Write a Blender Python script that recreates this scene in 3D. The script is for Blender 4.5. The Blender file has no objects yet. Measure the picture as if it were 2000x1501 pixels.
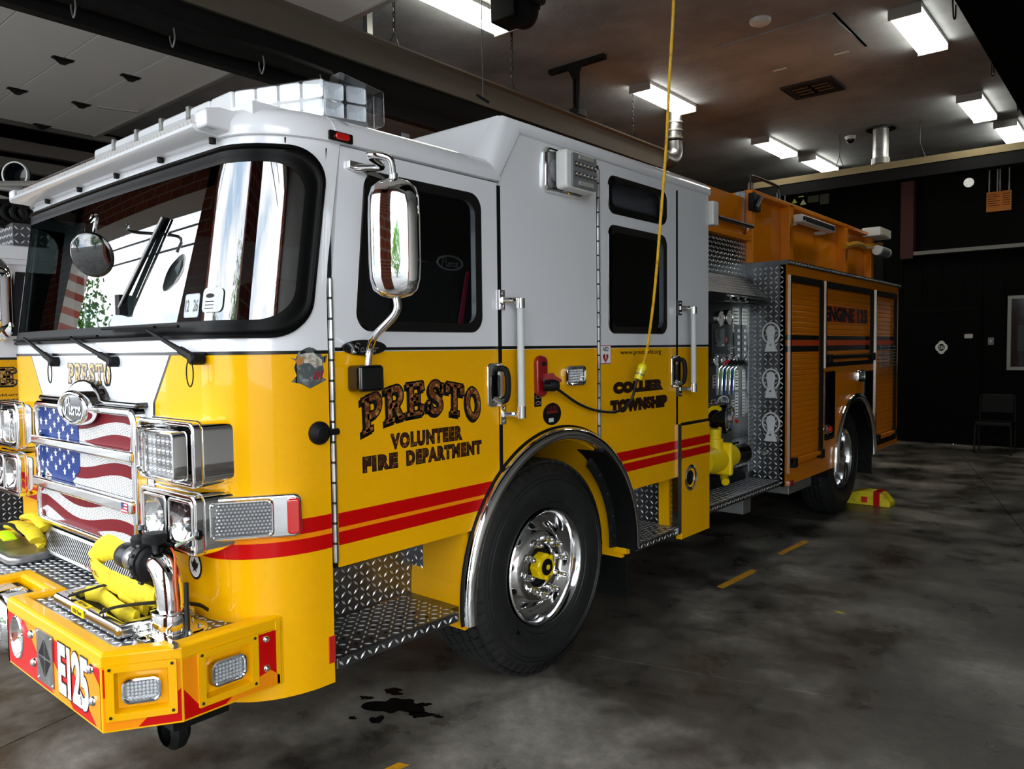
import bpy, bmesh, math, random
from mathutils import Vector, Matrix
random.seed(7)
sc = bpy.context.scene
COL = sc.collection
# ------------------------------------------------------------------ camera
R = Matrix(((0.76216077, -0.0220568, 0.64701194), (0.64728915, 0.04340947, -0.76100747), (-0.01130106, 0.99881385, 0.04736212)))
CAM = Vector((2.29993669, -3.04746533, 1.69))
F = 1481.3618
cd = bpy.data.cameras.new('camera'); cam = bpy.data.objects.new('camera', cd); COL.objects.link(cam)
cd.sensor_width = 36; cd.lens = F / 2000 * 36; cd.clip_start = .02; cd.clip_end = 300
cam.matrix_world = Matrix.Translation(CAM) @ R.to_4x4()
sc.camera = cam
def PX(px, py, ax, val):
    """world point on the plane axis=val seen at photo pixel (used to read real positions on real planes)"""
    r = R @ Vector((px - 1000, 750.5 - py, -F)); t = (val - CAM[ax]) / r[ax]
    return CAM + r * t
# ------------------------------------------------------------------ view and world
vs = sc.view_settings
vs.view_transform = 'Standard'; vs.look = 'None'; vs.gamma = 1; vs.use_curve_mapping = False
vs.exposure = 0.62
w = bpy.data.worlds.new('sky'); sc.world = w; w.use_nodes = True
nt = w.node_tree; nt.nodes.clear()
o_ = nt.nodes.new('ShaderNodeOutputWorld'); b_ = nt.nodes.new('ShaderNodeBackground')
tc = nt.nodes.new('ShaderNodeTexCoord'); nz = nt.nodes.new('ShaderNodeTexNoise'); rp = nt.nodes.new('ShaderNodeValToRGB')
mp_ = nt.nodes.new('ShaderNodeMapping'); mp_.inputs['Scale'].default_value = (1, 1, 2.6)
nz.inputs['Scale'].default_value = 2.2; nz.inputs['Detail'].default_value = 8; nz.inputs['Roughness'].default_value = .62
rp.color_ramp.elements[0].position = .38; rp.color_ramp.elements[0].color = (.42, .56, .72, 1)
rp.color_ramp.elements[1].position = .58; rp.color_ramp.elements[1].color = (1, 1, 1, 1)
nt.links.new(tc.outputs['Generated'], mp_.inputs[0]); nt.links.new(mp_.outputs[0], nz.inputs['Vector'])
nt.links.new(nz.outputs['Fac'], rp.inputs[0]); nt.links.new(rp.outputs[0], b_.inputs[0]); nt.links.new(b_.outputs[0], o_.inputs[0])
b_.inputs[1].default_value = 4.6
# ------------------------------------------------------------------ materials
MAT = {}
def srgb(h):
    c = [int(h[i:i+2], 16) / 255 for i in (0, 2, 4)]
    return tuple(x / 12.92 if x <= .04045 else ((x + .055) / 1.055) ** 2.4 for x in c)
def mat(name, col, rough=.5, metal=0., coat=0., emit=None, es=0., bump=None, spec=.5, vary=None):
    """col hex; bump=(scale,strength,dist); vary=(scale, hex2, lo, hi)"""
    if name in MAT: return MAT[name]
    m = bpy.data.materials.new(name); m.use_nodes = True; n = m.node_tree; p = n.nodes['Principled BSDF']
    p.inputs['Base Color'].default_value = (*srgb(col), 1); p.inputs['Roughness'].default_value = rough
    p.inputs['Metallic'].default_value = metal; p.inputs['Coat Weight'].default_value = coat; p.inputs['Coat Roughness'].default_value = .03
    p.inputs['Specular IOR Level'].default_value = spec
    if emit: p.inputs['Emission Color'].default_value = (*srgb(emit), 1); p.inputs['Emission Strength'].default_value = es
    if bump or vary:
        t = n.nodes.new('ShaderNodeTexCoord')
    if bump:
        z = n.nodes.new('ShaderNodeTexNoise'); z.inputs['Scale'].default_value = bump[0]; z.inputs['Detail'].default_value = 4
        b = n.nodes.new('ShaderNodeBump'); b.inputs['Strength'].default_value = bump[1]; b.inputs['Distance'].default_value = bump[2]
        n.links.new(t.outputs['Object'], z.inputs[0]); n.links.new(z.outputs[0], b.inputs['Height']); n.links.new(b.outputs[0], p.inputs['Normal'])
    if vary:
        z = n.nodes.new('ShaderNodeTexNoise'); z.inputs['Scale'].default_value = vary[0]; z.inputs['Detail'].default_value = 6; z.inputs['Roughness'].default_value = .65
        r = n.nodes.new('ShaderNodeValToRGB'); r.color_ramp.elements[0].position = vary[2]; r.color_ramp.elements[1].position = vary[3]
        r.color_ramp.elements[0].color = (*srgb(col), 1); r.color_ramp.elements[1].color = (*srgb(vary[1]), 1)
        n.links.new(t.outputs['Object'], z.inputs[0]); n.links.new(z.outputs[0], r.inputs[0]); n.links.new(r.outputs[0], p.inputs['Base Color'])
    MAT[name] = m
    return m
YEL = mat('yellow_paint', 'EFAE00', .3, coat=.35, spec=.12)
YEL2 = mat('yellow_safety', 'F6D200', .4)
AMB = mat('amber_film', 'F08C08', .35, coat=.2, spec=.15)
ORG = mat('ochre_paint', 'DC7E04', .35, coat=.35, spec=.15)
WHT = mat('white_paint', 'E6E7EA', .28, coat=.8)
RED = mat('red_film', 'C00202', .35, coat=.2, spec=.15)
BLK = mat('black_gloss', '060606', .12, coat=.5)
BLM = mat('black_matte', '070707', .6, spec=.25)
PIN = mat('black_pinstripe', '0B0A08', .3)
RUB = mat('rubber', '181818', .58, bump=(120, .25, .002), vary=(14, '242423', .4, .75))
CHR = mat('chrome', 'F2F2F2', .04, 1.)
ALU = mat('polished_aluminium', 'DADADA', .16, 1., bump=(30, .05, .002))
BRU = mat('brushed_aluminium', 'B9B9B9', .36, 1., vary=(9, '8A8A8A', .35, .7))
TRD = mat('tread_plate', '86878A', .34, 1., vary=(6, '626366', .4, .75))
LUG = mat('tread_lug', 'F2F2F2', .4, .75)
STL = mat('dark_steel', '3A3A3A', .4, .8)
GAL = mat('galvanised', '8E8E8A', .45, .7)
GRY = mat('grey_plastic', '707274', .5)
LGR = mat('light_grey_metal', 'C2C2BE', .35, .5)
WPL = mat('white_plastic', 'DCDCD8', .4)
CRM = mat('raised_door_skin', 'E6E4DE', .55, bump=(60, .1, .002))
MAR = mat('red_lens', 'C01008', .15, coat=.6, spec=.8)
PNL = mat('panel_black', '0D0E0F', .35, bump=(300, .3, .001))
BLU = mat('blue_enamel', '2458A8', .3)
GRN = mat('leaf_green', '24520E', .7, vary=(3, '6C9C2C', .35, .7), spec=.2)
BRK = mat('bark', '4A3A2A', .9)
PNK = mat('pink_strap', 'D01050', .5)
CRD = mat('cord_yellow', 'E8B414', .45, vary=(30, 'B87A10', .5, .7))
CRB = mat('cord_black', '0C0C0C', .45)
HOS = mat('hose_yellow', 'E3C818', .75, bump=(160, .4, .003), vary=(12, '8E7A10', .5, .8))
NEO = mat('neon_strap', 'C8F010', .6)
GOLD = mat('gold_leaf_brown', '6A3214', .35, .2, vary=(55, 'D89A50', .48, .66))
GLD2 = mat('gold_leaf', '7A4A14', .3, .5, vary=(60, 'E8C070', .42, .62))
def glass(name, tint, refl=1.0, ior=1.5, rough=0.):
    m = bpy.data.materials.new(name); m.use_nodes = True; n = m.node_tree; n.nodes.clear()
    o = n.nodes.new('ShaderNodeOutputMaterial'); mx = n.nodes.new('ShaderNodeMixShader'); lw = n.nodes.new('ShaderNodeLayerWeight'); lw.inputs[0].default_value = .5
    pw = n.nodes.new('ShaderNodeMath'); pw.operation = 'POWER'; pw.inputs[1].default_value = 5; f = n.nodes.new('ShaderNodeMath'); f.operation = 'MULTIPLY_ADD'
    r0 = ((ior - 1) / (ior + 1)) ** 2; f.inputs[1].default_value = 1 - r0; f.inputs[2].default_value = r0
    n.links.new(lw.outputs['Facing'], pw.inputs[0]); n.links.new(pw.outputs[0], f.inputs[0])
    t = n.nodes.new('ShaderNodeBsdfTransparent'); t.inputs[0].default_value = (*tint, 1)
    g = n.nodes.new('ShaderNodeBsdfGlossy'); g.inputs[0].default_value = (refl, refl, refl, 1); g.inputs['Roughness'].default_value = rough
    n.links.new(f.outputs[0], mx.inputs[0]); n.links.new(t.outputs[0], mx.inputs[1]); n.links.new(g.outputs[0], mx.inputs[2]); n.links.new(mx.outputs[0], o.inputs[0])
    return m
GLS = glass('windshield_glass', (.34, .40, .40), 1, 2.3)
GLT = glass('tinted_glass', (.30, .31, .33), .9, 1.45)
LNS = glass('clear_lens', (.93, .93, .93), 1, 1.7)
def finish_wall(name, c1, c2, scale, rough, bs=.3, lo=.35, hi=.7):
    return mat(name, c1, rough, bump=(scale * 14, bs, .01), vary=(scale, c2, lo, hi))
FLR = mat('concrete', '6B665E', .42)
def floor_nodes():
    n = FLR.node_tree; p = n.nodes['Principled BSDF']; t = n.nodes.new('ShaderNodeTexCoord')
    def N(s, d=6, r=.6):
        z = n.nodes.new('ShaderNodeTexNoise'); z.inputs['Scale'].default_value = s; z.inputs['Detail'].default_value = d; z.inputs['Roughness'].default_value = r
        n.links.new(t.outputs['Object'], z.inputs[0]); return z
    def RMP(a, lo, hi, c0, c1):
        r = n.nodes.new('ShaderNodeValToRGB'); r.color_ramp.elements[0].position = lo; r.color_ramp.elements[1].position = hi
        r.color_ramp.elements[0].color = c0; r.color_ramp.elements[1].color = c1; n.links.new(a, r.inputs[0]); return r
    def MIX(a, b, f, mode='MIX'):
        m = n.nodes.new('ShaderNodeMix'); m.data_type = 'RGBA'; m.blend_type = mode
        if isinstance(f, float): m.inputs[0].default_value = f
        else: n.links.new(f, m.inputs[0])
        n.links.new(a, m.inputs[6]); n.links.new(b, m.inputs[7]); return m.outputs[2]
    base = RMP(N(1.1, 9, .68).outputs[0], .36, .66, (*srgb('4E4A44'), 1), (*srgb('A19B90'), 1))
    fine = RMP(N(16, 8, .7).outputs[0], .3, .7, (.62, .62, .62, 1), (1.15, 1.13, 1.1, 1))
    dark = RMP(N(.55, 5, .55).outputs[0], .46, .62, (.42, .41, .4, 1), (1, 1, 1, 1))
    c = MIX(base.outputs[0], fine.outputs[0], 1.0, 'MULTIPLY'); c = MIX(c, dark.outputs[0], 1.0, 'MULTIPLY')
    n.links.new(c, p.inputs['Base Color'])
    rr = RMP(N(2.2).outputs[0], .35, .65, (.22, .22, .22, 1), (.6, .6, .6, 1)); n.links.new(rr.outputs[0], p.inputs['Roughness'])
    b = n.nodes.new('ShaderNodeBump'); b.inputs['Strength'].default_value = .25; b.inputs['Distance'].default_value = .006
    n.links.new(N(45, 6, .7).outputs[0], b.inputs['Height']); n.links.new(b.outputs[0], p.inputs['Normal'])
floor_nodes()
CEI = finish_wall('ceiling_paint', '8A8E90', 'B6BABC', .9, .75, .6, .36, .68)
WDK = finish_wall('wall_dark', '060706', '0C0D0B', 1.5, .9); WDK.node_tree.nodes['Principled BSDF'].inputs['Specular IOR Level'].default_value = .1
BWL = finish_wall('wall_grey_board', '3A3A37', '4A4945', 1.2, .8)
BRICK = bpy.data.materials.new('red_brick'); BRICK.use_nodes = True
def brick_nodes():
    n = BRICK.node_tree; p = n.nodes['Principled BSDF']; t = n.nodes.new('ShaderNodeTexCoord'); mp = n.nodes.new('ShaderNodeMapping')
    mp.inputs['Rotation'].default_value = (math.pi / 2, 0, 0)
    b = n.nodes.new('ShaderNodeTexBrick'); b.inputs['Color1'].default_value = (*srgb('8A3A26'), 1); b.inputs['Color2'].default_value = (*srgb('A24B33'), 1)
    b.inputs['Mortar'].default_value = (*srgb('B0A69A'), 1); b.inputs['Scale'].default_value = 1; b.inputs['Brick Width'].default_value = .3
    b.inputs['Row Height'].default_value = .1; b.inputs['Mortar Size'].default_value = .008
    n.links.new(t.outputs['Object'], mp.inputs[0]); n.links.new(mp.outputs[0], b.inputs[0]); n.links.new(b.outputs[0], p.inputs['Base Color']); p.inputs['Roughness'].default_value = .85
brick_nodes()
# ------------------------------------------------------------------ helpers
PAR = {}
def link(o, parent=None):
    COL.objects.link(o)
    if parent is not None:
        o.parent = parent; m = PAR.get(parent.name)
        if m is not None: o.matrix_parent_inverse = m.inverted()
    return o
def obj(name, bm, m, parent=None, sharp=35, bevel=0, seg=2, mtx=None, label=None, kind=None, flat=False):
    bmesh.ops.recalc_face_normals(bm, faces=bm.faces)
    me = bpy.data.meshes.new(name); bm.to_mesh(me); bm.free()
    for mm in (m if isinstance(m, (list, tuple)) else [m]): me.materials.append(mm)
    if not flat:
        me.polygons.foreach_set('use_smooth', [True] * len(me.polygons)); me.set_sharp_from_angle(angle=math.radians(sharp))
    o = bpy.data.objects.new(name, me); link(o, parent)
    if mtx is not None: o.matrix_basis = mtx
    if bevel:
        b = o.modifiers.new('bevel', 'BEVEL'); b.width = bevel; b.segments = seg; b.limit_method = 'ANGLE'; b.angle_limit = math.radians(30); b.harden_normals = True
    if label: o['label'] = label
    if kind: o['kind'] = kind
    return o
def thing(name, label, cat, loc=(0, 0, 0), group=None):
    o = bpy.data.objects.new(name, None); o.empty_display_size = .2; COL.objects.link(o); o.location = loc
    PAR[o.name] = Matrix.Translation(loc); o['label'] = label; o['category'] = cat
    if group: o['group'] = group
    return o
def local(name, label, cat, group=None):
    """a thing whose parts are modelled around its own origin"""
    o = bpy.data.objects.new(name, None); o.empty_display_size = .2; COL.objects.link(o); PAR[o.name] = None; o['label'] = label; o['category'] = cat
    if group: o['group'] = group
    return o
def tag(o, label, cat, group=None):
    o['label'] = label; o['category'] = cat
    if group: o['group'] = group
    return o
def struct(o): o['kind'] = 'structure'; return o
def copy_tree(o, parent=None):
    c = o.copy(); COL.objects.link(c)
    if parent: c.parent = parent
    for ch in o.children: copy_tree(ch, c)
    return c
def BM(): return bmesh.new()
def box(bm, x0, x1, y0, y1, z0, z1, M=None):
    vs_ = [Vector(p) for p in ((x0,y0,z0),(x1,y0,z0),(x1,y1,z0),(x0,y1,z0),(x0,y0,z1),(x1,y0,z1),(x1,y1,z1),(x0,y1,z1))]
    if M is not None: vs_ = [M @ v for v in vs_]
    v = [bm.verts.new(p) for p in vs_]
    for f in ((0,3,2,1),(4,5,6,7),(0,1,5,4),(1,2,6,5),(2,3,7,6),(3,0,4,7)): bm.faces.new([v[i] for i in f])
    return bm
def frame_at(p, d):
    d = Vector(d).normalized(); u = Vector((0, 0, 1)) if abs(d.z) < .9 else Vector((1, 0, 0))
    a = d.cross(u).normalized(); b = a.cross(d).normalized(); return a, b
def tube(bm, pts, r, n=10, caps=True, closed=False):
    pts = [Vector(p) for p in pts]; rs = r if isinstance(r, (list, tuple)) else [r] * len(pts)
    rings = []; a = None; L = len(pts)
    for i, p in enumerate(pts):
        if closed: d = pts[(i + 1) % L] - pts[i - 1]
        else: d = pts[min(i + 1, L - 1)] - pts[max(i - 1, 0)]
        d.normalize()
        if a is None: a, b = frame_at(p, d)
        else:
            a = (a - d * a.dot(d)); a.normalize(); b = a.cross(d)
        rings.append([bm.verts.new(p + (a * math.cos(k * 2 * math.pi / n) + b * math.sin(k * 2 * math.pi / n)) * rs[i]) for k in range(n)])
    for i in range(L if closed else L - 1):
        q, s = rings[i], rings[(i + 1) % L]
        for k in range(n): bm.faces.new((q[k], q[(k + 1) % n], s[(k + 1) % n], s[k]))
    if caps and not closed: bm.faces.new(rings[0][::-1]); bm.faces.new(rings[-1])
    return bm
def smooth(pts, k=6):
    """catmull-rom"""
    P = [Vector(p) for p in pts]; P = [P[0] * 2 - P[1]] + P + [P[-1] * 2 - P[-2]]; out = []
    for i in range(1, len(P) - 2):
        for j in range(k):
            t = j / k; a, b, c, d = P[i - 1:i + 3]
            out.append(.5 * ((2 * b) + (c - a) * t + (2 * a - 5 * b + 4 * c - d) * t * t + (3 * b - a - 3 * c + d) * t ** 3))
    out.append(P[-2]); return out
def lathe(bm, prof, org=(0, 0, 0), axis='z', n=32, a0=0, a1=2 * math.pi):
    """prof: (radius, height) list"""
    org = Vector(org); full = abs(a1 - a0 - 2 * math.pi) < 1e-6; cnt = n if full else n + 1; rings = []
    for r, h in prof:
        ring = []
        for k in range(cnt):
            a = a0 + (a1 - a0) * k / n; c, s = r * math.cos(a), r * math.sin(a)
            v = {'z': (c, s, h), 'x': (h, c, s), 'y': (c, h, s)}[axis]; ring.append(v)
        if r < 1e-6: rings.append([bm.verts.new(org + Vector(ring[0]))])
        else: rings.append([bm.verts.new(org + Vector(v)) for v in ring])
    for q, s in zip(rings, rings[1:]):
        for k in range(n):
            k2 = (k + 1) % n if full else k + 1
            if len(q) == 1 and len(s) == 1: continue
            if len(q) == 1: bm.faces.new((q[0], s[k2], s[k]))
            elif len(s) == 1: bm.faces.new((q[k], q[k2], s[0]))
            else: bm.faces.new((q[k], q[k2], s[k2], s[k]))
    return bm
def cyl(bm, p0, p1, r, n=16): return tube(bm, [p0, p1], r, n)
def rr(cx, cy, w, h, r, n=6):
    out = []; r = min(r, w / 2 - 1e-4, h / 2 - 1e-4)
    for qx, qy, a in ((1, 1, 0), (-1, 1, 90), (-1, -1, 180), (1, -1, 270)):
        for k in range(n + 1):
            t = math.radians(a + 90 * k / n); out.append((cx + qx * (w / 2 - r) + r * math.cos(t), cy + qy * (h / 2 - r) + r * math.sin(t)))
    return out
def fill(bm, loops, mp, d0, d1=None):
    """polygon with holes mapped by mp(a,b,depth); solid between d0 and d1"""
    vl = [[bm.verts.new(mp(a, b, d0)) for a, b in L] for L in loops]; ed = []
    for L in vl:
        for i in range(len(L)): ed.append(bm.edges.new((L[i], L[(i + 1) % len(L)])))
    if len(loops) == 1: fs = [bm.faces.new(vl[0])]; 
    else: fs = [g for g in bmesh.ops.triangle_fill(bm, edges=ed, use_beauty=True)['geom'] if isinstance(g, bmesh.types.BMFace)]
    if d1 is not None:
        mpv = {}
        for L, pl in zip(vl, loops):
            for v, (a, b) in zip(L, pl): mpv[v] = bm.verts.new(mp(a, b, d1))
        for f in fs: bm.faces.new([mpv[v] for v in reversed(f.verts)])
        for L in vl:
            for i in range(len(L)):
                a, b = L[i], L[(i + 1) % len(L)]; bm.faces.new((a, b, mpv[b], mpv[a]))
    return bm
def ring(bm, L0, L1, mp, prof=((0, 0),)):
    pass
def SIDE(x0=0.): return lambda a, b, d: Vector((x0 + d, a, b))
def FRONT(y0): return lambda a, b, d: Vector((a, y0 - d, b))
def TOP(z0): return lambda a, b, d: Vector((a, b, z0 + d))
def PL(o, u, v):
    o, u, v = Vector(o), Vector(u).normalized(), Vector(v).normalized(); n = u.cross(v)
    return lambda a, b, d: o + u * a + v * b + n * d
def plate(name, loops, mp, d0, d1, m, parent, **k): return obj(name, fill(BM(), loops, mp, d0, d1), m, parent, **k)
def clip(poly, a, b, c):
    """keep a*x+b*y<=c"""
    out = []
    for i in range(len(poly)):
        p, q = poly[i], poly[(i + 1) % len(poly)]; fp, fq = a * p[0] + b * p[1] - c, a * q[0] + b * q[1] - c
        if fp <= 0: out.append(p)
        if (fp < 0 < fq) or (fq < 0 < fp):
            t = fp / (fp - fq); out.append((p[0] + (q[0] - p[0]) * t, p[1] + (q[1] - p[1]) * t))
    return out
def clipbox(poly, x0, x1, y0, y1):
    for a in ((1, 0, x1), (-1, 0, -x0), (0, 1, y1), (0, -1, -y0)):
        if poly: poly = clip(poly, *a)
    return poly
LUGTMP = [(-.5, 0, 0), (0, -.5, 0), (.5, 0, 0), (0, .5, 0), (-.2, 0, 1), (0, -.2, 1), (.2, 0, 1), (0, .2, 1)]
LUGF = ((0, 1, 5, 4), (1, 2, 6, 5), (2, 3, 7, 6), (3, 0, 4, 7), (4, 5, 6, 7))
def lugs(parent, mp, a0, a1, b0, b1, pitch=.034, length=.0325, wid=.011, h=.003, inside=None, m=None, holes=()):
    V = []; Fc = []; na = int((a1 - a0) / pitch); nb = int((b1 - b0) / pitch)
    for i in range(na):
        for j in range(nb):
            ca, cb = a0 + (i + .5) * (a1 - a0) / na, b0 + (j + .5) * (b1 - b0) / nb
            if inside and not inside(ca, cb): continue
            if any((ca - hx) ** 2 + (cb - hy) ** 2 < hr * hr for hx, hy, hr in holes): continue
            t = math.pi / 4 if (i + j) % 2 else -math.pi / 4; c, s = math.cos(t), math.sin(t); k = len(V)
            for x, y, z in LUGTMP:
                x *= length; y *= wid; V.append(mp(ca + x * c - y * s, cb + x * s + y * c, z * h + .0004))
            Fc += [tuple(k + q for q in f) for f in LUGF]
    me = bpy.data.meshes.new('raised_lugs'); me.from_pydata([tuple(v) for v in V], [], Fc); me.materials.append(m or LUG); me.update()
    o = bpy.data.objects.new('raised_lugs', me); link(o, parent); o['kind'] = 'stuff'
    return o
# ---- lettering
def textmesh(s, bold=0., shear=0., space=1.):
    c = bpy.data.curves.new('t', 'FONT'); c.body = s; c.offset = bold; c.shear = shear; c.space_character = space; c.resolution_u = 3; c.size = 1
    o = bpy.data.objects.new('t', c); COL.objects.link(o); bpy.context.view_layer.update()
    me = bpy.data.meshes.new_from_object(o); bpy.data.objects.remove(o); bpy.data.curves.remove(c)
    V = [(v.co.x, v.co.y) for v in me.vertices]; Fc = [tuple(p.vertices) for p in me.polygons]; bpy.data.meshes.remove(me)
    return V, Fc
def lettering(name, s, mp, a0, a1, b0, b1, m, parent, bold=.02, shear=0, d=.0012, warp=None, label=None, space=1., grow=0., box_from=None):
    V, Fc = textmesh(s, bold, shear, space)
    xs = [v[0] for v in (box_from or V)]; ys = [v[1] for v in (box_from or V)]; x0, x1, y0, y1 = min(xs), max(xs), min(ys), max(ys)
    P = []
    for x, y in V:
        u, v = a0 + (x - x0) / (x1 - x0) * (a1 - a0), b0 + (y - y0) / (y1 - y0) * (b1 - b0)
        if warp: u, v = warp(u, v)
        P.append(tuple(mp(u, v, d)))
    me = bpy.data.meshes.new(name); me.from_pydata(P, [], Fc); me.materials.append(m); me.update()
    o = bpy.data.objects.new(name, me); link(o, parent)
    if label: o['label'] = label
    return o
def outlined(name, s, mp, a0, a1, b0, b1, mfill, medge, parent, bold=.02, edge=.03, **k):
    V, _ = textmesh(s, bold, k.get('shear', 0), k.get('space', 1.))
    d = k.pop('d', .0012)
    lettering(name, s, mp, a0, a1, b0, b1, medge, parent, bold=bold + edge, box_from=V, d=d, **k)
    return lettering(name, s, mp, a0, a1, b0, b1, mfill, parent, bold=bold, d=d + .0008, **k)
def ribbon(bm, pts, hw, mp, d, ext=0.):
    """flat stroke of half-width hw"""
    P = [Vector((p[0], p[1])) for p in pts]; L = len(P); closed = (P[0] - P[-1]).length < 1e-6
    if ext and not closed:
        P[0] = P[0] + (P[0] - P[1]).normalized() * ext; P[-1] = P[-1] + (P[-1] - P[-2]).normalized() * ext
    va = []; vb = []
    for i in range(L):
        if closed: dd = P[(i + 1) % (L - 1)] - P[(i - 1) % (L - 1)]
        else: dd = P[min(i + 1, L - 1)] - P[max(i - 1, 0)]
        dd.normalize(); n = Vector((-dd.y, dd.x)); k = 1.
        if 0 < i < L - 1 or closed:
            e = (P[i] - P[i - 1] if i else P[0] - P[-2]).normalized(); k = min(1.6, 1 / max(.3, abs(dd.dot(e))))
        va.append(bm.verts.new(mp(*(P[i] + n * hw * k), d))); vb.append(bm.verts.new(mp(*(P[i] - n * hw * k), d)))
    for i in range(L - 1): bm.faces.new((va[i], vb[i], vb[i + 1], va[i + 1]))
def arcpts(cx, cy, rx, ry, a0, a1, n=12): return [(cx + rx * math.cos(math.radians(a0 + (a1 - a0) * i / n)), cy + ry * math.sin(math.radians(a0 + (a1 - a0) * i / n))) for i in range(n + 1)]
SLAB = {
 'P': [[(.2, .02), (.2, .98)], [(.2, .93)] + arcpts(.5, .68, .2, .25, 90, -90) + [(.2, .43)], [(0, .05), (.4, .05)], [(0, .95), (.2, .95)]],
 'R': [[(.2, .02), (.2, .98)], [(.2, .93)] + arcpts(.48, .70, .2, .23, 90, -90) + [(.2, .47)], [(.42, .47), (.66, .06)], [(0, .05), (.38, .05)], [(0, .95), (.2, .95)], [(.56, .05), (.82, .05)]],
 'E': [[(.2, .02), (.2, .98)], [(.0, .94), (.7, .94)], [(.2, .5), (.52, .5)], [(.0, .06), (.7, .06)], [(.66, .94), (.7, .74)], [(.66, .06), (.7, .28)], [(.5, .38), (.5, .62)]],
 'S': [[(.68, .74)] + arcpts(.4, .73, .24, .2, 10, 225, 12) + arcpts(.38, .27, .26, .21, 50, -160, 12) + [(.08, .3)], [(.68, .62), (.68, .92)], [(.08, .1), (.08, .38)]],
 'T': [[(.4, .02), (.4, .95)], [(.02, .94), (.78, .94)], [(.05, .94), (.04, .68)], [(.75, .94), (.76, .68)], [(.2, .05), (.6, .05)]],
 'O': [arcpts(.4, .5, .29, .42, 0, 360, 28)],
}
def slab(name, word, mp, a0, a1, h, base, mfill, medge, parent, hw=.105, arch=0., tilt=0., d=.0012, label=None):
    cw = (a1 - a0) / len(word)
    def W(i, e):
        def f(x, y, dd):
            u = (i + (x + .08) / .95) * cw; t = (u / (a1 - a0) - .5) * 2
            ax = (a0 + u) + tilt * t * (y - .5) * h
            return mp(ax + e[0], base - arch * t * t + y * h + e[1], dd)
        return f
    for pas, (m, e, g, dd) in enumerate(((medge, (-.13 * h * .5, -.13 * h * .5), .05, d), (medge, (0, 0), .055, d + .0005), (mfill, (0, 0), 0, d + .001))):
        bm = BM()
        for i, ch in enumerate(word):
            for st in SLAB[ch]: 
                w_ = hw if not (len(st) == 2 and abs(st[0][1] - st[1][1]) < .01) else hw * .62
                ribbon(bm, st, w_ + g, W(i, e), dd, ext=g)
        obj(name, bm, m, parent, flat=True, label=label if pas == 2 else None)
SCRIPT = {  # joined-up stroke letters
 'P': [[(.05, 0), (.16, 1.)], [(.0, .78), (.12, .98), (.34, 1.), (.42, .8), (.3, .58), (.12, .5)]],
 'i': [[(.0, .42), (.06, .45), (.05, .1), (.12, .03), (.2, .15)], [(.1, .62), (.11, .68)]],
 'e': [[(.0, .2), (.14, .3), (.2, .42), (.1, .48), (.03, .25), (.08, .04), (.18, .04), (.28, .16)]],
 'r': [[(.0, .4), (.06, .46), (.05, 0)], [(.05, .28), (.14, .46), (.24, .44)]],
 'c': [[(.22, .4), (.14, .48), (.04, .34), (.04, .12), (.12, .02), (.24, .12)]],
 'S': [[(.4, .8), (.3, .98), (.12, .85), (.14, .62), (.32, .45), (.3, .15), (.14, .0), (0, .15)]],
 'a': [[(.24, .4), (.12, .48), (.02, .25), (.1, .03), (.22, .2), (.25, .45), (.25, .08), (.34, .1)]],
 'b': [[(.06, .95), (.04, .05), (.18, .05), (.24, .3), (.14, .44), (.05, .3)]],
}
WID = {'P': .42, 'i': .2, 'e': .27, 'r': .24, 'c': .26, 'S': .44, 'a': .34, 'b': .28}
def script(name, word, mp, ca, cb, wtot, h, m, parent, hw=.045, d=.001):
    W_ = sum(WID[c] for c in word); s = wtot / W_; bm = BM(); x = 0
    for ch in word:
        for st in SCRIPT[ch]:
            st3 = [(p.x, p.y) for p in smooth([(a, b, 0) for a, b in st], 4)] if len(st) > 2 else st
            ribbon(bm, [((x + a) * s + .12 * b * h - wtot / 2, b * h - h * .42) for a, b in st3], hw * h, lambda a, b, dd: mp(ca + a, cb + b, dd), d, ext=hw * h * .5)
        x += WID[ch]
    return obj(name, bm, m, parent, flat=True)
# ================================================================== THE SETTING
XL, XR, YF, YB, HC = -8.6, 5.9, -3.45, 11.5, 4.65
# floor: concrete slabs laid on a skewed joint grid
fl = obj('floor', box(BM(), XL, XR, YF, YB, -.12, -.012), mat('joint_filler', '0E0D0C', .9), None); struct(fl)
dA = Vector((.9665, .2565)); dB = Vector((-.2565, .9665)); P0 = Vector((-.1, .333)); PB = Vector((-1.454, -2.058))
cross = P0 + dA * ((PB - P0).dot(dA))
for i in range(-3, 4):
    for j in range(-2, 4):
        g = .004; sx, sy = 4.6, 3.9
        c = [cross + dA * (i * sx + a) + dB * (j * sy + b) for a, b in ((g, g), (sx - g, g), (sx - g, sy - g), (g, sy - g))]
        q = clipbox([tuple(p) for p in c], XL, XR, YF, YB)
        if len(q) >= 3: obj('concrete_slab', fill(BM(), [q], TOP(0), -.012, 0), FLR, fl)
pave = struct(obj('paving', box(BM(), -30, 30, -40, YF, -.12, -.02), finish_wall('asphalt', '5A5A58', '7A7976', 1.5, .9), None))
cl = struct(obj('ceiling', box(BM(), XL, XR, YF, YB, HC, HC + .2), CEI, None))
struct(obj('wall_back', box(BM(), XL, XR, YB, YB + .2, 0, HC), WDK, None))
struct(obj('wall_left', box(BM(), XL - .2, XL, YF, YB, 0, HC), WDK, None))
struct(obj('wall_right', box(BM(), XR, XR + .2, YF, YB, 0, HC), mat('wall_right_bounce', 'B8B6B0', .8), None))  # unseen wall, pale tone chosen to bounce light onto the engine's side
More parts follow.
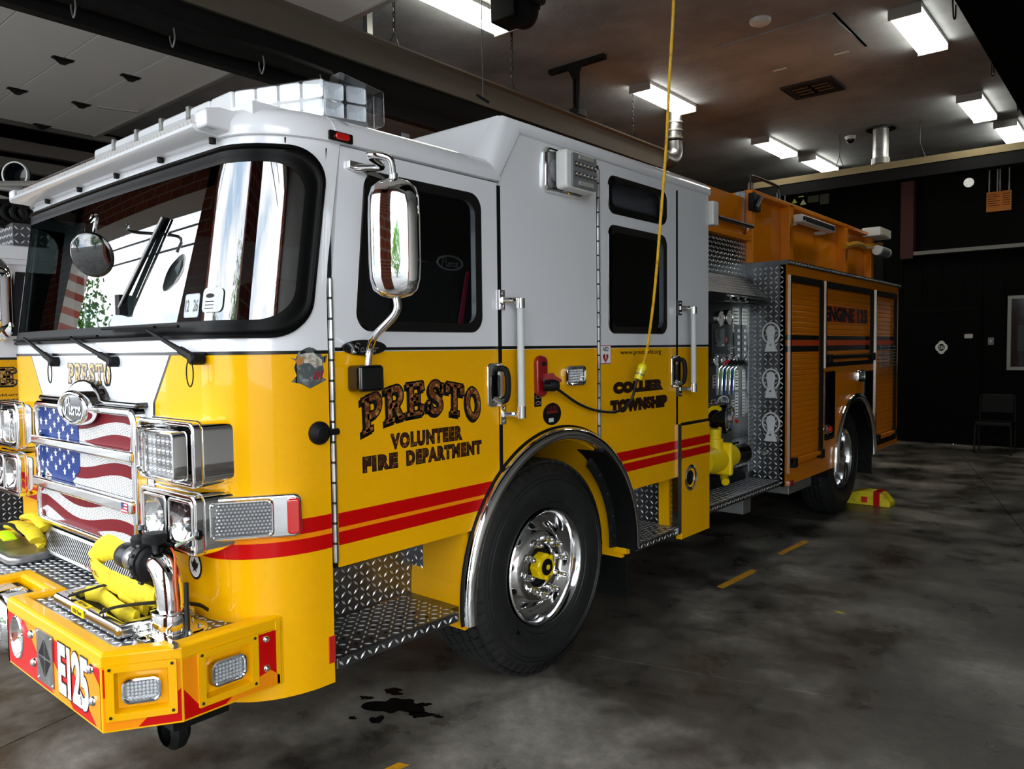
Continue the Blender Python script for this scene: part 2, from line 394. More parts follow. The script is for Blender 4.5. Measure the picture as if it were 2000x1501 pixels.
# front wall: brick piers between the three door openings, lintel above
bm = BM(); OPEN = [(-7.5, -3.75), (-3.1, .55), (1.35, 5.6)]; x = XL
for a, b in OPEN + [(XR, XR)]:
    box(bm, x, a, YF - .3, YF, 0, 4.3); x = b
box(bm, XL, 1.1, YF - .3, YF, 3.6, HC + .6); box(bm, 1.1, XR, YF - .3, YF, 4.3, HC + .6)
struct(obj('wall_front', bm, BRICK, None))
# painted dashes, stains
tape = mat('yellow_tape', 'D89A08', .6, vary=(18, '8A6A1A', .45, .8))
for q in (((1518, 1080), (1571, 1054), (1580, 1058), (1527, 1083)), ((1400, 1145), (1468, 1111), (1479, 1115), (1412, 1149)), ((748, 1503), (778, 1489), (800, 1493), (770, 1507))):
    P = [PX(a, b, 2, 0) for a, b in q]; obj('floor_dash', fill(BM(), [[(p.x, p.y) for p in P]], TOP(.0), .0005, .002), tape, fl)
def blob(name, cx, cy, r, m, seed, sq=.6, ang=0):
    random.seed(seed); n = 36; ph = [random.uniform(0, 6.28) for _ in range(7)]; L = []
    for i in range(n):
        t = i * 2 * math.pi / n; rr_ = r * (1 + sum(math.sin((k + 2) * t + ph[k]) * .42 / (k + 2) for k in range(7)))
        a, b = rr_ * math.cos(t), rr_ * sq * math.sin(t); L.append((cx + a * math.cos(ang) - b * math.sin(ang), cy + a * math.sin(ang) + b * math.cos(ang)))
    return obj(name, fill(BM(), [L], TOP(.0), .0008), m, fl, flat=True)
oil = mat('oil_stain', '100F0D', .22)
p = PX(770, 1378, 2, 0)
for k, (dx, dy, r) in enumerate(((0, 0, .12), (.16, .02, .05), (-.12, .1, .05), (.04, -.14, .04), (-.17, -.03, .03), (.1, .1, .03), (.24, .06, .02), (-.06, -.2, .02))):
    blob('oil_stain', p.x + dx, p.y + dy, r, oil, k + 3, .7, .6)
# small leaf on the floor
p = PX(1638, 1195, 2, 0)
lf = obj('fallen_leaf', fill(BM(), [[(p.x + a * .02, p.y + b * .02) for a, b in ((-1.6, 0), (-.6, .5), (-.2, 1.2), (.4, .5), (1.6, .6), (.8, 0), (1.2, -.9), (.2, -.5), (-.4, -1.1), (-.6, -.4))]], TOP(.0), .001, .003), mat('leaf_yellow', 'B9A82A', .6), None)
tag(lf, 'small yellow leaf lying alone on the concrete floor', 'leaf')
# back wall: door, board siding, mezzanine opening, window
def YP(px, py): q = PX(px, py, 1, YB); return q.x, q.z
BK = lambda a, b, d: Vector((a, YB - d, b))
bm = BM(); x = XL + .02
while x < XR - .3:
    fill(bm, [[(x, 0), (x + .29, 0), (x + .29, 3.12), (x, 3.12)]], BK, .0, .025); x += .30
struct(obj('trim_1', bm, mat('dark_boards', '040604', .9, spec=.1), None))
x0, z1 = YP(1770, 602); x1, _ = YP(1905, 602)
dr = struct(obj('door_1', fill(BM(), [[(x0, 0.01), (x1, 0.01), (x1, 2.22), (x0, 2.22)]], BK, .027, .05), mat('door_black', '020202', .8, spec=.1), None))
fill(bm := BM(), [[(x0 - .08, 0), (x0 - .08, 2.3), (x1 + .08, 2.3), (x1 + .08, 0), (x1, 0), (x1, 2.22), (x0, 2.22), (x0, 0)]], BK, .026, .06); obj('door_frame', bm, WDK, dr)
a, b = YP(1840, 678)
obj('badge_sticker', fill(BM(), [[(a + .075 * math.cos(t) * (1 + .25 * abs(math.cos(2 * t))), b + .09 * math.sin(t) * (1 + .25 * abs(math.cos(2 * t)))) for t in [i * math.pi / 16 for i in range(32)]], [(a + .05 * math.cos(t), b + .06 * math.sin(t)) for t in [i * math.pi / 12 for i in range(24)]]], BK, .051, .054), mat('sticker_silver', 'D8D8D0', .5), dr)
lettering('lettering', '125', BK, a - .035, a + .035, b - .03, b + .03, MAT['sticker_silver'], dr, d=.055)
a, b = YP(1893, 656); sg = obj('small_plate', fill(BM(), [rr(a, b, .12, .07, .01)], BK, .051, .06), MAT['light_grey_metal'], dr)
a, b = YP(1936, 666); sw = obj('light_switch', fill(BM(), [rr(a, b, .08, .12, .01)], BK, .026, .04), GRY, None); tag(sw, 'small grey switch plate on the dark back wall right of the door', 'switch')
obj('toggle', fill(BM(), [rr(a, b, .02, .04, .004)], BK, .04, .055), LGR, sw)
x0, z0 = YP(1967, 722); z1 = YP(1967, 578)[1]; x1 = x0 + 1.1
wn = struct(obj('window_1', fill(BM(), [[(x0, z0), (x1, z0), (x1, z1), (x0, z1)], [(x0 + .05, z0 + .05), (x1 - .05, z0 + .05), (x1 - .05, z1 - .05), (x0 + .05, z1 - .05)]], BK, .027, .07), mat('window_frame_grey', '8A8C86', .5), None))
obj('pane', fill(BM(), [[(x0 + .05, z0 + .05), (x1 - .05, z0 + .05), (x1 - .05, z1 - .05), (x0 + .05, z1 - .05)]], BK, .028, .034), BLK, wn)
a, b = YP(1993, 660); nt_ = obj('notice_sheet', fill(BM(), [rr(a + .12, b, .3, .42, .01)], BK, .035, .042), mat('notice_grey', '2E3234', .7), wn)
# ledge rail above the door (mezzanine edge)
a0, b0 = YP(1790, 497); a1, b1 = YP(2000, 475)
struct(obj('trim_2', box(BM(), a0, XR - .05, YB - .22, YB - .03, b0 - .03, b0 + .03), mat('rail_grey', '6A685F', .5), None))
bm = BM(); x0_, _ = YP(1775, 400)
for zz in (.0,): box(bm, x0_ - .08, x0_ + .12, YB - .2, YB - .03, 3.15, HC)
struct(obj('trim_3', bm, mat('rusty_post', '3A1206', .8), None))
# dark mezzanine wall recess with small glowing controls
bx_, bz_ = YP(1600, 400)
for (px, py, w_, h_, c, nm, lb) in ((1566, 380, .1, .1, 'D8E86A', 'warning_triangle', 'small yellow triangle sign on the dark back wall, upper one'), (1553, 393, .1, .08, 'D0E040', 'warning_triangle', 'small bright sign on the dark back wall, left of the lower triangle'), (1570, 395, .12, .1, 'C8D088', 'warning_triangle', 'small pale triangle sign on the dark back wall, lower right one')):
    a, b = YP(px, py); o = obj(nm, fill(BM(), [[(a - w_ / 2, b - h_ / 2), (a + w_ / 2, b - h_ / 2), (a, b + h_ / 2)]], BK, .03, .04), mat('tri' + c, c, .5, emit=c, es=.05), None); tag(o, lb, 'sign')
for (px, py, w_, h_, lb) in ((1590, 389, .2, .12, 'dim olive box mounted on the dark back wall beside the triangle signs'), (1612, 389, .16, .18, 'dim grey label plate on the dark back wall, rightmost beside the signs')):
    a, b = YP(px, py); o = obj('wall_plate', fill(BM(), [rr(a, b, w_, h_, .01)], BK, .03, .05), mat('plate_dim', '4A4A34', .6), None); tag(o, lb, 'plate')
a, b = YP(1893, 357)
pm = obj('round_disc', lathe(BM(), [(0, .03), (.06, .03), (.075, .015), (.075, 0)], (a, YB - .03, b), 'y', 24), mat('disc_white', 'E0E0D8', .6, emit='C8C8C0', es=.5, vary=(60, '8A8A84', .45, .6)), None)
for v in pm.data.vertices: v.co.y = 2 * (YB - .03) - v.co.y
tag(pm, 'small round speckled white disc lamp high on the black back wall', 'lamp')
x0, z1 = YP(1928, 377); x1, z0 = YP(1976, 410)
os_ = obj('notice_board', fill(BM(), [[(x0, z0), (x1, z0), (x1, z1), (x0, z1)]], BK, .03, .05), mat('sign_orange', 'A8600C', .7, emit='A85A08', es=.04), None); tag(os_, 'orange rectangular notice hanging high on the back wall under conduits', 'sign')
for k in range(6):
    obj('text_line', fill(BM(), [[(x0 + .02, z1 - .04 - k * .035), (x0 + .02 + .12 * (1 + (k % 2) * .4), z1 - .04 - k * .035), (x0 + .02 + .12 * (1 + (k % 2) * .4), z1 - .05 - k * .035), (x0 + .02, z1 - .05 - k * .035)]], BK, .0505, .052), BLM, os_)
    obj('text_line', fill(BM(), [[(x1 - .12, z1 - .05 - k * .035), (x1 - .02, z1 - .05 - k * .035), (x1 - .02, z1 - .04 - k * .035), (x1 - .12, z1 - .04 - k * .035)]], BK, .0505, .052), BLM, os_)
for i, px in enumerate((1934, 1950, 1955, 1973)):
    a, _ = YP(px, 340); o = obj('conduit', tube(BM(), [(a, YB - .06, z1 - (0 if i in (0, 3) else 0)), (a, YB - .06, HC - .01)], .012, 8), GAL, None)
    tag(o, ['leftmost', 'second', 'third', 'rightmost'][i] + ' vertical metal conduit above the orange notice on the back wall', 'conduit', 'conduits above the orange notice')
# chair at the far right by the back wall
pc = PX(1960, 872, 2, 0); ch = thing('stacking_chair', 'dark metal framed chair standing against the back wall at right', 'chair', (pc.x, 10.6, 0))
x_ = pc.x
for sx in (-.24, .24):
    for sy in (-.22, .22): obj('leg', tube(BM(), [(x_ + sx, 10.6 + sy, 0), (x_ + sx * .95, 10.6 + sy * .9, .45 if sy < 0 else .88)], .014, 8), mat('chair_frame', '20201E', .5, .5), ch)
obj('seat', box(BM(), x_ - .24, x_ + .24, 10.38, 10.84, .43, .49), BLM, ch, bevel=.02)
obj('backrest', box(BM(), x_ - .22, x_ + .22, 10.79, 10.83, .6, .9), BLM, ch, bevel=.02)
# ------------------------------------------------------------------ ceiling fittings
EM = mat('lamp_diffuser', 'FFFFFF', .5, emit='FFFDF2', es=9.5)
EMC = mat('lamp_channel', 'FFFFFF', .5, emit='F4F0DC', es=4)
L0 = local('ceiling_light', '', 'light', 'wraparound ceiling lights')
bm = BM(); fill(bm, [[(-.13, 0), (.13, 0), (.13, -.035), (-.13, -.035)]], lambda a, b, d: Vector((a, d, b)), -.56, .56); obj('housing', bm, WPL, L0)
bm = BM(); fill(bm, [[(-.128, -.036), (.128, -.036), (.128, -.07), (.10, -.09), (.02, -.085), (.02, -.075), (-.02, -.075), (-.02, -.085), (-.10, -.09), (-.128, -.07)]], lambda a, b, d: Vector((a, d, b)), -.55, .55); obj('diffuser', bm, EM, L0)
for s in (-1, 1): obj('end_cap', box(BM(), -.135, .135, s * .555 - .012, s * .555 + .012, -.095, -.002), LGR, L0, bevel=.006)
lp = [((1297, 196), 'ceiling light above the engine cab roof beside the yellow cord'), ((1796, 63), 'nearest ceiling light of the right row, upper right beside the hatch'), ((1909, 213), 'second ceiling light of the right row, beyond the brown vent'), ((1514, 290), 'middle ceiling light of the left row, beyond the exhaust duct'), ((1600, 322), 'farthest small ceiling light of the left row near the back wall'), ((1975, 260), 'farthest ceiling light of the right row at the frame edge'), ((905, 18), 'nearest ceiling light of the left row, behind the black door opener')]
for i, ((px, py), lb) in enumerate(lp):
    o = L0 if i == 0 else copy_tree(L0); q = PX(px, py, 2, HC - .06); o.location = (q.x, q.y, HC - .001); o['label'] = lb
# smoke detector, vent, hatch, domes
def ceil_round(name, px, py, prof, m, lb, cat, sub=None):
    q = PX(px, py, 2, HC); o = thing(name, lb, cat, (q.x, q.y, HC))
    obj('housing', lathe(BM(), [(r, HC - h) for r, h in prof], (q.x, q.y, 0), 'z', 28), m, o)
    if sub: obj('lens_dome', lathe(BM(), [(r, HC - h) for r, h in sub], (q.x, q.y, 0), 'z', 20), BLK, o)
    return o
ceil_round('smoke_detector', 1485, 38, [(0, .05), (.03, .055), (.04, .05), (.055, .05), (.085, .035), (.095, .02), (.095, .001), (0, .001)], WPL, 'round white smoke detector on the ceiling above the hatch', 'smoke detector')
ceil_round('dome_camera', 1661, 266, [(.0, .05), (.065, .045), (.075, .02), (.075, .001), (0, .001)], WPL, 'small white dome camera on the ceiling near the back', 'camera', [(0, .1), (.03, .092), (.05, .07), (.055, .046)])
ceil_round('heat_detector', 633, 203, [(0, .07), (.03, .07), (.05, .05), (.05, .03), (.08, .025), (.08, .001), (0, .001)], WPL, 'white round detector on the ceiling just right of the light bar', 'detector')
hq = [PX(a, b, 2, HC) for a, b in ((1395, 93), (1450, 137), (1692, 88), (1617, 25))]
ht = struct(obj('trim_4', fill(BM(), [[(p.x, p.y) for p in hq]], TOP(HC), -.012, -.001), CEI, None))
for (a, b) in ((1523, 133), (1644, 101)):
    q = PX(a, b, 2, HC)
    for k in (-1, 1): obj('hinge', box(BM(), q.x - .07, q.x + .07, q.y + k * .012 - .006, q.y + k * .012 + .006, HC - .02, HC - .012), WPL, ht)
p0, p1 = PX(1617, 25, 2, HC), PX(1692, 88, 2, HC); obj('gap', box(BM(), p1.x - .01, p1.x + .012, p0.y, p1.y, HC - .0135, HC - .012), BLK, ht)
v = [PX(a, b, 2, HC) for a, b in ((1525, 172), (1562, 190), (1650, 168), (1622, 147))]; vx0, vx1, vy0, vy1 = v[0].x, v[2].x, v[3].y, v[1].y
vt = thing('ceiling_vent', 'dark brown louvred air grille in the ceiling', 'vent', ((vx0 + vx1) / 2, (vy0 + vy1) / 2, HC)); BRN = mat('vent_brown', '1C0E08', .6)
obj('frame', fill(BM(), [[(vx0, vy0), (vx1, vy0), (vx1, vy1), (vx0, vy1)], [(vx0 + .09, vy0 + .07), (vx1 - .09, vy0 + .07), (vx1 - .09, vy1 - .07), (vx0 + .09, vy1 - .07)]], TOP(HC), -.03, -.001), BRN, vt, bevel=.006)
xm = (vx0 + vx1) / 2
for k in range(7):
    y_ = vy0 + .1 + k * (vy1 - vy0 - .2) / 6
    for (xa, xb) in ((vx0 + .09, xm - .02), (xm + .02, vx1 - .09)):
        obj('slat', fill(BM(), [[(-.02, 0), (.02, -.014), (.02, -.01), (-.02, .004)]], lambda a, b, d: Vector((d, y_ + a, HC - .012 + b)), xa, xb), mat('slat_grey', '77706A', .45, .4) if k % 2 else BLM, vt)
obj('backing', fill(BM(), [[(vx0 + .05, vy0 + .05), (vx1 - .05, vy0 + .05), (vx1 - .05, vy1 - .05), (vx0 + .05, vy1 - .05)]], TOP(HC), -.003), BLM, vt)
# ------------------------------------------------------------------ overhead doors
def odoor(n, x0, x1, y0, y1, z, npan, pbrk, lbl):
    d = struct(obj(f'door_{n}', box(BM(), x0 + .02, x1 - .02, y0 + .02, y1 - .02, z + .012, z + .05), CRM, None))
    ph = (y1 - y0) / npan
    for i in range(npan):
        ya, yb = y0 + i * ph + .004, y0 + (i + 1) * ph - .004
        obj('door_panel', box(BM(), x0, x1, ya, yb, z - .02, z + .03), CRM, d, bevel=.006)
    for s, xx in ((-1, x0), (1, x1)):
        bm = BM(); fill(bm, [[(0, 0), (.06, 0), (.06, .01), (.01, .01), (.01, .06), (.06, .06), (.06, .07), (0, .07)]], lambda a, b, e: Vector((xx + s * (a + .03), e, z - .05 + b)), y0 - .3, y1 + .25); obj('track', bm, GAL, d)
    obj('end_rail', box(BM(), x0, x1, y1 - .02, y1 + .03, z - .035, z + .06), LGR, d)
    for i in range(1, npan):
        yy = y0 + i * ph; k = 3
        for j in range(k + 1):
            xx = min(max(x0 + j * (x1 - x0) / k, x0 + .05), x1 - .05)
            bm = BM(); fill(bm, [[(-.09, 0), (.09, 0), (.02, -.05), (-.02, -.05)]], lambda a, b, e: Vector((xx + e, yy + a, z - .02 + b)), -.012, .012)
            box(bm, xx - .035, xx + .035, yy - .085, yy + .085, z - .028, z - .02); obj('hinge', bm, STL, d)
    return d
za = 4.3
q0, q1 = PX(185, 263, 2, za), PX(500, 122, 2, za)
dA_ = odoor(2, q0.x, q1.x + .05, YF + .15, q0.y, za, 7, None, '')
q0 = PX(650, 45, 2, za)
dB_ = odoor(3, q0.x, .75, YF + .15, q0.y, za, 7, None, '')
# seal bar / brace with white bar on left door
pa, pb = PX(190, 207, 2, za - .03), PX(272, 218, 2, za - .03)
obj('latch_bar', tube(BM(), [pa, pb], .018, 8), LGR, dA_)
# hanging angle brackets at the end of door 3 track
bm = BM(); q = PX(719, 92, 2, za)
for dx in (-.0,):
    box(bm, q.x - .03, q.x + .03, q.y - .03, q.y + .03, za - .1, HC)
box(bm, q.x - .06, q.x + .02, q.y - .5, q.y - .45, za, HC)
obj('hanger', bm, GAL, dB_)
bm = BM(); q2 = PX(600, 10, 2, za)
for (a, b) in (((q.x, q.y - .9, za + .1), (q.x + .02, q.y, HC - .02)), ((q.x, q.y - .35, za + .02), (q.x - .3, q.y - .35, HC - .02))): tube(bm, [a, b], .02, 4)
obj('brace', bm, GAL, dB_)
# opener motor (black) hanging
q = PX(1010, 30, 2, 4.25); mo = thing('door_opener', 'black garage door opener motor unit hanging from the ceiling', 'motor', tuple(q))
obj('housing', box(BM(), q.x - .17, q.x + .07, q.y - .12, q.y + .1, 4.2, 4.42), BLM, mo, bevel=.01)
obj('gearbox', lathe(BM(), [(0, -.06), (.1, -.06), (.115, -.03), (.115, .03), (.1, .06), (0, .06)], (q.x + .08, q.y - .02, 4.24), 'y', 24), BLM, mo)
obj('sprocket', lathe(BM(), [(0, -.02), (.06, -.02), (.06, .02), (0, .02)], (q.x + .2, q.y + .02, 4.33), 'x', 12), STL, mo)
obj('bracket', box(BM(), q.x + .1, q.x + .18, q.y - .03, q.y + .06, 4.26, HC - .01), STL, mo)
obj('support', box(BM(), q.x - .14, q.x - .1, q.y - .02, q.y + .02, 4.4, HC), STL, mo)
# pull cord for the door opener
a = PX(940, 0, 0, q.x - .2); b = PX(945, 185, 0, q.x - .2)
q3 = PX(941, 72, 2, 4.2)
pcd = thing('pull_cord', 'thin grey pull cord with small handle hanging from the door opener', 'cord', (q3.x, q3.y, 3.6))
yy = q3.y; xx = q3.x
bm = BM(); tube(bm, [(xx, yy, HC), (xx, yy, 4.2), (xx + .005, yy, 3.72)], .004, 6); tube(bm, [(xx, yy, 4.2), (xx + .02, yy + .06, 4.45)], .003, 6); obj('cord', bm, GRY, pcd)
obj('handle', tube(BM(), [(xx - .03, yy - .04, 3.74), (xx + .035, yy + .04, 3.68)], .012, 8), BLM, pcd)
# ------------------------------------------------------------------ exhaust rails
er = thing('exhaust_rail', 'long dark exhaust extraction rail hung over the left of the engine', 'rail', (-2.36, 2, 4))
bm = BM(); XE = -2.36; y0_, y1_ = -3.2, 5.35
SEC = lambda a, b, e: Vector((XE + a, e, b))
obj('rail_side', fill(BM(), [[(.0, 3.86), (.03, 3.86), (.03, 4.05), (.06, 4.07), (.06, 4.085), (0, 4.085)]], SEC, y0_, y1_), mat('rail_tan', '665E52', .5, .3), er)
obj('rail_body', fill(BM(), [[(-.16, 3.74), (-.14, 4.06), (.0, 4.06), (.0, 3.86), (.01, 3.74), (-.04, 3.64), (-.11, 3.64)]], SEC, y0_, y1_), BLM, er)
obj('seal_flap', box(BM(), XE - .1, XE - .02, y0_, y1_, 3.55, 3.66), BLM, er)
hs = []
for t in range(40):
    y = y0_ + .1 + t * (.35 - y0_) / 40; hs.append((XE + .06, y, 3.66 - .01 * math.sin(t * .5)))
hd = obj('exhaust_hose', tube(BM(), hs, .055, 12), BLM, er)
for i, py in enumerate((-1.9, -1.35, -.8, -.2, .25)):
    bm = BM(); tube(bm, smooth([(XE + .1, py, 3.66), (XE + .12, py, 3.58), (XE + .09, py, 3.53), (XE + .06, py, 3.58), (XE + .06, py, 3.62)], 4), .005, 6); obj('hook', bm, GAL, er)
ov = obj('end_elbow', tube(BM(), smooth([(XE, 5.3, 4.0), (XE, 5.5, 4.0), (XE + .0, 5.62, 4.1), (XE, 5.62, 4.25)], 6), .1, 18), BRU, er)
q = PX(1303, 217, 2, HC)
ex = thing('exhaust_duct', 'round galvanised duct rising from the rail end to the ceiling', 'duct', (XE, 5.62, 4.2))
obj('pipe', tube(BM(), [(XE, 5.62, 4.27), (XE, 5.62, HC)], .095, 20), BRU, ex)
for z in (4.29, 4.38, 4.48): obj('clamp', lathe(BM(), [(.097, z - .012), (.108, z - .012), (.108, z + .012), (.097, z + .012)], (XE, 5.62, 0), 'z', 20), GAL, ex)
for i, (px, py) in enumerate(((770, 68), (1000, 155), (1237, 215))):
    q = PX(px, py, 2, HC); q.x = XE
    c = thing('hanging_chain', ['nearest', 'middle', 'farthest'][i] + ' dark chain holding the long left exhaust rail from the ceiling', 'chain', (XE, q.y, 4.08), 'chains of the left exhaust rail')
    yy = PX(px, py, 0, XE).y; n = 11
    for k in range(n):
        z = HC - .03 - k * .04
        if z < 4.2: break
        tube(bm := BM(), [(XE + .011 * math.cos(t) * (k % 2), yy + .011 * math.cos(t) * (1 - k % 2), z + .024 * math.sin(t)) for t in [j * math.pi / 4 for j in range(8)]], .004, 5, closed=True); obj('link', bm, STL, c)
    bm = BM(); tube(bm, [(XE, yy - .05, 4.09), (XE, yy, 4.2), (XE, yy + .05, 4.09)], .005, 5); obj('spreader', bm, STL, c); obj('ceiling_hook', cyl(BM(), (XE, yy, HC), (XE, yy, HC - .04), .012, 6), STL, c)
# tee support
q = PX(1133, 135, 2, HC); yy = PX(1127, 200, 0, XE).y
te = thing('rail_support', 'dark steel strut with cross bar bolting the rail to the ceiling', 'bracket', (XE, yy, HC))
obj('cross_bar', box(BM(), XE - .35, XE + .35, yy - .03, yy + .03, HC - .05, HC - .001), STL, te)
bm = BM(); box(bm, XE - .03, XE - .01, yy - .03, yy + .03, 4.17, HC - .05); box(bm, XE - .01, XE + .03, yy - .012, yy + .012, 4.17, HC - .05); obj('post', bm, STL, te)
obj('gusset', fill(BM(), [[(-.1, HC - .05), (.1, HC - .05), (.03, HC - .18), (-.03, HC - .18)]], lambda a, b, e: Vector((XE + a, yy + e, b)), -.035, -.03), STL, te)
obj('shoe', box(BM(), XE - .05, XE + .07, yy - .07, yy + .07, 4.09, 4.17), STL, te, bevel=.01)
# right hand black rail
xr_ = PX(1900, 60, 2, 4.0).x
rr2 = thing('overhead_hose_track', 'wide black exhaust hose track across the upper right corner', 'rail', (xr_ + .5, 2, 4))
obj('track_body', fill(BM(), [[(0, 4.0), (.9, 4.0), (.9, 4.3), (.75, 4.4), (.1, 4.4), (0, 4.3)]], lambda a, b, e: Vector((xr_ + a, e, b)), -2.4, 7.6), mat('track_black', '030303', .9, spec=.1), rr2)
for yy in (3.3, 4.6, 5.9): obj('hanger_rod', tube(BM(), [(xr_ + .45, yy, 4.38), (xr_ + .45, yy, HC)], .012, 8), STL, rr2)
for (px, py) in ((1863, 20), (1938, 135), (1988, 205)):
    q = PX(px, py, 0, xr_ - .01); bm = BM(); tube(bm, smooth([(xr_ + .06, q.y, 4.03), (xr_ - .012, q.y, 4.05), (xr_ - .012, q.y, q.z - .03), (xr_ - .012, q.y + .04, q.z - .045), (xr_ - .012, q.y + .07, q.z - .02), (xr_ - .012, q.y + .07, q.z + .06)], 4), .006, 6); obj('hook', bm, STL, rr2)
# rear header rail
hr = thing('rear_header_rail', 'cross rail near the back wall carrying the exhaust ducts', 'rail', (-.6, 8.2, 4.1))
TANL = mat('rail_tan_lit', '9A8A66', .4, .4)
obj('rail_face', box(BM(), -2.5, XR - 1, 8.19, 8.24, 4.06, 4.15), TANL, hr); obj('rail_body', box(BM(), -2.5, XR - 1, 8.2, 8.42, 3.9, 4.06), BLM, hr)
q = PX(1723, 252, 2, HC)
d2 = thing('rear_duct', 'round steel duct dropping from the ceiling onto the rear rail', 'duct', (q.x, 8.3, HC))
obj('pipe', tube(BM(), [(q.x, 8.3, HC), (q.x, 8.3, 4.2)], .1, 20), BRU, d2); obj('flange', lathe(BM(), [(.1, HC - .02), (.19, HC - .02), (.19, HC - .002), (.1, HC - .002)], (q.x, 8.3, 0), 'z', 24), STL, d2)
obj('collar', lathe(BM(), [(.1, 4.24), (.115, 4.24), (.115, 4.16), (.1, 4.16)], (q.x, 8.3, 0), 'z', 20), GAL, d2)
for i, px in enumerate((1640, 1797)):
    q = PX(px, 270, 1, 8.25); bm = BM(); tube(bm, [(q.x, 8.25, HC), (q.x, 8.25, 4.35)], .006, 6); tube(bm, [(q.x, 8.25, 4.35), (q.x - .07, 8.25, 4.15)], .005, 6); tube(bm, [(q.x, 8.25, 4.35), (q.x + .07, 8.25, 4.15)], .005, 6)
    tag(obj('rail_hanger', bm, STL, None), ['left', 'right'][i] + ' thin hanger holding the rear cross rail beside the duct', 'hanger', 'hangers of the rear rail')
# ------------------------------------------------------------------ outside, seen only in reflections
def tree(x, y, h, r, seed, lb):
    random.seed(seed); t = thing('street_tree', lb, 'tree', (x, y, 0), 'trees across the street')
    obj('trunk', tube(BM(), [(x, y, -.05), (x + .1, y, h * .3), (x, y, h * .6)], [.22, .16, .08], 10), BRK, t)
    V = []; Fc = []
    for k in range(5200):
        a, b = random.uniform(0, 6.283), math.acos(random.uniform(-1, 1)); rr_ = r * random.uniform(.55, 1) * (1 + .25 * math.sin(3 * a + seed) * math.sin(2 * b))
        c = Vector((x + rr_ * math.sin(b) * math.cos(a), y + rr_ * math.sin(b) * math.sin(a), h * .62 + rr_ * 1.1 * math.cos(b)))
        u = Vector((random.gauss(0, 1), random.gauss(0, 1), random.gauss(0, 1))).normalized(); v_ = u.orthogonal().normalized(); s = random.uniform(.07, .15); n = len(V)
        V += [tuple(c + u * s), tuple(c + v_ * s * .6), tuple(c - u * s), tuple(c - v_ * s * .6)]; Fc.append((n, n + 1, n + 2, n + 3))
    me = bpy.data.meshes.new('foliage'); me.from_pydata(V, [], Fc); me.materials.append(GRN); o = bpy.data.objects.new('foliage', me); link(o, t); o['kind'] = 'stuff'
tree(-7.5, -17, 6.0, 2.6, 3, 'green leafy tree across the street from the left bay door')
tree(4.5, -15.5, 6.5, 2.9, 5, 'green leafy tree across the street from the engine, mirrored in chrome')
tree(-24, -8.1, 6.4, 2.3, 11, 'green leafy tree far along the street to the left')
for k, (y, z) in enumerate(((-9.5, 6.6), (-9.8, 7.3), (-10.4, 8.2))):
    tag(obj('power_line', tube(BM(), [(-40 + j * 5, y, z + .9 * ((j - 5) / 5) ** 2) for j in range(12)], .03, 5), BLM, None), ['lowest', 'middle', 'highest'][k] + ' black overhead power line across the street, mirrored in the windshield', 'cable', 'power lines across the street')
tree(11, -18, 5.5, 2.5, 8, 'green leafy tree across the street to the right')
# grey beams on the dark left wall
for k, (px, py) in enumerate(((0, 281), (0, 318))):
    q = PX(px, py, 0, -7.9); struct(obj('trim_%d' % (5 + k), box(BM(), -7.95, -7.85, YF, YB - .1, q.z - .07, q.z + .07), mat('beam_grey', '6A665E', .6), None))
# ================================================================== THE FIRE ENGINE
XC, W = -1.18, 2.36
E = thing('fire_engine', 'yellow and white fire engine with a flag grille, parked in the bay', 'fire engine', (XC, 2.3, 0))
def yd(z): return -1.375 if z < 1.95 else -1.375 + (z - 1.95) / .5 * .075     # front door leading edge
def yf(z): return -1.73 if z < 1.72 else -1.73 + (z - 1.72) / .7 * .10
HW = W / 2
def surf(m, z, off=0.):
    s = 1 if m >= 0 else -1; a = abs(m); f = yf(z); rx, ry = .25, .33; hf = HW - rx
    if a <= hf: x, y = a, f - .015 * (1 - (a / hf) ** 2); n = Vector((.0325 * a / hf ** 2, -1, 0))
    elif a <= hf + .46:
        p = (a - hf) / .46 * math.pi / 2; x, y = hf + rx * math.sin(p), f + ry - ry * math.cos(p); n = Vector((math.sin(p) / rx, -math.cos(p) / ry, 0))
    else: x, y = HW, f + ry + (a - hf - .46); n = Vector((1, 0, 0))
    n.normalize(); return Vector((XC + s * (x + n.x * off), y + n.y * off, z))
MS = HW - .25 + .46
def shellpatch(bm, m0, m1, z0, z1, off, nm=24, nz=2, skip=None, wob=None):
    g = [[bm.verts.new(surf(m0 + (m1 - m0) * i / nm, z0 + (z1 - z0) * j / nz, off)) for j in range(nz + 1)] for i in range(nm + 1)]
    for i in range(nm):
        for j in range(nz): bm.faces.new((g[i][j], g[i + 1][j], g[i + 1][j + 1], g[i][j + 1]))
def mdoor(z): return MS + (yd(z) - (yf(z) + .33))
def shell(name, zs, m, skip=None):
    bm = BM(); ms = [-1.0] + [i / 40 for i in range(-39, 40)] + [1.0]; G = []
    base = sorted(set([round(MS * k, 4) for k in ms] + [-WM, WM]))
    for z in zs:
        md = mdoor(z); G.append([bm.verts.new(surf(x if abs(x) < MS - .001 else math.copysign(md, x), z)) for x in base])
    for j in range(len(zs) - 1):
        for i in range(len(base) - 1):
            if skip and skip((base[i] + base[i + 1]) / 2, (zs[j] + zs[j + 1]) / 2): continue
            bm.faces.new((G[j][i], G[j][i + 1], G[j + 1][i + 1], G[j + 1][i]))
    return obj(name, bm, m, E, sharp=60)
WM, WZ0, WZ1 = 1.30, 1.79, 2.36           # hole in the shell behind the windshield
Zb = 1.685
lower = shell('front_cowl', [.46, .6, .8, 1.0, 1.2, 1.4, 1.6, Zb], YEL)
upper = shell('windshield_surround', [Zb, WZ0, 1.9, 2.0, 2.1, 2.2, 2.3, WZ1, 2.44, 2.47], WHT, lambda m, z: abs(m) < WM and WZ0 < z < WZ1)
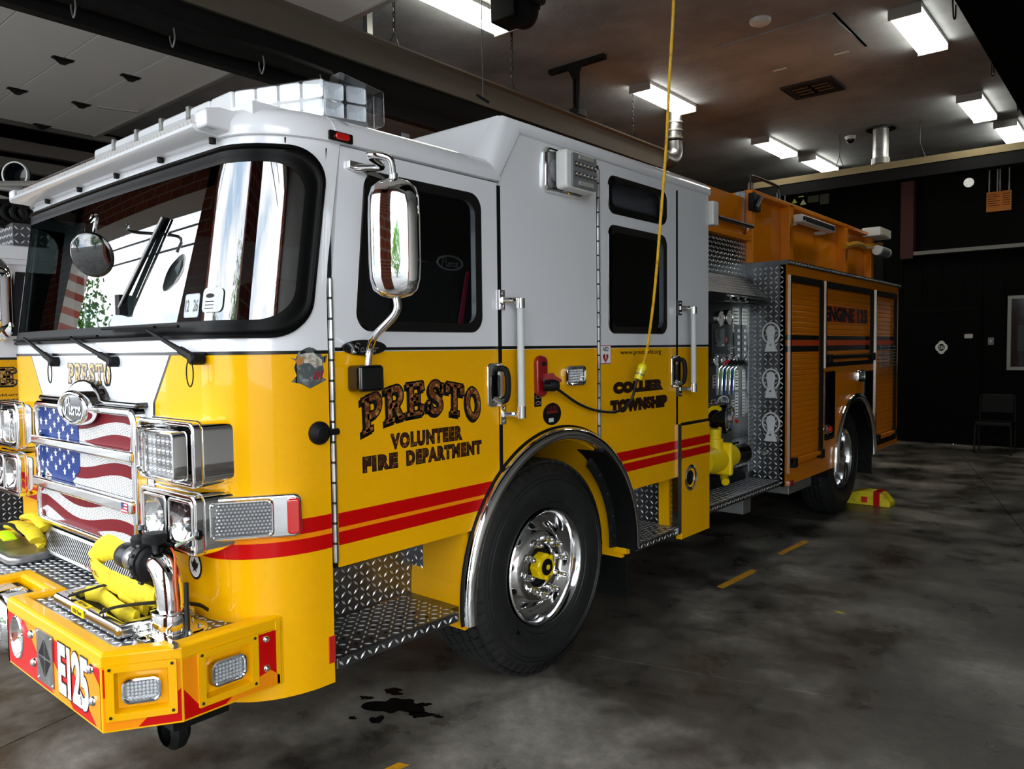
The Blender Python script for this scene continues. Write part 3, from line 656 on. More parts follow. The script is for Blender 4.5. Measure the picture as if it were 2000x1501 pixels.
def cowlpoly(name, poly, off, m, parent, sub=14, thick=None):
    """flat print on the curved cowl; poly in (m,z)"""
    bm = BM(); xs = [p[0] for p in poly]; a, b = min(xs), max(xs)
    for k in range(sub):
        q = clip(clip(poly, 1, 0, a + (b - a) * (k + 1) / sub), -1, 0, -(a + (b - a) * k / sub))
        if len(q) >= 3: bm.faces.new([bm.verts.new(surf(x, z, off)) for x, z in q])
    bmesh.ops.remove_doubles(bm, verts=bm.verts, dist=1e-5); return obj(name, bm, m, parent, sharp=80)
for sg_ in (1,):
    vp = [(-.72, Zb), (.72, Zb), (.58, 1.50), (.55, .9), (-.55, .9), (-.58, 1.50)]
    cowlpoly('pinstripe', [(-.732, Zb), (.732, Zb), (.592, 1.50), (.56, .9), (-.56, .9), (-.592, 1.50)], .0012, PIN, lower)
    cowlpoly('white_panel', vp, .0022, WHT, lower)
def strip(name, m0, m1, z0, z1, off, m, parent, nm=60):
    bm = BM(); shellpatch(bm, m0, m1, z0, z1, off, nm, 1); return obj(name, bm, m, parent, sharp=80)
mdl = mdoor(1.0)
strip('pinstripe', -mdl, mdl, Zb - .006, Zb + .006, .0025, PIN, lower)
for z0, z1 in ((1.038, 1.092), (.967, 1.020)): strip('red_stripe', .52, mdl, z0, z1, .0018, RED, lower); strip('red_stripe', -mdl, -.52, z0, z1, .0018, RED, lower)
strip('amber_stripe', .52, mdl, 1.020, 1.038, .0016, AMB, lower); strip('amber_stripe', -mdl, -.52, 1.020, 1.038, .0016, AMB, lower)
# windshield: gasket ring on the curved shell, and pane
GM, GZ0, GZ1 = 1.345, 1.735, 2.415
def mzring(a, z0, z1, r): return rr(0, (z0 + z1) / 2, 2 * a, z1 - z0, r, 10)
def dens(L, step=.05):
    out = []
    for i in range(len(L)):
        p, q = L[i], L[(i + 1) % len(L)]; n = max(1, int(math.hypot(q[0] - p[0], q[1] - p[1]) / step))
        for k in range(n): out.append((p[0] + (q[0] - p[0]) * k / n, p[1] + (q[1] - p[1]) * k / n))
    return out
bm = BM(); base = dens(mzring(GM, GZ0, GZ1, .13)); cz = (GZ0 + GZ1) / 2; rings = []
def inset(p, d):   # shrink rounded rect loop by d toward its centre lines
    ax = (GM - d) / GM; az = ((GZ1 - GZ0) / 2 - d) / ((GZ1 - GZ0) / 2); return p[0] * ax, cz + (p[1] - cz) * az
for d, o in ((0, .001), (.002, .012), (.014, .015), (.020, .006), (.032, .005), (.044, .005), (.054, .005), (.064, .0035)): rings.append([bm.verts.new(surf(*inset(p, d), o)) for p in base])
for q, s in zip(rings, rings[1:]):
    for k in range(len(q)): bm.faces.new((q[k], q[(k + 1) % len(q)], s[(k + 1) % len(q)], s[k]))
obj('gasket', bm, mat('gasket_black', '040404', .4, spec=.1), upper, sharp=50)
bm = BM(); shellpatch(bm, -WM - .01, WM + .01, WZ0 - .01, WZ1 + .01, .0015, 100, 8); ws = obj('windshield', bm, GLS, E, sharp=80, label='large curved windshield reflecting the sky')
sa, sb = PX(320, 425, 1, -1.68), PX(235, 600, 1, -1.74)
so = obj('windshield_dark_bar', tube(BM(), [sa, sb], .009, 8), BLM, E); obj('bar_edge', tube(BM(), [sa + Vector((.012, -.012, 0)), sb + Vector((.012, -.012, 0))], .005, 6), CHR, so); obj('bar_block', box(BM(), sb.x - .02, sb.x + .02, sb.y - .012, sb.y + .02, sb.z - .03, sb.z + .05), BLM, so)  # slanting black bar with a chrome edge, laid across the glass
# decals low in the windshield corner
def decal(mc, z, w_, h_, m, nm, r=.01, off=.0065): 
    return cowlpoly(nm, rr(mc, z, w_, h_, r, 3), off, m, ws, 4)
def MZ(m0, z0, off=.0): return lambda a, b, d: surf(m0 + a, z0 + b, off + d)
STK = mat('sticker_white', 'C4CCC8', .5)
decal(.86, 1.855, .10, .085, mat('sticker_grey', '9AA0A4', .5), 'inspection_sticker')
decal(.86, 1.855, .094, .079, mat('sticker_mid', 'B8BEC4', .5), 'sticker_face', off=.0068)
lettering('lettering', '12   26', MZ(.86, 1.855), -.043, .043, -.022, .022, PIN, ws, d=.0075)
decal(.985, 1.87, .11, .085, STK, 'oval_sticker', .02)
cowlpoly('sticker_logo', [(.975 + a, 1.885 + b) for a, b in arcpts(0, 0, .024, .008, 0, 350, 14)], .0068, BLM, ws, 3)
for k in range(3): cowlpoly('sticker_line', rr(.975, 1.865 - k * .012, .05, .003, .001, 2), .0068, BLM, ws, 2)
# brow and front cab roof
def brow(bm, prof, m0, m1, n):
    """prof: list of (dz, out)"""
    G = []
    for i in range(n + 1):
        m = m0 + (m1 - m0) * i / n; G.append([bm.verts.new(surf(m, 2.42, o) + Vector((0, 0, z - 2.42))) for z, o in prof])
    for i in range(n):
        for j in range(len(prof) - 1): bm.faces.new((G[i][j], G[i + 1][j], G[i + 1][j + 1], G[i][j + 1]))
    return G
bm = BM(); mr = MS + .05
PRB = [(2.445, .0), (2.447, .012), (2.465, .016), (2.49, .012), (2.52, -.005), (2.545, -.035), (2.56, -.08), (2.568, -.16), (2.572, -.30), (2.575, -.5)]
G = brow(bm, PRB[:8], -mr, mr, 90); obj('roof_brow', bm, WHT, E, sharp=60)
# roof slab and side lips
def lip(name, y0, y1, zb, m, parent, side=1, h=.0):
    x0 = 0 if side > 0 else -W
    prof = [(0, zb), (.014, zb + .004), (.018, zb + .02), (.014, zb + .045), (-.005, zb + .075), (-.035, zb + .1), (-.08, zb + .115), (-.16, zb + .123), (-.3, zb + .126), (-.3, zb + .06), (-.02, zb)]
    return obj(name, fill(BM(), [[(x0 + side * a, b) for a, b in prof]], lambda a, b, d: Vector((a, d, b)), y0, y1), m, parent, sharp=40)
lip('roof_lip', -1.33, -.43, 2.445, WHT, E); lip('roof_lip', -1.33, -.43, 2.445, WHT, E, -1)
RW = lambda a, b, d: Vector((d, a, b))
obj('roof_skin', box(BM(), -W + .12, -.12, -1.58, 1.68, 2.5, 2.564), WHT, E)
# raised rear roof with slanted face
ys, yt = -.44, -.28
obj('raised_roof', fill(BM(), [[(ys + .02, 2.5), (1.69, 2.5), (1.69, 2.80), (yt - .02, 2.80)]], RW, -W + .1, -.1), WHT, E, bevel=.02)
for side in (1, -1):
    bm = BM(); x0 = 0 if side > 0 else -W
    sec = [(0, 0), (.015, .005), (.018, .02), (.012, .05), (-.02, .08), (-.06, .1), (-.12, .106), (-.12, .0)]
    path = [((ys - .05, 2.445), (-.6, 1)), ((ys + .0, 2.445), (-.55, .85)), ((yt, 2.69), (-.4, .9)), ((1.70, 2.69), (0, 1))]
    rg = []
    for (y, z), (ny, nz_) in path: rg.append([bm.verts.new(Vector((x0 + side * a, y + ny * b, z + nz_ * b))) for a, b in sec])
    for q, s in zip(rg, rg[1:]):
        for k in range(len(sec)): bm.faces.new((q[k], q[(k + 1) % len(sec)], s[(k + 1) % len(sec)], s[k]))
    bm.faces.new(rg[0]); bm.faces.new(rg[-1][::-1]); obj('raised_roof_lip', bm, WHT, E, sharp=45)
obj('seam', box(BM(), -.62, -.615, ys - .01, -.40, 2.57, 2.78), GRY, E)
mk = PX(665, 268, 0, .02)
mm = obj('side_marker', fill(BM(), [rr(mk.y, mk.z, .105, .035, .006)], SIDE(.017), 0, .008), BLK, E); obj('marker_lens', fill(BM(), [rr(mk.y + .002, mk.z, .06, .024, .01)], SIDE(.025), 0, .01), MAR, mm, bevel=.003)
# ---------------- interior
INT = mat('cab_interior', '0A0B0D', .85, spec=.2)
inn = obj('dashboard', fill(BM(), [[(-1.62, 1.2), (-1.6, 1.74), (-1.35, 1.80), (-1.15, 1.66), (-1.1, 1.2)]], RW, -W + .12, -.12), INT, E)
obj('cab_floor', box(BM(), -W + .7, -.7, -1.55, 1.65, .9, .96), INT, E); obj('headliner', box(BM(), -W + .05, -.05, -1.5, 1.65, 2.42, 2.44), INT, E)
obj('rear_bulkhead', box(BM(), -W + .05, -.05, 1.6, 1.66, .9, 2.5), INT, E); obj('engine_tunnel', box(BM(), -1.7, -.7, -1.3, .6, .96, 1.5), INT, E)
for xx in (-.45, -1.9):
    st = obj('seat', box(BM(), xx - .25, xx + .25, -.95, -.45, 1.2, 1.38), INT, E, bevel=.04); obj('seat_back', box(BM(), xx - .25, xx + .25, -.5, -.36, 1.38, 2.12), INT, st, bevel=.04)
q = PX(855, 520, 0, -.3); fr = lambda a, b, d: Vector((q.x + .1 + d, q.y + a, q.z + b))
obj('seat_badge', fill(BM(), [arcpts(0, 0, .085, .035, 0, 350, 28), arcpts(0, 0, .074, .028, 0, 350, 28)], lambda a, b, d: Vector((-.16 + d, q.y + a - .06, q.z + b)), 0, .003), LGR, E)
script('seat_script', 'Pierce', lambda a, b, d: Vector((-.16 + d, q.y + a - .06, q.z + b)), 0, 0, .11, .04, LGR, E)
sw_ = obj('steering_wheel', tube(BM(), [(-.48 + .22 * math.cos(t), -1.12 + .1 * math.sin(t), 1.80 + .19 * math.sin(t)) for t in [i * math.pi / 12 for i in range(24)]], .016, 8, closed=True), BLM, E)
bm = BM()
for t in (0, 2.1, 4.2): tube(bm, [(-.48, -1.12, 1.79), (-.48 + .21 * math.cos(t), -1.12 + .1 * math.sin(t), 1.80 + .18 * math.sin(t))], .012, 6)
obj('spoke', bm, BLM, sw_)
# ---------------- side panels of the visible side (x = 0)
WC = (0.03, .56); AR = .70
def arc(a0, a1, r=AR, c=WC, n=20): return [(c[0] + r * math.cos(math.radians(a0 + (a1 - a0) * i / n)), c[1] + r * math.sin(math.radians(a0 + (a1 - a0) * i / n))) for i in range(n + 1)]
def atz(z, s): return WC[0] + s * math.sqrt(max(0, AR ** 2 - (z - WC[1]) ** 2))
def aty(y): return WC[1] + math.sqrt(max(0, AR ** 2 - (y - WC[0]) ** 2))
Y1, Y2, Y3, Y4, Y5, Y6 = -1.355, -.432, -.418, .372, .386, 1.255   # door and panel joints
DB = .885
def ang(y, z): return math.degrees(math.atan2(z - WC[1], y - WC[0]))
T = .035; S0 = SIDE(0)
WINF = rr((-1.24 - .545) / 2, (1.765 + 2.365) / 2, .70, .61, .06)
def winf(d):   # forward-leaning leading edge of the front door window
    L = rr(-.893, 2.067, .70 - 2 * d, .612 - 2 * d, .07 - d * .5, 7); out = []
    for y, z in L:
        k = max(0, (-.893 - y) / .35); out.append((y + k * .05 * max(0, (z - 1.85)) / .5 - k * .0, z))
    return out
# upper (white) and lower (yellow) skins
FD = plate('front_door', [[(Y1 + .01, Zb), (Y2, Zb), (Y2, 2.44), (-1.30, 2.44), (-1.35, 1.95)], winf(.03)], S0, -T, 0, WHT, E, label='front cab door, white above and yellow below')
ya = atz(DB, -1)
lowdoor = [(Y1 + .01, DB), (ya, DB)] + arc(ang(ya, DB), ang(Y2, aty(Y2))) + [(Y2, Zb), (Y1 + .01, Zb)]
plate('door_skin_yellow', [lowdoor], S0, -T, 0, YEL, FD)
MP = plate('middle_side_panel', [[(Y3, Zb), (Y4, Zb), (Y4, 2.69), (-.27, 2.69), (Y3, 2.46)]], S0, -T, 0, WHT, E)
plate('panel_skin_yellow', [[(Y3, aty(Y3))] + arc(ang(Y3, aty(Y3)), ang(Y4, aty(Y4))) + [(Y4, Zb), (Y3, Zb)]], S0, -T, 0, YEL, MP)
W2 = rr((.482 + 1.13) / 2, 2.066, .65, .60, .06, 7); W3 = rr((.482 + 1.13) / 2, 2.53, .65, .21, .06, 7)
def sh(L, cy, cz, d): 
    ys_ = [p[0] for p in L]; zs_ = [p[1] for p in L]; kx = 1 - 2 * d / (max(ys_) - min(ys_)); kz = 1 - 2 * d / (max(zs_) - min(zs_)); return [(cy + (y - cy) * kx, cz + (z - cz) * kz) for y, z in L]
RD = plate('rear_door', [[(Y5, Zb), (Y6, Zb), (Y6, 2.69), (Y5, 2.69)], sh(W2, .806, 2.066, .03), sh(W3, .806, 2.53, .025)], S0, -T, 0, WHT, E, label='rear cab door, white above and yellow below')
yb = atz(.865, 1)
plate('door_skin_yellow', [[(Y5, aty(Y5))] + arc(ang(Y5, aty(Y5)), ang(yb, .865)) + [(Y6, .865), (Y6, Zb), (Y5, Zb)]], S0, -T, 0, YEL, RD)
RP = plate('rear_corner_panel', [[(Y6 + .014, Zb), (1.70, Zb), (1.70, 2.69), (Y6 + .014, 2.69)]], S0, -T, 0, WHT, E)
plate('panel_skin_yellow', [[(Y6 + .014, 1.20), (1.70, 1.20), (1.70, Zb), (Y6 + .014, Zb)]], S0, -T, 0, YEL, RP)
LD = plate('lower_corner_door', [[(1.31, .455), (1.71, .455), (1.71, 1.185), (1.31, 1.185)]], S0, -T, .006, YEL, E, bevel=.004)
obj('jamb_strip', box(BM(), -.03, .012, 1.255, 1.30, .5, 1.2), ALU, E)
obj('gap_seal', box(BM(), -.045, -.037, Y1 - .02, 1.7, .9, 2.68), BLM, E) if False else None
# black seals seen in the joints
for y, z0, z1, w_ in (((Y2 + Y3) / 2, aty(Y2) + .0, 2.43, .024), (Y6 + .007, 1.2, 2.66, .022), ((Y4 + Y5) / 2, aty(Y4), 2.66, .022), (Y1, DB, 2.42, .014)):
    obj('door_seal', box(BM(), -.03, .0018 if w_ > .02 else -.004, y - w_ / 2, y + w_ / 2, z0, z1), BLM, E)
obj('cab_end', box(BM(), -W + .03, -.03, 1.68, 1.705, .5, 2.74), WHT, E)
obj('cab_side_far', fill(BM(), [[(-1.36, .9)] + [(p[0], p[1]) for p in arc(ang(atz(.9, -1), .9), ang(atz(.9, 1), .9))] + [(1.7, .9), (1.7, 2.68), (-1.3, 2.68 - .2)]], SIDE(-W), 0, .03), WHT, E)
# belt line and stripes
def sidestrip(nm, y0, y1, z0, z1, m, parent, d=.0012): return obj(nm, fill(BM(), [[(y0, z0), (y1, z0), (y1, z1), (y0, z1)]], S0, d), m, parent, flat=True)
for y0, y1, p in ((Y1 + .01, Y2, FD), (Y3, Y4, MP), (Y5, Y6, RD), (Y6 + .014, 1.70, RP)): sidestrip('pinstripe', y0, y1, Zb + .003, Zb + .016, PIN, p)
obj('belt_moulding', box(BM(), 0, .008, -1.19, -.45, Zb + .004, Zb + .016), BLK, FD, bevel=.003)
for i, (z0, z1) in enumerate(((1.033, 1.087), (.967, 1.017))):
    ye = lambda z: atz(z, -1) - .012
    obj('red_stripe', fill(BM(), [[(Y1 + .01, z0), (ye(z0), z0), (ye(z1), z1), (Y1 + .01, z1)]], S0, .0014), RED, FD, flat=True)
    ye = lambda z: atz(z, 1) + .012
    obj('red_stripe', fill(BM(), [[(Y6, z0 + .01), (ye(z0 + .01), z0 + .01), (ye(z1 + .01), z1 + .01), (Y6, z1 + .01)]], S0, .0014), RED, RD, flat=True)
    sidestrip('red_stripe', 1.31, 1.71, z0 + .01, z1 + .01, RED, LD, .0075)
ye = lambda z: atz(z, -1) - .012
obj('amber_stripe', fill(BM(), [[(Y1 + .01, 1.017), (ye(1.017), 1.017), (ye(1.033), 1.033), (Y1 + .01, 1.033)]], S0, .0012), AMB, FD, flat=True)
obj('black_gap', box(BM(), -.002, .004, 1.31, 1.71, 1.19, 1.205), BLM, E)
vq = PX(1348, 932, 0, .006); vg = obj('filler_cup', lathe(BM(), [(.075, .006), (.085, .012), (.072, .018), (.062, .014), (.058, -.02), (0, -.02)], (0, vq.y, vq.z), 'x', 28), CHR, LD)
obj('cup_face', lathe(BM(), [(.055, .002), (.045, .008), (.02, .01), (0, .01)], (0, vq.y, vq.z), 'x', 24), BLM, vg)
# windows
def window(parent, L, cy, cz, glassm=GLT):
    bm = BM(); Ls = [sh(L, cy, cz, d) for d in (0, .003, .012, .04)]; rg = [[bm.verts.new(Vector((x, a, b))) for a, b in l] for l, x in zip(Ls, (.0005, .005, .004, .0025))]
    for q, s in zip(rg, rg[1:]):
        for k in range(len(q)): bm.faces.new((q[k], q[(k + 1) % len(q)], s[(k + 1) % len(q)], s[k]))
    g = obj('window_seal', bm, BLK, parent); obj('window_pane', fill(BM(), [sh(L, cy, cz, .028)], S0, .001), glassm, parent)
window(FD, winf(0), -.893, 2.067); window(RD, W2, .806, 2.066); window(RD, W3, .806, 2.53)
q = PX(905, 600, 0, -.12); q0 = PX(892, 648, 0, -.14); q1 = PX(912, 530, 0, -.14)
obj('pink_strap', fill(BM(), [[(q0.y, q0.z), (q0.y + .03, q0.z), (q1.y + .012, q1.z), (q1.y - .008, q1.z)]], lambda a, b, d: Vector((-.14 + d, a, b)), 0, .004), PNK, E)
# hinges
def hinge(y, z0, z1, parent, lean=0):
    h = obj('hinge', cyl(BM(), (.004, y, z0), (.004, y, z1), .0085, 10), STL, parent)
    n = max(2, int((z1 - z0) / .075))
    for k in range(n): obj('knuckle', cyl(BM(), (.005, y, z0 + (k + .06) * (z1 - z0) / n), (.005, y, z0 + (k + .94) * (z1 - z0) / n), .0105, 10), BRU, h)
    return h
hinge(-1.363, .905, 1.955, FD); hinge((Y4 + Y5) / 2, 1.19, 2.64, RD)
# door handles
def handle(y, z, parent):
    h = obj('handle', fill(BM(), [rr(y, z, .115, .20, .025)], S0, 0, .012), CHR, parent, bevel=.006, seg=3)
    obj('handle_recess', fill(BM(), [rr(y - .006, z - .005, .062, .10, .01)], S0, .012, .0135), BLK, h)
    bm = BM(); tube(bm, smooth([(.012, y + .025, z + .075), (.045, y + .03, z + .065), (.055, y + .032, z), (.045, y + .03, z - .065), (.012, y + .025, z - .075)], 5), .014, 10); obj('handle_grip', bm, BLM, h)
    bm = BM(); tube(bm, smooth([(.01, y - .02, z - .06), (.03, y - .0, z - .075), (.035, y + .03, z - .06)], 4), .012, 8); obj('latch', bm, CHR, h)
handle(-.465, 1.525, FD); handle(1.235, 1.535, RD)
# grab rails
def grab(y, z0, z1, parent, x0=0., out=.075):
    bm = BM(); cyl(bm, (x0 + out, y, z0 + .03), (x0 + out, y, z1 - .03), .0165, 16); g = obj('grab_rail', bm, mat('knurled_grip', 'D0D2D0', .5, bump=(400, .5, .001)), parent)
    for z, s in ((z0, 1), (z1, -1)):
        bm = BM(); cyl(bm, (x0 + out, y, z - .006), (x0 + out, y, z + s * .05), .021, 16); tube(bm, smooth([(x0 + out, y, z + s * .012), (x0 + out * .55, y - .018, z + s * .012), (x0 + .012, y - .05, z + s * .012)], 4), .013, 10)
        box(bm, x0, x0 + .012, y - .07, y - .035, z + s * .012 - .045, z + s * .012 + .045); k = obj('stanchion', bm, CHR, g)
        for dz in (-.03, .03): obj('bolt', lathe(BM(), [(0, .02), (.006, .018), (.009, .012)], (x0, y - .052, z + s * .012 + dz), 'x', 8), CHR, g)
grab(-.365, 1.375, 1.925, MP); grab(1.34, 1.41, 1.945, RP)
# side scene lamp
q = PX(1097, 340, 0, 0.0)
def lampbox(parent, mp, w_, h_, dep, nx, ny, bez=CHR, frame=.02, face=WPL, lens=LNS, cup=.38, name='lamp', r=.03, inner=None):
    """rounded rectangular lamp with bezel, reflector cups and clear lens; mp(a,b,d)"""
    L = rr(0, 0, w_, h_, r, 6); Li = rr(0, 0, w_ - 2 * frame, h_ - 2 * frame, max(.004, r - frame * .6), 6)
    bm = BM(); P = [(L, 0), (L, dep * .6), (rr(0, 0, w_ - frame * .5, h_ - frame * .5, r, 6), dep * .95), (rr(0, 0, w_ - frame * 1.4, h_ - frame * 1.4, r * .8, 6), dep), (Li, dep * .85), (Li, dep * .35)]
    rg = [[bm.verts.new(mp(a, b, d)) for a, b in l] for l, d in P]
    for q_, s in zip(rg, rg[1:]):
        for k in range(len(q_)): bm.faces.new((q_[k], q_[(k + 1) % len(q_)], s[(k + 1) % len(q_)], s[k]))
    bz = obj(name, bm, bez, parent, sharp=40)
    obj('reflector', fill(BM(), [Li], mp, dep * .3, dep * .36), inner or CHR, bz)
    bm = BM(); iw, ih = (w_ - 2 * frame) * .92, (h_ - 2 * frame) * .9; cw, ch = iw / nx, ih / ny; cr = min(cw, ch) * .46
    for i in range(nx):
        for j in range(ny):
            cx, cy = -iw / 2 + (i + .5) * cw, -ih / 2 + (j + .5) * ch; pr = [(cr, .72), (cr * .75, .5), (cr * .3, .4), (0, .4)]; rg = []
            for r_, d in pr: rg.append([bm.verts.new(mp(cx + r_ * math.cos(t) * min(1.6, cw / ch if cw > ch else 1), cy + r_ * math.sin(t), dep * d)) for t in [k * math.pi / 5 for k in range(10)]] if r_ else [bm.verts.new(mp(cx, cy, dep * .55))])
            for q_, s in zip(rg, rg[1:]):
                for k in range(10):
                    if len(s) == 1: bm.faces.new((q_[k], q_[(k + 1) % 10], s[0]))
                    else: bm.faces.new((q_[k], q_[(k + 1) % 10], s[(k + 1) % 10], s[k]))
    c = obj('led_cups', bm, mat('led_white', 'F4F6F8', .15, .6), bz, kind='stuff')
    bm = BM(); fill(bm, [rr(0, 0, w_ - 2 * frame - .002, h_ - 2 * frame - .002, max(.004, r - frame * .6), 6)], mp, dep * .78, dep * .82)
    obj('lens', bm, lens, bz); return bz
SP = lambda y, z, x0=0.: PL((x0, y, z), (0, 1, 0), (0, 0, 1))
lampbox(MP, SP(q.y - .01, q.z), .31, .215, .03, 2, 1, frame=.02, name='scene_lamp_bezel', inner=CHR)
sl = obj('scene_lamp', fill(BM(), [rr(q.y + .03, q.z + .002, .25, .19, .02)], S0, .03, .10), WPL, MP, bevel=.012)
obj('lamp_face', fill(BM(), [rr(q.y + .045, q.z, .21, .165, .015)], S0, .10, .112), GRY, sl, bevel=.006)
bm = BM()
for i in range(6):
    for j in (-.022, .026): lathe(bm, [(.0135, .118), (.011, .116), (.004, .113), (0, .114)], (0, q.y - .04 + i * .033, q.z + j), 'x', 10)
obj('led_lens', bm, CHR, sl, kind='stuff')
for dz in (.066, -.062): obj('lamp_rib', fill(BM(), [rr(q.y + .05, q.z + dz, .12, .022, .006)], S0, .112, .12), LGR, sl)
# warning lamp, shoreline inlet, stickers
q = PX(1119, 733, 0, 0); lampbox(MP, SP(q.y, q.z), .17, .11, .03, 8, 5, frame=.018, name='warning_lamp', r=.03)
q = PX(1052, 734, 0, 0); Q = q.copy()
inl = obj('shoreline_inlet', fill(BM(), [rr(q.y, q.z, .085, .20, .035)], S0, 0, .03), mat('inlet_red', '8C0A10', .3, coat=.5), MP, bevel=.012, seg=3)
obj('inlet_window', fill(BM(), [rr(q.y + .004, q.z + .06, .03, .02, .003)], S0, .03, .033), BLK, inl)
obj('inlet_lid', fill(BM(), [[(-.02, .0), (.055, -.012), (.06, 0), (.03, .02), (.02, .035), (-.02, .03)]], lambda a, b, d: Vector((.04 + d + a * .6, q.y + .02 + a, q.z - .02 + b)), 0, .008), MAT['inlet_red'], inl)
obj('plug', tube(BM(), [(.03, q.y + .0, q.z - .045), (.07, q.y + .03, q.z - .045), (.085, q.y + .05, q.z - .045)], [.028, .03, .02], 14), BLM, inl)
q = PX(1050, 780, 0, 0); obj('small_label', fill(BM(), [rr(q.y, q.z, .055, .07, .003)], S0, .001, .002), BLM, MP)
for dz in (.013, -.017): obj('label_oval', fill(BM(), [[(q.y + a, q.z + dz + b) for a, b in arcpts(0, 0, .02, .009, 0, 350, 16)], [(q.y + a, q.z + dz + b) for a, b in arcpts(0, 0, .016, .006, 0, 350, 16)]], S0, .003), LGR, MP)
q = PX(1078, 808, 0, 0); ci = lambda r: [(q.y + a, q.z + b) for a, b in arcpts(0, 0, r, r * .74, 0, 350, 32)]
obj('round_sticker', fill(BM(), [ci(.075)], S0, .001, .002), BLM, MP)
obj('sticker_print', fill(BM(), [rr(q.y, q.z + .01, .09, .014, .004)], S0, .003), mat('sticker_red', '6A1408', .6), MP)
lettering('lettering', 'THE RED', S0, q.y - .045, q.y + .045, q.z + .022, q.z + .04, MAT['sticker_red'], MP, d=.003); obj('sticker_tag', fill(BM(), [rr(q.y - .01, q.z - .03, .04, .02, .003)], S0, .003), STK, MP)
q = PX(1182, 692, 0, 0); obj('aed_sticker', fill(BM(), [rr(q.y, q.z, .11, .105, .003)], S0, .001, .002), mat('sticker_paper', 'F0F0EE', .5), RD)
obj('sticker_border', fill(BM(), [rr(q.y, q.z, .108, .102, .003), rr(q.y, q.z, .1, .094, .003)], S0, .003), mat('sticker_crimson', 'A01028', .5), RD)
lettering('lettering', 'AED', S0, q.y - .028, q.y + .03, q.z + .018, q.z + .042, PIN, RD, d=.003)
hp = []
for i in range(26):
    t = i * 2 * math.pi / 26; hp.append((q.y + .0019 * 16 * math.sin(t) ** 3 * .9, q.z - .018 + .0018 * (13 * math.cos(t) - 5 * math.cos(2 * t) - 2 * math.cos(3 * t) - math.cos(4 * t))))
obj('heart', fill(BM(), [hp], S0, .003), MAT['sticker_crimson'], RD)
obj('bolt_symbol', fill(BM(), [[(q.y + a, q.z - .018 + b) for a, b in ((-.002, .018), (.006, .018), (.002, .005), (.008, .005), (-.004, -.02), (0, -.002), (-.006, -.002))]], S0, .004), MAT['sticker_paper'], RD)
# lettering on the doors
def archw(u0, u1, rise, tilt=0): 
    return lambda u, v: (u, v - rise * (((u - u0) / (u1 - u0) - .5) * 2) ** 2)
slab('door_lettering', 'PRESTO', S0, -1.235, -.555, .135, 1.424, GOLD, PIN, FD, hw=.088, arch=.06, tilt=.035, label='arched gold lettering PRESTO on the front door')
GB = mat('gold_leaf_dark', '3C1A0A', .35, .2, vary=(60, 'B0703C', .52, .7))
outlined('lettering', 'VOLUNTEER', S0, -1.085, -.685, 1.298, 1.356, GB, PIN, FD, bold=.04, edge=.05, space=1.2)
outlined('lettering', 'FIRE', S0, -1.225, -1.055, 1.224, 1.28, GB, PIN, FD, bold=.04, edge=.05, space=1.2)
outlined('lettering', 'DEPARTMENT', S0, -1.005, -.562, 1.224, 1.28, GB, PIN, FD, bold=.04, edge=.05, space=1.2)
outlined('lettering', 'COLLIER', S0, .53, 1.075, 1.432, 1.492, mat('dark_gold', '2A120A', .4, .2, vary=(60, '6A3A1C', .5, .75)), PIN, RD, bold=.07, edge=.06, space=1.15)
outlined('lettering', 'TOWNSHIP', S0, .50, 1.13, 1.325, 1.392, MAT['dark_gold'], PIN, RD, bold=.07, edge=.06, space=1.15)
lettering('lettering', 'www.prestovfd.org', S0, .60, 1.06, 1.640, 1.676, PIN, RD, bold=.015)
q = PX(700, 680, 0, 0); ov = obj('name_badge', fill(BM(), [[(-1.212 + a, 1.7 + b) for a, b in arcpts(0, 0, .105, .03, 0, 352, 36)]], S0, .001, .012), BLK, FD, bevel=.004)
script('badge_script', 'Saber', lambda a, b, d: Vector((.0125 + d, -1.212 + a, 1.697 + b)), 0, 0, .12, .035, CHR, ov)
slab('front_lettering', 'PRESTO', lambda a, b, d: surf(a - XC, b, d + .0025), -1.415, -.955, .082, 1.562, GLD2, PIN, lower, hw=.085)
# bald eagle shield sticker and black round antenna puck on the cowl
def sideu(px, py, off=.001):
    # point on curved cowl seen at pixel: march m
    best = None
    for i in range(400):
        m = .8 + i * .0017; p = surf(m, 1.5)
        r = R @ Vector((px - 1000, 750.5 - py, -F)); t = (p.x - CAM.x) / r.x; 
        yy = CAM.y + r.y * t; e = abs(yy - p.y)
        if best is None or e < best[0]: best = (e, m, CAM.z + r.z * t)
    return best[1], best[2]
m_, z_ = sideu(604, 717)
cowlpoly('eagle_sticker', [(m_ + a * .062, z_ + b * .072) for a, b in ((-1, .5), (-.75, .42), (-.6, .75), (-.2, .95), (0, 1), (.25, .95), (.65, .7), (.8, .5), (1.1, .6), (.95, .25), (.75, .2), (.85, -.2), (.7, -.5), (1, -.65), (.6, -.8), (0, -1.05), (-.5, -.8), (-1.0, -.7), (-.7, -.4), (-.85, 0), (-.7, .3))], .002, mat('sticker_slate', '4C5354', .5, vary=(40, '9AA09A', .5, .7)), lower)
cowlpoly('eagle_head', [(m_ + a * .05, z_ + .01 + b * .05) for a, b in ((-.8, .5), (-.4, .8), (.3, .85), (.9, .3), (.9, -.1), (.3, -.2), (.0, .1), (-.4, .1), (-.7, .0), (-.9, .2))], .003, mat('sticker_cream', 'C8C4B4', .5, vary=(70, '8A8478', .45, .6)), lower)
cowlpoly('eagle_beak', [(m_ + a * .05, z_ + .01 + b * .05) for a, b in ((-.95, .3), (-.7, .6), (-.35, .5), (-.4, .1), (-.8, -.1))], .0035, mat('sticker_tan', 'A8743C', .5), lower)
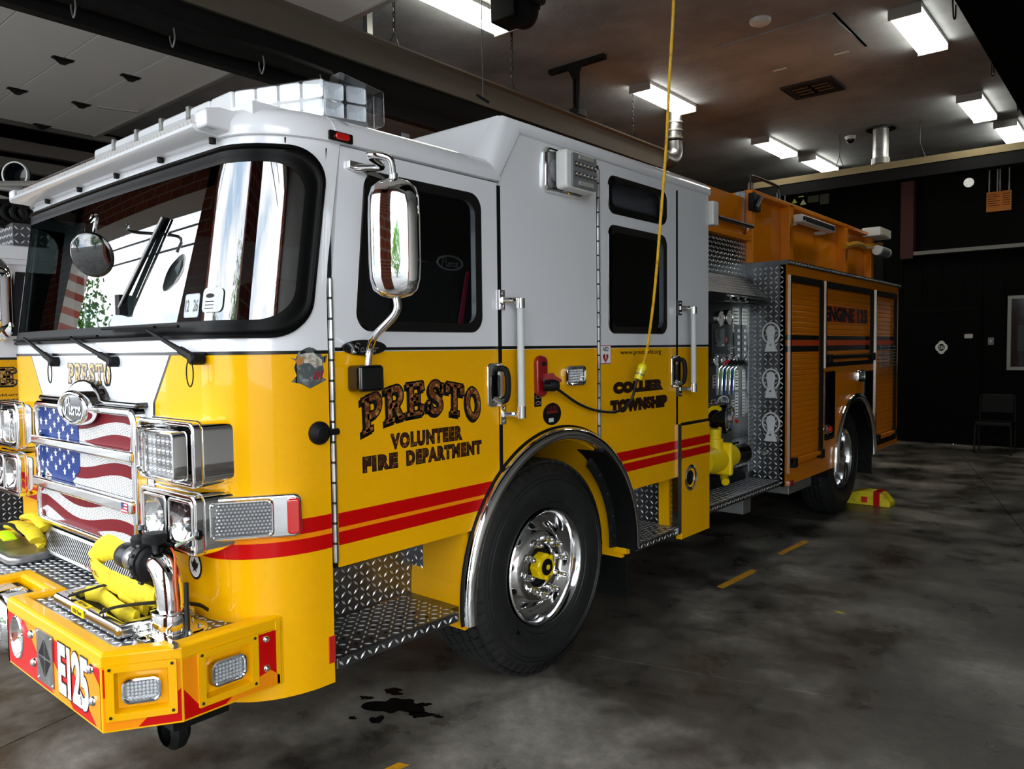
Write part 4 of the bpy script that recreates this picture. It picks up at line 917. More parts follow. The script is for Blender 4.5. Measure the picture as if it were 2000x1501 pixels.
for k in range(3): cowlpoly('flag_bar', [(m_ + .012 + k * .012 + a, z_ - .045 + b) for a, b in ((0, 0), (.006, 0), (.012, .03), (.006, .03))], .0035, MAT['sticker_crimson'], lower)
m_, z_ = sideu(622, 845); p_ = surf(m_, z_); nn = (surf(m_, z_, 1) - p_).normalized(); tt = Vector((0, 0, 1)).cross(nn)
CP = PL(p_, tt, (0, 0, 1))
def lathe_n(bm, prof, o, n_, k=24, sx=1., sy=1.):
    u, v = frame_at(Vector(o), n_); rg = []
    for r_, h in prof: rg.append([bm.verts.new(Vector(o) + (u * math.cos(t) * sx + v * math.sin(t) * sy) * r_ + Vector(n_).normalized() * h) for t in [i * 2 * math.pi / k for i in range(k)]] if r_ > 1e-6 else [bm.verts.new(Vector(o) + Vector(n_).normalized() * h)])
    for q_, s in zip(rg, rg[1:]):
        for i in range(k):
            if len(q_) == 1: bm.faces.new((q_[0], s[(i + 1) % k], s[i]))
            elif len(s) == 1: bm.faces.new((q_[i], q_[(i + 1) % k], s[0]))
            else: bm.faces.new((q_[i], q_[(i + 1) % k], s[(i + 1) % k], s[i]))
    return bm
obj('door_stop', lathe_n(BM(), [(.042, 0), (.042, .012), (.034, .022), (.028, .024), (.02, .032), (0, .034)], p_, nn, 24), BLM, lower)
obj('stop_arm', tube(BM(), [p_ + nn * .014 + tt * .03, p_ + nn * .012 + tt * .075], .012, 8), BLM, lower)
m_, z_ = sideu(386, 1103)
q = PX(386, 1103, 1, -1.725); m_, z_ = q.x - XC, q.z
cowlpoly('round_seal', [(m_ + a, z_ + b) for a, b in arcpts(0, 0, .046, .05, 0, 350, 28)], .002, BLM, lower)
cowlpoly('seal_face', [(m_ + a, z_ + b) for a, b in arcpts(0, 0, .037, .041, 0, 350, 28)], .003, MAT['sticker_paper'], lower)
cowlpoly('seal_eagle', [(m_ + a * .03, z_ + b * .034) for a, b in ((-.9, .5), (-.55, .3), (-.3, .5), (0, .9), (.3, .5), (.55, .3), (.9, .5), (.6, -.2), (.3, -.3), (.45, -.7), (0, -.45), (-.45, -.7), (-.3, -.3), (-.6, -.2))], .0036, BLM, lower)
p_ = surf(mdl - .02, .588); obj('reflector_marker', fill(BM(), [rr(-1.388, .588, .028, .10, .002)], S0, .0, .006), MAR, lower, bevel=.002)
# ---------------- grille (front face y = GY), x measured about the engine's centre
GY = -1.80
GX0, GX1 = -1.715, -.64; GZa, GZb = .905, 1.475
FG = FRONT(GY)
ops = [(1.315, 1.445), (1.125, 1.272), (.935, 1.075)]
gl = [rr((GX0 + GX1) / 2, (GZa + GZb) / 2, GX1 - GX0, GZb - GZa, .05, 6)]
holes = [rr((GX0 + GX1) / 2 + .0, (a + b) / 2, GX1 - GX0 - .075, b - a, .03, 5) for a, b in ops]
gr = obj('grille', fill(BM(), gl + holes, FG, -.085, 0), CHR, E, bevel=.012, seg=3, label='chrome grille frame with three openings showing a flag')
# flag mesh panels behind the openings
FW = 'FFFFFF'
def perf(name, col):
    m = bpy.data.materials.new(name); m.use_nodes = True; n = m.node_tree; p = n.nodes['Principled BSDF']; p.inputs['Roughness'].default_value = .45; p.inputs['Specular IOR Level'].default_value = .1
    t = n.nodes.new('ShaderNodeTexCoord'); mp = n.nodes.new('ShaderNodeMapping'); mp.inputs['Rotation'].default_value = (math.pi / 2, 0, math.pi / 4); v = n.nodes.new('ShaderNodeTexVoronoi'); v.voronoi_dimensions = '2D'
    v.inputs['Scale'].default_value = 105; v.inputs['Randomness'].default_value = 0; r = n.nodes.new('ShaderNodeValToRGB'); r.color_ramp.interpolation = 'CONSTANT'
    r.color_ramp.elements[0].color = (.01, .01, .012, 1); r.color_ramp.elements[1].position = .30; r.color_ramp.elements[1].color = (*srgb(col), 1)
    n.links.new(t.outputs['Object'], mp.inputs[0]); n.links.new(mp.outputs[0], v.inputs[0]); n.links.new(v.outputs['Distance'], r.inputs[0]); n.links.new(r.outputs[0], p.inputs['Base Color']); return m
PW, PR, PB_ = perf('perforated_white', 'E8E8E8'), perf('perforated_red', '800818'), perf('perforated_blue', '1C3C84')
FB = FRONT(GY + .035)
fx0, fx1 = GX0 + .03, GX1 - .03
flg = obj('flag_mesh', fill(BM(), [[(fx0, GZa + .02), (fx1, GZa + .02), (fx1, GZb - .02), (fx0, GZb - .02)]], FB, -.004, 0), PW, gr, label='white perforated mesh behind the grille')
def wave(u): return .03 * math.sin((u + .05) * 6.6 + .4)
nb = 64
def band(za, zb, m, x0=fx0, x1=fx1, slope=-.02):
    bm = BM(); pr = None
    for i in range(nb + 1):
        u = x0 + (x1 - x0) * i / nb; k = wave(u) + slope * (u - fx0)
        c = (bm.verts.new(FB(u, max(GZa + .02, za + k), .0012)), bm.verts.new(FB(u, min(GZb - .02, zb + k), .0012)))
        if pr: bm.faces.new((pr[0], c[0], c[1], pr[1]))
        pr = c
    return obj('flag_stripe', bm, m, gr, flat=True)
for za in (1.40, 1.30, 1.185, 1.06, .955): band(za, za + .05, PR)
q = fx0 + .42
bm = BM(); pr = None
for i in range(41):
    u = fx0 + (q - fx0) * i / 40; lo = max(GZa + .02, 1.11 + .10 * (abs(i - 14) / 26) ** 2 + wave(u)); c = (bm.verts.new(FB(u, lo, .0024)), bm.verts.new(FB(u, GZb - .02, .0024)))
    if pr: bm.faces.new((pr[0], c[0], c[1], pr[1]))
    pr = c
obj('flag_canton', bm, PB_, gr, flat=True)
STW = mat('flag_star_white', 'F4F4F4', .5)
for i in range(8):
    for j in range(5):
        u, z = fx0 + .04 + i * .052, 1.43 - j * .065 - (i % 2) * .032 + wave(fx0 + .04 + i * .052) * .5
        if u > q - .02 or z < 1.15 or any(abs(z - b) < .018 for b in (1.295, 1.46)): continue
        obj('flag_star', fill(BM(), [[(u + r_ * math.cos(t), z + r_ * math.sin(t)) for r_, t in [((.02 if k % 2 == 0 else .008), math.pi / 2 + k * math.pi / 5 + .1) for k in range(10)]]], FB, .0036), STW, gr, flat=True)
for a, b in ((1.272, 1.315), (1.075, 1.125)):
    obj('grille_bar', fill(BM(), [rr((GX0 + GX1) / 2, (a + b) / 2, GX1 - GX0 - .02, b - a, .012)], FG, -.03, .018), CHR, gr, bevel=.012, seg=3)
# crown and badge on top of the grille
crx = XC + .0; CX = XC + .02
crown = [(CX + a, b) for a, b in [(-.52, 1.475), (-.52, 1.50), (-.22, 1.50)] + [(.0 + .19 * math.cos(math.radians(t)), 1.475 + .105 * math.sin(math.radians(t))) for t in range(160, 15, -12)] + [(.22, 1.50), (.52, 1.50), (.52, 1.475)]]
obj('grille_crown', fill(BM(), [crown], FG, -.09, -.012), BLK, gr, bevel=.012, seg=3)
bd = obj('badge', fill(BM(), [[(CX - .01 + a, 1.462 + b) for a, b in arcpts(0, 0, .158, .075, 0, 352, 44)], [(CX - .01 + a, 1.462 + b) for a, b in arcpts(0, 0, .118, .052, 0, 352, 44)]], FG, -.03, .03), CHR, gr, bevel=.014, seg=3)
obj('badge_field', fill(BM(), [[(CX - .01 + a, 1.462 + b) for a, b in arcpts(0, 0, .12, .054, 0, 352, 40)]], FG, .0, .02), BLK, bd)
script('badge_script', 'Pierce', lambda a, b, d: FG(CX - .01 + a, 1.462 + b, .0205 + d), 0, 0, .17, .07, STW, bd, hw=.055)
# little flag decal on lower bar
fq = (-.70, 1.098); obj('flag_decal', fill(BM(), [rr(*fq, .055, .04, .002)], FG, .019), mat('decal_red', 'B8283A', .5), gr, flat=True)
for k in range(3): obj('decal_stripe', fill(BM(), [rr(fq[0], fq[1] - .012 + k * .012, .055, .005, .001)], FG, .0195), STW, gr, flat=True)
obj('decal_canton', fill(BM(), [rr(fq[0] - .015, fq[1] + .009, .024, .022, .001)], FG, .0200), mat('decal_blue', '283C7A', .5), gr, flat=True)
# intake below the grille: dark recess, slotted plate
it = obj('lower_intake', box(BM(), -1.80, -.62, -1.745, -1.70, .74, .905), BLM, E)
pl_ = PL((-1.18, -1.79, .83), (1, 0, 0), (0, .35, .9)); sp = obj('slotted_plate', fill(BM(), [rr(0, .0, .95, .11, .01)], pl_, -.004, 0), BRU, E)
for i in range(46): obj('slot', fill(BM(), [[(-.44 + i * .0192, -.042), (-.430 + i * .0192, -.042), (-.420 + i * .0192, .042), (-.43 + i * .0192, .042)]], pl_, .0008), BLM, sp, flat=True)
# ---------------- headlamp housings
def hbox(name, x0, x1, z0, z1, y0, y1, m, parent, r=.03):
    return obj(name, fill(BM(), [rr((x0 + x1) / 2, (z0 + z1) / 2, x1 - x0, z1 - z0, r, 6)], FRONT(y0), -(y1 - y0), 0), m, parent, bevel=.01, seg=3)
def head(sx):
    X = (lambda x: x) if sx > 0 else (lambda x: 2 * XC - x)
    def hb(nm, x0, x1, *a, **k): u, v = sorted((X(x0), X(x1))); return hbox(nm, u, v, *a, **k)
    def hring(nm, x0, x1, z0, z1, yb, yf_, fr, par, r=.028):
        u, v = sorted((X(x0), X(x1))); cx, cz_ = (u + v) / 2, (z0 + z1) / 2
        return obj(nm, fill(BM(), [rr(cx, cz_, v - u, z1 - z0, r, 6), rr(cx, cz_, v - u - 2 * fr, z1 - z0 - 2 * fr, r * .6, 6)], FRONT(yf_), -(yb - yf_), 0), CHR, par, bevel=.008, seg=3)
    up = hb('headlamp_housing', -.52, -.125, 1.232, 1.46, -1.80, -1.66, CHR, E, r=.04)
    hring('housing_rim', -.53, -.115, 1.235, 1.457, -1.80, -1.835, .018, up)
    obj('housing_back', box(BM(), *sorted((X(-.51), X(-.135))), -1.806, -1.80, 1.255, 1.44), BLK, up)
    for (x0, x1, dy, n) in ((-.50, -.36, .0, 4), (-.365, -.14, .035, 6)):
        u, v = sorted((X(x0), X(x1))); lb = lampbox(up, lambda a, b, d, c=(u + v) / 2, yy=-1.806 - dy: Vector((c + a, yy - d, 1.345 + b)), v - u, .165, .05, n, 4, frame=.009, name='led_headlamp', inner=LGR, r=.02)
    lo = hb('headlamp_housing', -.52, -.125, 1.0, 1.215, -1.80, -1.66, CHR, E, r=.04)
    hring('housing_rim', -.53, -.115, 1.004, 1.212, -1.80, -1.835, .02, lo)
    obj('housing_back', box(BM(), *sorted((X(-.51), X(-.135))), -1.806, -1.80, 1.02, 1.2), BLK, lo)
    for x0, x1 in ((-.505, -.325), (-.31, -.135)):
        u, v = sorted((X(x0), X(x1))); c = (u + v) / 2; rim = obj('beam_lamp', fill(BM(), [rr(c, 1.108, v - u, .165, .02), rr(c, 1.108, v - u - .024, .141, .014)], FRONT(-1.806), 0, .03), CHR, lo, bevel=.005)
        obj('beam_reflector', lathe_n(BM(), [(.075, .028), (.06, .01), (.035, -.0), (.018, -.004), (.016, .02), (0, .022)], (c, -1.806, 1.108), (0, -1, 0), 20), CHR, rim)
        obj('beam_lens', fill(BM(), [rr(c, 1.108, v - u - .02, .145, .015)], FRONT(-1.806), .024, .027), LNS, rim)
    # wrap-round turn signal
    a = Vector((X(-.16), -1.80, 1.115)); b = Vector((X(.022), -1.515, 1.115)); mid = (a + b) / 2; u = (b - a) if sx > 0 else (a - b)
    L_ = u.length; mp = PL(mid, u, (0, 0, 1))
    ts = obj('turn_signal_housing', fill(BM(), [rr(0, 0, L_, .155, .03, 6)], mp, -.06, .0), CHR, E, bevel=.012, seg=3)
    sgn = 1 if sx > 0 else -1
    obj('signal_bezel', fill(BM(), [rr(-.03 * sgn, 0, .21, .135, .02), rr(-.03 * sgn, 0, .19, .115, .015)], mp, 0, .02), CHR, ts, bevel=.006)
    bm = BM()
    for i in range(15):
        for j in range(9): 
            cx, cy = -.115 * 1 + i * .0125 + (j % 2) * .006 - (.0 if sgn > 0 else -.06), -.048 + j * .012; k = [bm.verts.new(mp(cx + .0052 * math.cos(t), cy + .005 * math.sin(t), .004)) for t in [q_ * math.pi / 3 for q_ in range(6)]]; tp = bm.verts.new(mp(cx, cy, .010))
            for q_ in range(6): bm.faces.new((k[q_], k[(q_ + 1) % 6], tp))
    obj('signal_facets', bm, MAT['led_white'], ts, kind='stuff'); obj('signal_back', fill(BM(), [rr(-.03 * sgn, 0, .19, .115, .015)], mp, .001, .003), STL, ts)
    obj('signal_lens', fill(BM(), [rr(-.03 * sgn, 0, .19, .115, .015)], mp, .014, .017), LNS, ts)
    for i in (-1, 1):
        for j in (-1, 1): obj('screw', lathe_n(BM(), [(.006, .018), (.004, .022), (0, .023)], mp(-.03 * sgn + i * .092, j * .055, 0), u.cross(Vector((0, 0, 1))), 8), CHR, ts)
    obj('side_lens', fill(BM(), [rr((L_ / 2 - .028) * sgn, 0, .045, .125, .012)], mp, .0, .022), MAR, ts, bevel=.008, seg=3)
head(1); head(-1)
# ---------------- bumper
BZ0, BZ1 = .515, .765
half = [(-.045, -1.50), (-.045, -1.93), (-.165, -2.117), (-1.024, -2.117), (-1.024, -1.985)]
full = half + [(2 * XC - x, y) for x, y in reversed(half)]
inner_ = [(x * .0 + max(min(x, -.10), -2.26), max(y, -2.06)) for x, y in full]
core = [(x * 1., y) for x, y in [(-.085, -1.50), (-.085, -1.915), (-.188, -2.075), (-.985, -2.075), (-.985, -1.945)]]; core += [(2 * XC - x, y) for x, y in reversed(core)]
bp = obj('bumper', fill(BM(), [core], TOP(0), BZ0, BZ1 - .03), YEL, E, bevel=.008, label='extended yellow front bumper with red and amber chevrons')
off = [(-.10, -1.50), (-.10, -1.912), (-.192, -2.06), (-.968, -2.06), (-.968, -1.93)]; offf = off + [(2 * XC - x, y) for x, y in reversed(off)]
out_ = [(-.035, -1.50), (-.035, -1.933), (-.160, -2.127), (-1.034, -2.127), (-1.034, -1.990)]; outf = out_ + [(2 * XC - x, y) for x, y in reversed(out_)]
bm = BM(); prof = [(outf, BZ1 - .045), (outf, BZ1 - .01), ([((a[0] * .8 + b[0] * .2), (a[1] * .8 + b[1] * .2)) for a, b in zip(outf, offf)], BZ1), ([((a[0] * .2 + b[0] * .8), (a[1] * .2 + b[1] * .8)) for a, b in zip(outf, offf)], BZ1), (offf, BZ1 - .012), (offf, BZ1 - .045)]
rg = [[bm.verts.new(Vector((x, y, z))) for x, y in l] for l, z in prof]
for q_, s in zip(rg, rg[1:]):
    for k in range(len(q_) - 1): bm.faces.new((q_[k], q_[k + 1], s[k + 1], s[k]))
for k in (0, -1): bm.faces.new([r_[k] for r_ in rg])
obj('bumper_rim', bm, YEL, bp, sharp=25, bevel=.004)
DZ = BZ1 - .02
deck = [(x, y) for x, y in offf]; deck = [(-.10, -1.74)] + deck[1:-1] + [(2 * XC + .10, -1.74)]
dk = obj('bumper_deck', fill(BM(), [[(x, max(y, -2.055)) for x, y in offf[:-1]] + [offf[-1]]], TOP(0), DZ - .01, DZ), TRD, E, label='diamond tread plate deck on the bumper')
def indeck(a, b):
    if not (-2.25 < a < -.11 and -2.05 < b < -1.55): return False
    aa = abs(a - XC)
    if aa < .225 and b < -1.92: return False
    if aa > .98 and b < -1.912 - (1.08 - aa) * 1.6 + .02: return False
    return True
lugs(dk, TOP(DZ), -2.25, -.11, -2.05, -1.56, pitch=.0285, length=.03, wid=.0095, inside=indeck)
# face overlays (chevrons) : front face
BF = FRONT(2.117 * -1)
f0, f1, z0_, z1_ = -1.020, -.170, BZ0 + .006, BZ1 - .05
def bplate(mp, L, hole, nm='face_plate'): return obj(nm, fill(BM(), [L] + ([hole] if hole else []), mp, -.03, 0), YEL, bp)
def film(mp, d, polys, m, hole, lim):
    x0, x1, y0, y1 = lim; hx0, hx1, hy0, hy1 = hole; bm = BM()
    for p in polys:
        for r_ in ((x0, hx0, y0, y1), (hx1, x1, y0, y1), (hx0, hx1, hy1, y1), (hx0, hx1, y0, hy0)):
            q_ = clipbox(p, *r_) if r_[1] > r_[0] and r_[3] > r_[2] else []
            if len(q_) > 2: bm.faces.new([bm.verts.new(mp(a, b, d)) for a, b in q_])
    return obj('film', bm, m, bp, flat=True)
HC_ = (-.925, .635); hl_ = [(HC_[0] + a, HC_[1] + b) for a, b in arcpts(0, 0, .062, .078, 0, 352, 40)]
bplate(lambda a, b, d: BF(a, b, d + .01), [(-1.034, BZ0), (-.160, BZ0), (-.160, BZ1 - .046), (-1.034, BZ1 - .046)], hl_)
rfl = obj('red_film', fill(BM(), [[(f0, z0_), (-.80, z0_), (-.80, z1_), (f0, z1_)], hl_], BF, .0108), RED, bp, flat=True)
obj('red_film', fill(BM(), [[(-.80, z0_), (f1, z0_), (f1, z1_), (-.80, z1_)]], BF, .0108), RED, bp, flat=True)
obj('face_plate', box(BM(), 2 * XC + 1.034 - .0, 2 * XC + .16, 0, 0, 0, 0), YEL, bp) if False else None
bplate(lambda a, b, d: BF(a, b, d + .01), [(2 * XC + .16, BZ0), (2 * XC + 1.034, BZ0), (2 * XC + 1.034, BZ1 - .046), (2 * XC + .16, BZ1 - .046)], None)
obj('notch_plate', box(BM(), -1.034, -1.02, -2.127, -1.985, BZ0, BZ1 - .046), YEL, bp)
for xa, xb, xc_, xd in ((-.90, -.70, -.43, -.62), (-.52, -.27, -.19, -.22), (-.52, -.27, -.0, -.20)):
    pass
for top0, top1, sh_ in ((-.835, -.66, .27), (-.47, -.245, .27)):
    pp = clipbox([(top0, z1_), (top1, z1_), (top1 + sh_ , z0_), (top0 + sh_ , z0_)], f0, f1, z0_, z1_)
    obj('amber_film', fill(BM(), [pp], BF, .0115), AMB, bp, flat=True)
# chamfer face
ca, cb_ = Vector((-.160, -2.127, 0)), Vector((-.035, -1.933, 0)); CF = PL(ca, cb_ - ca, (0, 0, 1)); cl_ = (cb_ - ca).length
hA = (cl_ / 2 - .002 - .077, cl_ / 2 - .002 + .077, .637 - .064, .637 + .064); limA = (.004, cl_ - .004, z0_, z1_)
bplate(CF, [(0, BZ0), (cl_, BZ0), (cl_, BZ1 - .046), (0, BZ1 - .046)], [(hA[0], hA[2]), (hA[1], hA[2]), (hA[1], hA[3]), (hA[0], hA[3])])
film(CF, .0012, [[(.004, z0_), (cl_ - .004, z0_), (cl_ - .004, z1_), (.004, z1_)]], AMB, hA, limA)
for poly in ([(0, z1_), (.13, z1_), (.10, z1_ - .03), (.02, z1_ - .09), (0, z1_ - .09)], [(.10, z0_), (cl_, z0_), (cl_, .63), (.13, z0_ + .03)]):
    film(CF, .0020, [poly], RED, hA, limA)
# side face
SF = PL((-.035, 0, 0), (0, 1, 0), (0, 0, 1)); s0, s1 = -1.930, -1.585
hB = (-1.775 - .082, -1.775 + .082, .632 - .067, .632 + .067); limB = (s0, s1, z0_, z1_)
bplate(SF, [(-1.933, BZ0), (-1.50, BZ0), (-1.50, BZ1 - .046), (-1.933, BZ1 - .046)], [(hB[0], hB[2]), (hB[1], hB[2]), (hB[1], hB[3]), (hB[0], hB[3])])
film(SF, .0012, [[(s0, z0_), (s1, z0_), (s1, z1_), (s0, z1_)]], RED, hB, limB)
for poly in ([(s0, .62), (s0, z1_), (-1.87, z1_), (-1.83, .63), (-1.88, z0_ + .03)], [(-1.79, z0_), (s1, z0_), (s1, .55), (-1.62, .58), (-1.75, .55)]):
    film(SF, .0020, [poly], AMB, hB, limB)
obj('end_cap', box(BM(), -.06, -.033, -1.60, -1.575, BZ0, BZ1 - .02), YEL, bp, bevel=.005)
# recessed lamps in chamfer and side
def panel_lamp(mp, cx, cz_, w_, h_):
    P = lambda a, b, d: mp(cx + a, cz_ + b, d); bm = BM(); seq = [((w_, h_), .002), ((w_, h_), .007), ((w_ - .05, h_ - .045), .007), ((w_ - .062, h_ - .057), -.022), ((.001, .001), -.022)]
    rg = [[bm.verts.new(P(a, b, d)) for a, b in rr(0, 0, s_[0], s_[1], .004 if s_[0] > .1 else .0001, 2)] for s_, d in seq]
    for q_, s in zip(rg, rg[1:]):
        for k in range(len(q_)): bm.faces.new((q_[k], q_[(k + 1) % len(q_)], s[(k + 1) % len(q_)], s[k]))
    pf = obj('lamp_recess', bm, YEL, bp, sharp=30)
    for i in (-1, 1):
        for j in (-1, 1): obj('screw', lathe_n(BM(), [(.0055, .007), (.004, .0105), (0, .011)], P(i * (w_ / 2 - .013), j * (h_ / 2 - .012), 0), P(0, 0, 1) - P(0, 0, 0), 8), STL, pf)
    lampbox(bp, lambda a, b, d: P(a, b, d - .022), w_ - .085, h_ - .09, .03, 8, 5, frame=.012, name='flash_lamp', r=.025, inner=mat('reflector_white', 'D8DADC', .25, .5))
for sx in (1,):
    panel_lamp(CF, cl_ / 2 - .002, .637, .205, .175); panel_lamp(SF, -1.775, .632, .215, .182)
# the far half of the bumper, mirrored
MXF = lambda mp: (lambda a, b, d: (lambda v: Vector((2 * XC - v.x, v.y, v.z)))(mp(a, b, d)))
obj('red_film', fill(BM(), [[(f0, z0_), (f1, z0_), (f1, z1_), (f0, z1_)]], MXF(BF), .0108), RED, bp, flat=True)
for top0, top1, sh_ in ((-.835, -.66, .27), (-.47, -.245, .27)):
    obj('amber_film', fill(BM(), [clipbox([(top0, z1_), (top1, z1_), (top1 + sh_, z0_), (top0 + sh_, z0_)], f0, f1, z0_, z1_)], MXF(BF), .0115), AMB, bp, flat=True)
bplate(MXF(CF), [(0, BZ0), (cl_, BZ0), (cl_, BZ1 - .046), (0, BZ1 - .046)], [(hA[0], hA[2]), (hA[1], hA[2]), (hA[1], hA[3]), (hA[0], hA[3])])
bplate(MXF(SF), [(-1.933, BZ0), (-1.50, BZ0), (-1.50, BZ1 - .046), (-1.933, BZ1 - .046)], [(hB[0], hB[2]), (hB[1], hB[2]), (hB[1], hB[3]), (hB[0], hB[3])])
film(MXF(SF), .0012, [[(s0, z0_), (s1, z0_), (s1, z1_), (s0, z1_)]], RED, hB, limB)
panel_lamp(MXF(CF), cl_ / 2 - .002, .637, .205, .175); panel_lamp(MXF(SF), -1.775, .632, .215, .182)
# carriage bolts
def dome(mp, a, b, r=.014): obj('dome_bolt', lathe_n(BM(), [(r * 1.15, 0), (r * 1.1, .002), (r, .006), (r * .6, .011), (0, .013)], mp(a, b, .002), mp(0, 0, 1) - mp(0, 0, 0), 14), CHR, bp)
for a, b in ((-.765, .683), (-.748, .585), (-.232, .70), (-.222, .600)): dome(lambda u, v, d: BF(u, v, d + .01), a, b)
for a, b in ((-1.637, .694), (-1.637, .592)): dome(SF, a, b, .012)
# siren grille plate and speaker opening, number
sgp = obj('siren_grille', fill(BM(), [rr(-.628, .632, .15, .185, .006)], BF, .0116, .016), BRU, bp)
for qx in (-1, 1):
    for qz in (-1, 1):
        for k in range(7):
            o = .010 + k * .0085; 
            obj('grille_slot', fill(BM(), [[(-.628 + qx * (.003), .632 + qz * (o + .0)), (-.628 + qx * (o * .85 + .003), .632 + qz * .003), (-.628 + qx * (o * .85 + .007), .632 + qz * .003), (-.628 + qx * .003, .632 + qz * (o + .0045))]], BF, .0168), BLM, sgp, flat=True)
for i in (-1, 1):
    for j in (-1, 1): obj('screw', lathe_n(BM(), [(.005, 0), (.004, .003), (0, .004)], BF(-.628 + i * .065, .632 + j * .082, .016), (0, -1, 0), 8), CHR, sgp)
hrn = obj('siren_horn', lathe_n(BM(), [(.066, .0115), (.062, .016), (.058, .010), (.052, -.005), (.04, -.02), (.025, -.028), (.0, -.03)], BF(-.925, .635, 0), (0, -1, 0), 32, 1.0, 1.25), CHR, bp)
None and obj('horn_throat', lathe_n(BM(), [(.062, .011), (.061, .0112)], BF(-.925, .635, 0), (0, -1, 0), 32, 1.0, 1.25), BLK, hrn)
def cut_front():
    pass
outlined('number_lettering', 'E125', BF, -.510, -.255, .545, .722, mat('number_white', 'FFFFFF', .4), PIN, bp, bold=.045, edge=.022, d=.0125, space=.92)
# mechanical siren in the notch
sm = obj('mechanical_siren', lathe_n(BM(), [(0, -.09), (.10, -.09), (.125, -.06), (.125, .0), (.118, .03), (.10, .05), (.098, .04), (.07, .052), (.04, .075), (0, .08)], (XC - .02, -2.08, .62), (0, -1, 0), 36), CHR, E)
bm = BM()
for k in range(36):
    t = k * math.pi / 18; c, s = math.cos(t), math.sin(t); tube(bm, [(XC - .02 + c * .105, -2.135, .62 + s * .105), (XC - .02 + c * .05, -2.15, .62 + s * .05)], .0025, 4)
obj('siren_fins', bm, BRU, sm); 
tl = obj('top_lamp', box(BM(), -1.34, -1.035, -2.10, -2.0, .70, .735), BLM, E, bevel=.008)
bm = BM()
for k in range(14): box(bm, -1.33 + k * .021, -1.317 + k * .021, -2.104, -2.03, .715, .739)
obj('lamp_ribs', bm, MAT['led_white'], tl, kind='stuff')
# hose tray frame on the deck
P_ = [(-.845, -1.955), (-.775, -2.040), (-.295, -2.020), (-.285, -1.86), (-.62, -1.80)]
hc = [Vector((x, y, DZ + .03)) for x, y in ((-.86, -1.90), (-.84, -2.0), (-.30, -2.005), (-.27, -1.84))]
fr_ = obj('tray_frame', fill(BM(), [[(-.85, -2.03), (-.27, -2.03), (-.27, -1.76), (-.85, -1.76)], [(-.80, -1.985), (-.32, -1.985), (-.32, -1.79), (-.80, -1.79)]], TOP(DZ), .0, .05), ALU, E, bevel=.018, seg=3, label='cast aluminium frame of the bumper hose tray')
obj('tray_well', box(BM(), -.80, -.32, -1.985, -1.79, DZ + .001, DZ + .012), BLM, fr_)
obj('length_label', fill(BM(), [rr(-.60, DZ + .030, .11, .028, .004)], FRONT(-2.03), .001, .003), YEL2, fr_); lettering('lettering', '100 Feet', FRONT(-2.03), -.64, -.56, DZ + .022, DZ + .038, PIN, fr_, d=.004)
lb2 = lettering('lettering', '100 Feet', TOP(DZ + .05), -.64, -.56, -2.02, -2.004, PIN, fr_, d=.003); obj('length_label', fill(BM(), [rr(-.60, -2.012, .11, .026, .004)], TOP(DZ + .05), .0005, .002), YEL2, fr_)
for x in (-.72, -.44): obj('strap_stud', lathe_n(BM(), [(.01, 0), (.01, .006), (.004, .008), (.004, .02), (0, .021)], (x, -2.005, DZ + .05), (0, 0, 1), 10), CHR, fr_)
# swivel discharge elbow
ex_, ey = -.205, -1.885
el = obj('discharge_elbow', tube(BM(), smooth([(ex_, ey, DZ + .07), (ex_, ey, .87), (ex_ - .012, ey, .925), (ex_ - .05, ey, .962), (ex_ - .11, ey, .968)], 6), .044, 24), CHR, E, sharp=60)
obj('base_flange', lathe(BM(), [(.0, DZ + .016), (.105, DZ + .016), (.115, DZ + .012), (.118, DZ), (.0, DZ)], (ex_, ey, 0), 'z', 36), CHR, el)
obj('base_collar', lathe(BM(), [(.062, DZ + .015), (.066, DZ + .03), (.058, DZ + .075), (.062, DZ + .08), (.062, DZ + .088), (.045, DZ + .092)], (ex_, ey, 0), 'z', 30), CHR, el)
for k in range(8):
    t = k * math.pi / 4 + .3; obj('flange_bolt', lathe(BM(), [(.008, DZ + .016), (.008, DZ + .022), (.004, DZ + .026), (0, DZ + .027)], (ex_ + .09 * math.cos(t), ey + .09 * math.sin(t), 0), 'z', 8), CHR, el)
AX = Vector((-1, .0, -.035)).normalized(); o1 = Vector((ex_ - .10, ey, .966))
def seg_(nm, a, b, r, m, n=24): return obj(nm, tube(BM(), [o1 + AX * a, o1 + AX * (a + .006), o1 + AX * (b - .006), o1 + AX * b], [r * .93, r, r, r * .93], n), m, el)
seg_('valve_ring', -.005, .02, .062, BLM); seg_('valve_ring', .022, .048, .072, STL); seg_('valve_body', .045, .085, .06, BLM)
for k in range(12):
    t = k * math.pi / 6; u, v = frame_at(o1, AX); c = o1 + AX * .035 + (u * math.cos(t) + v * math.sin(t)) * .072; obj('ring_lug', tube(BM(), [c - AX * .012, c + AX * .012], .007, 6), STL, el)
seg_('hose_coupling', .085, .16, .048, BRU); seg_('coupling_sleeve', .16, .235, .046, mat('anodised_black', '22242A', .35, .4))
for dx, dz in ((.09, .05), (-.0, .07)):
    c = o1 + AX * dx; obj('valve_knob', lathe(BM(), [(0, .0), (.034, .0), (.04, .008), (.04, .03), (.034, .038), (0, .04)], (c.x, c.y + .0, c.z + dz), 'z', 20), BLM, el)
    obj('knob_stem', cyl(BM(), (c.x, c.y, c.z + .02), (c.x, c.y, c.z + dz), .012), STL, el)
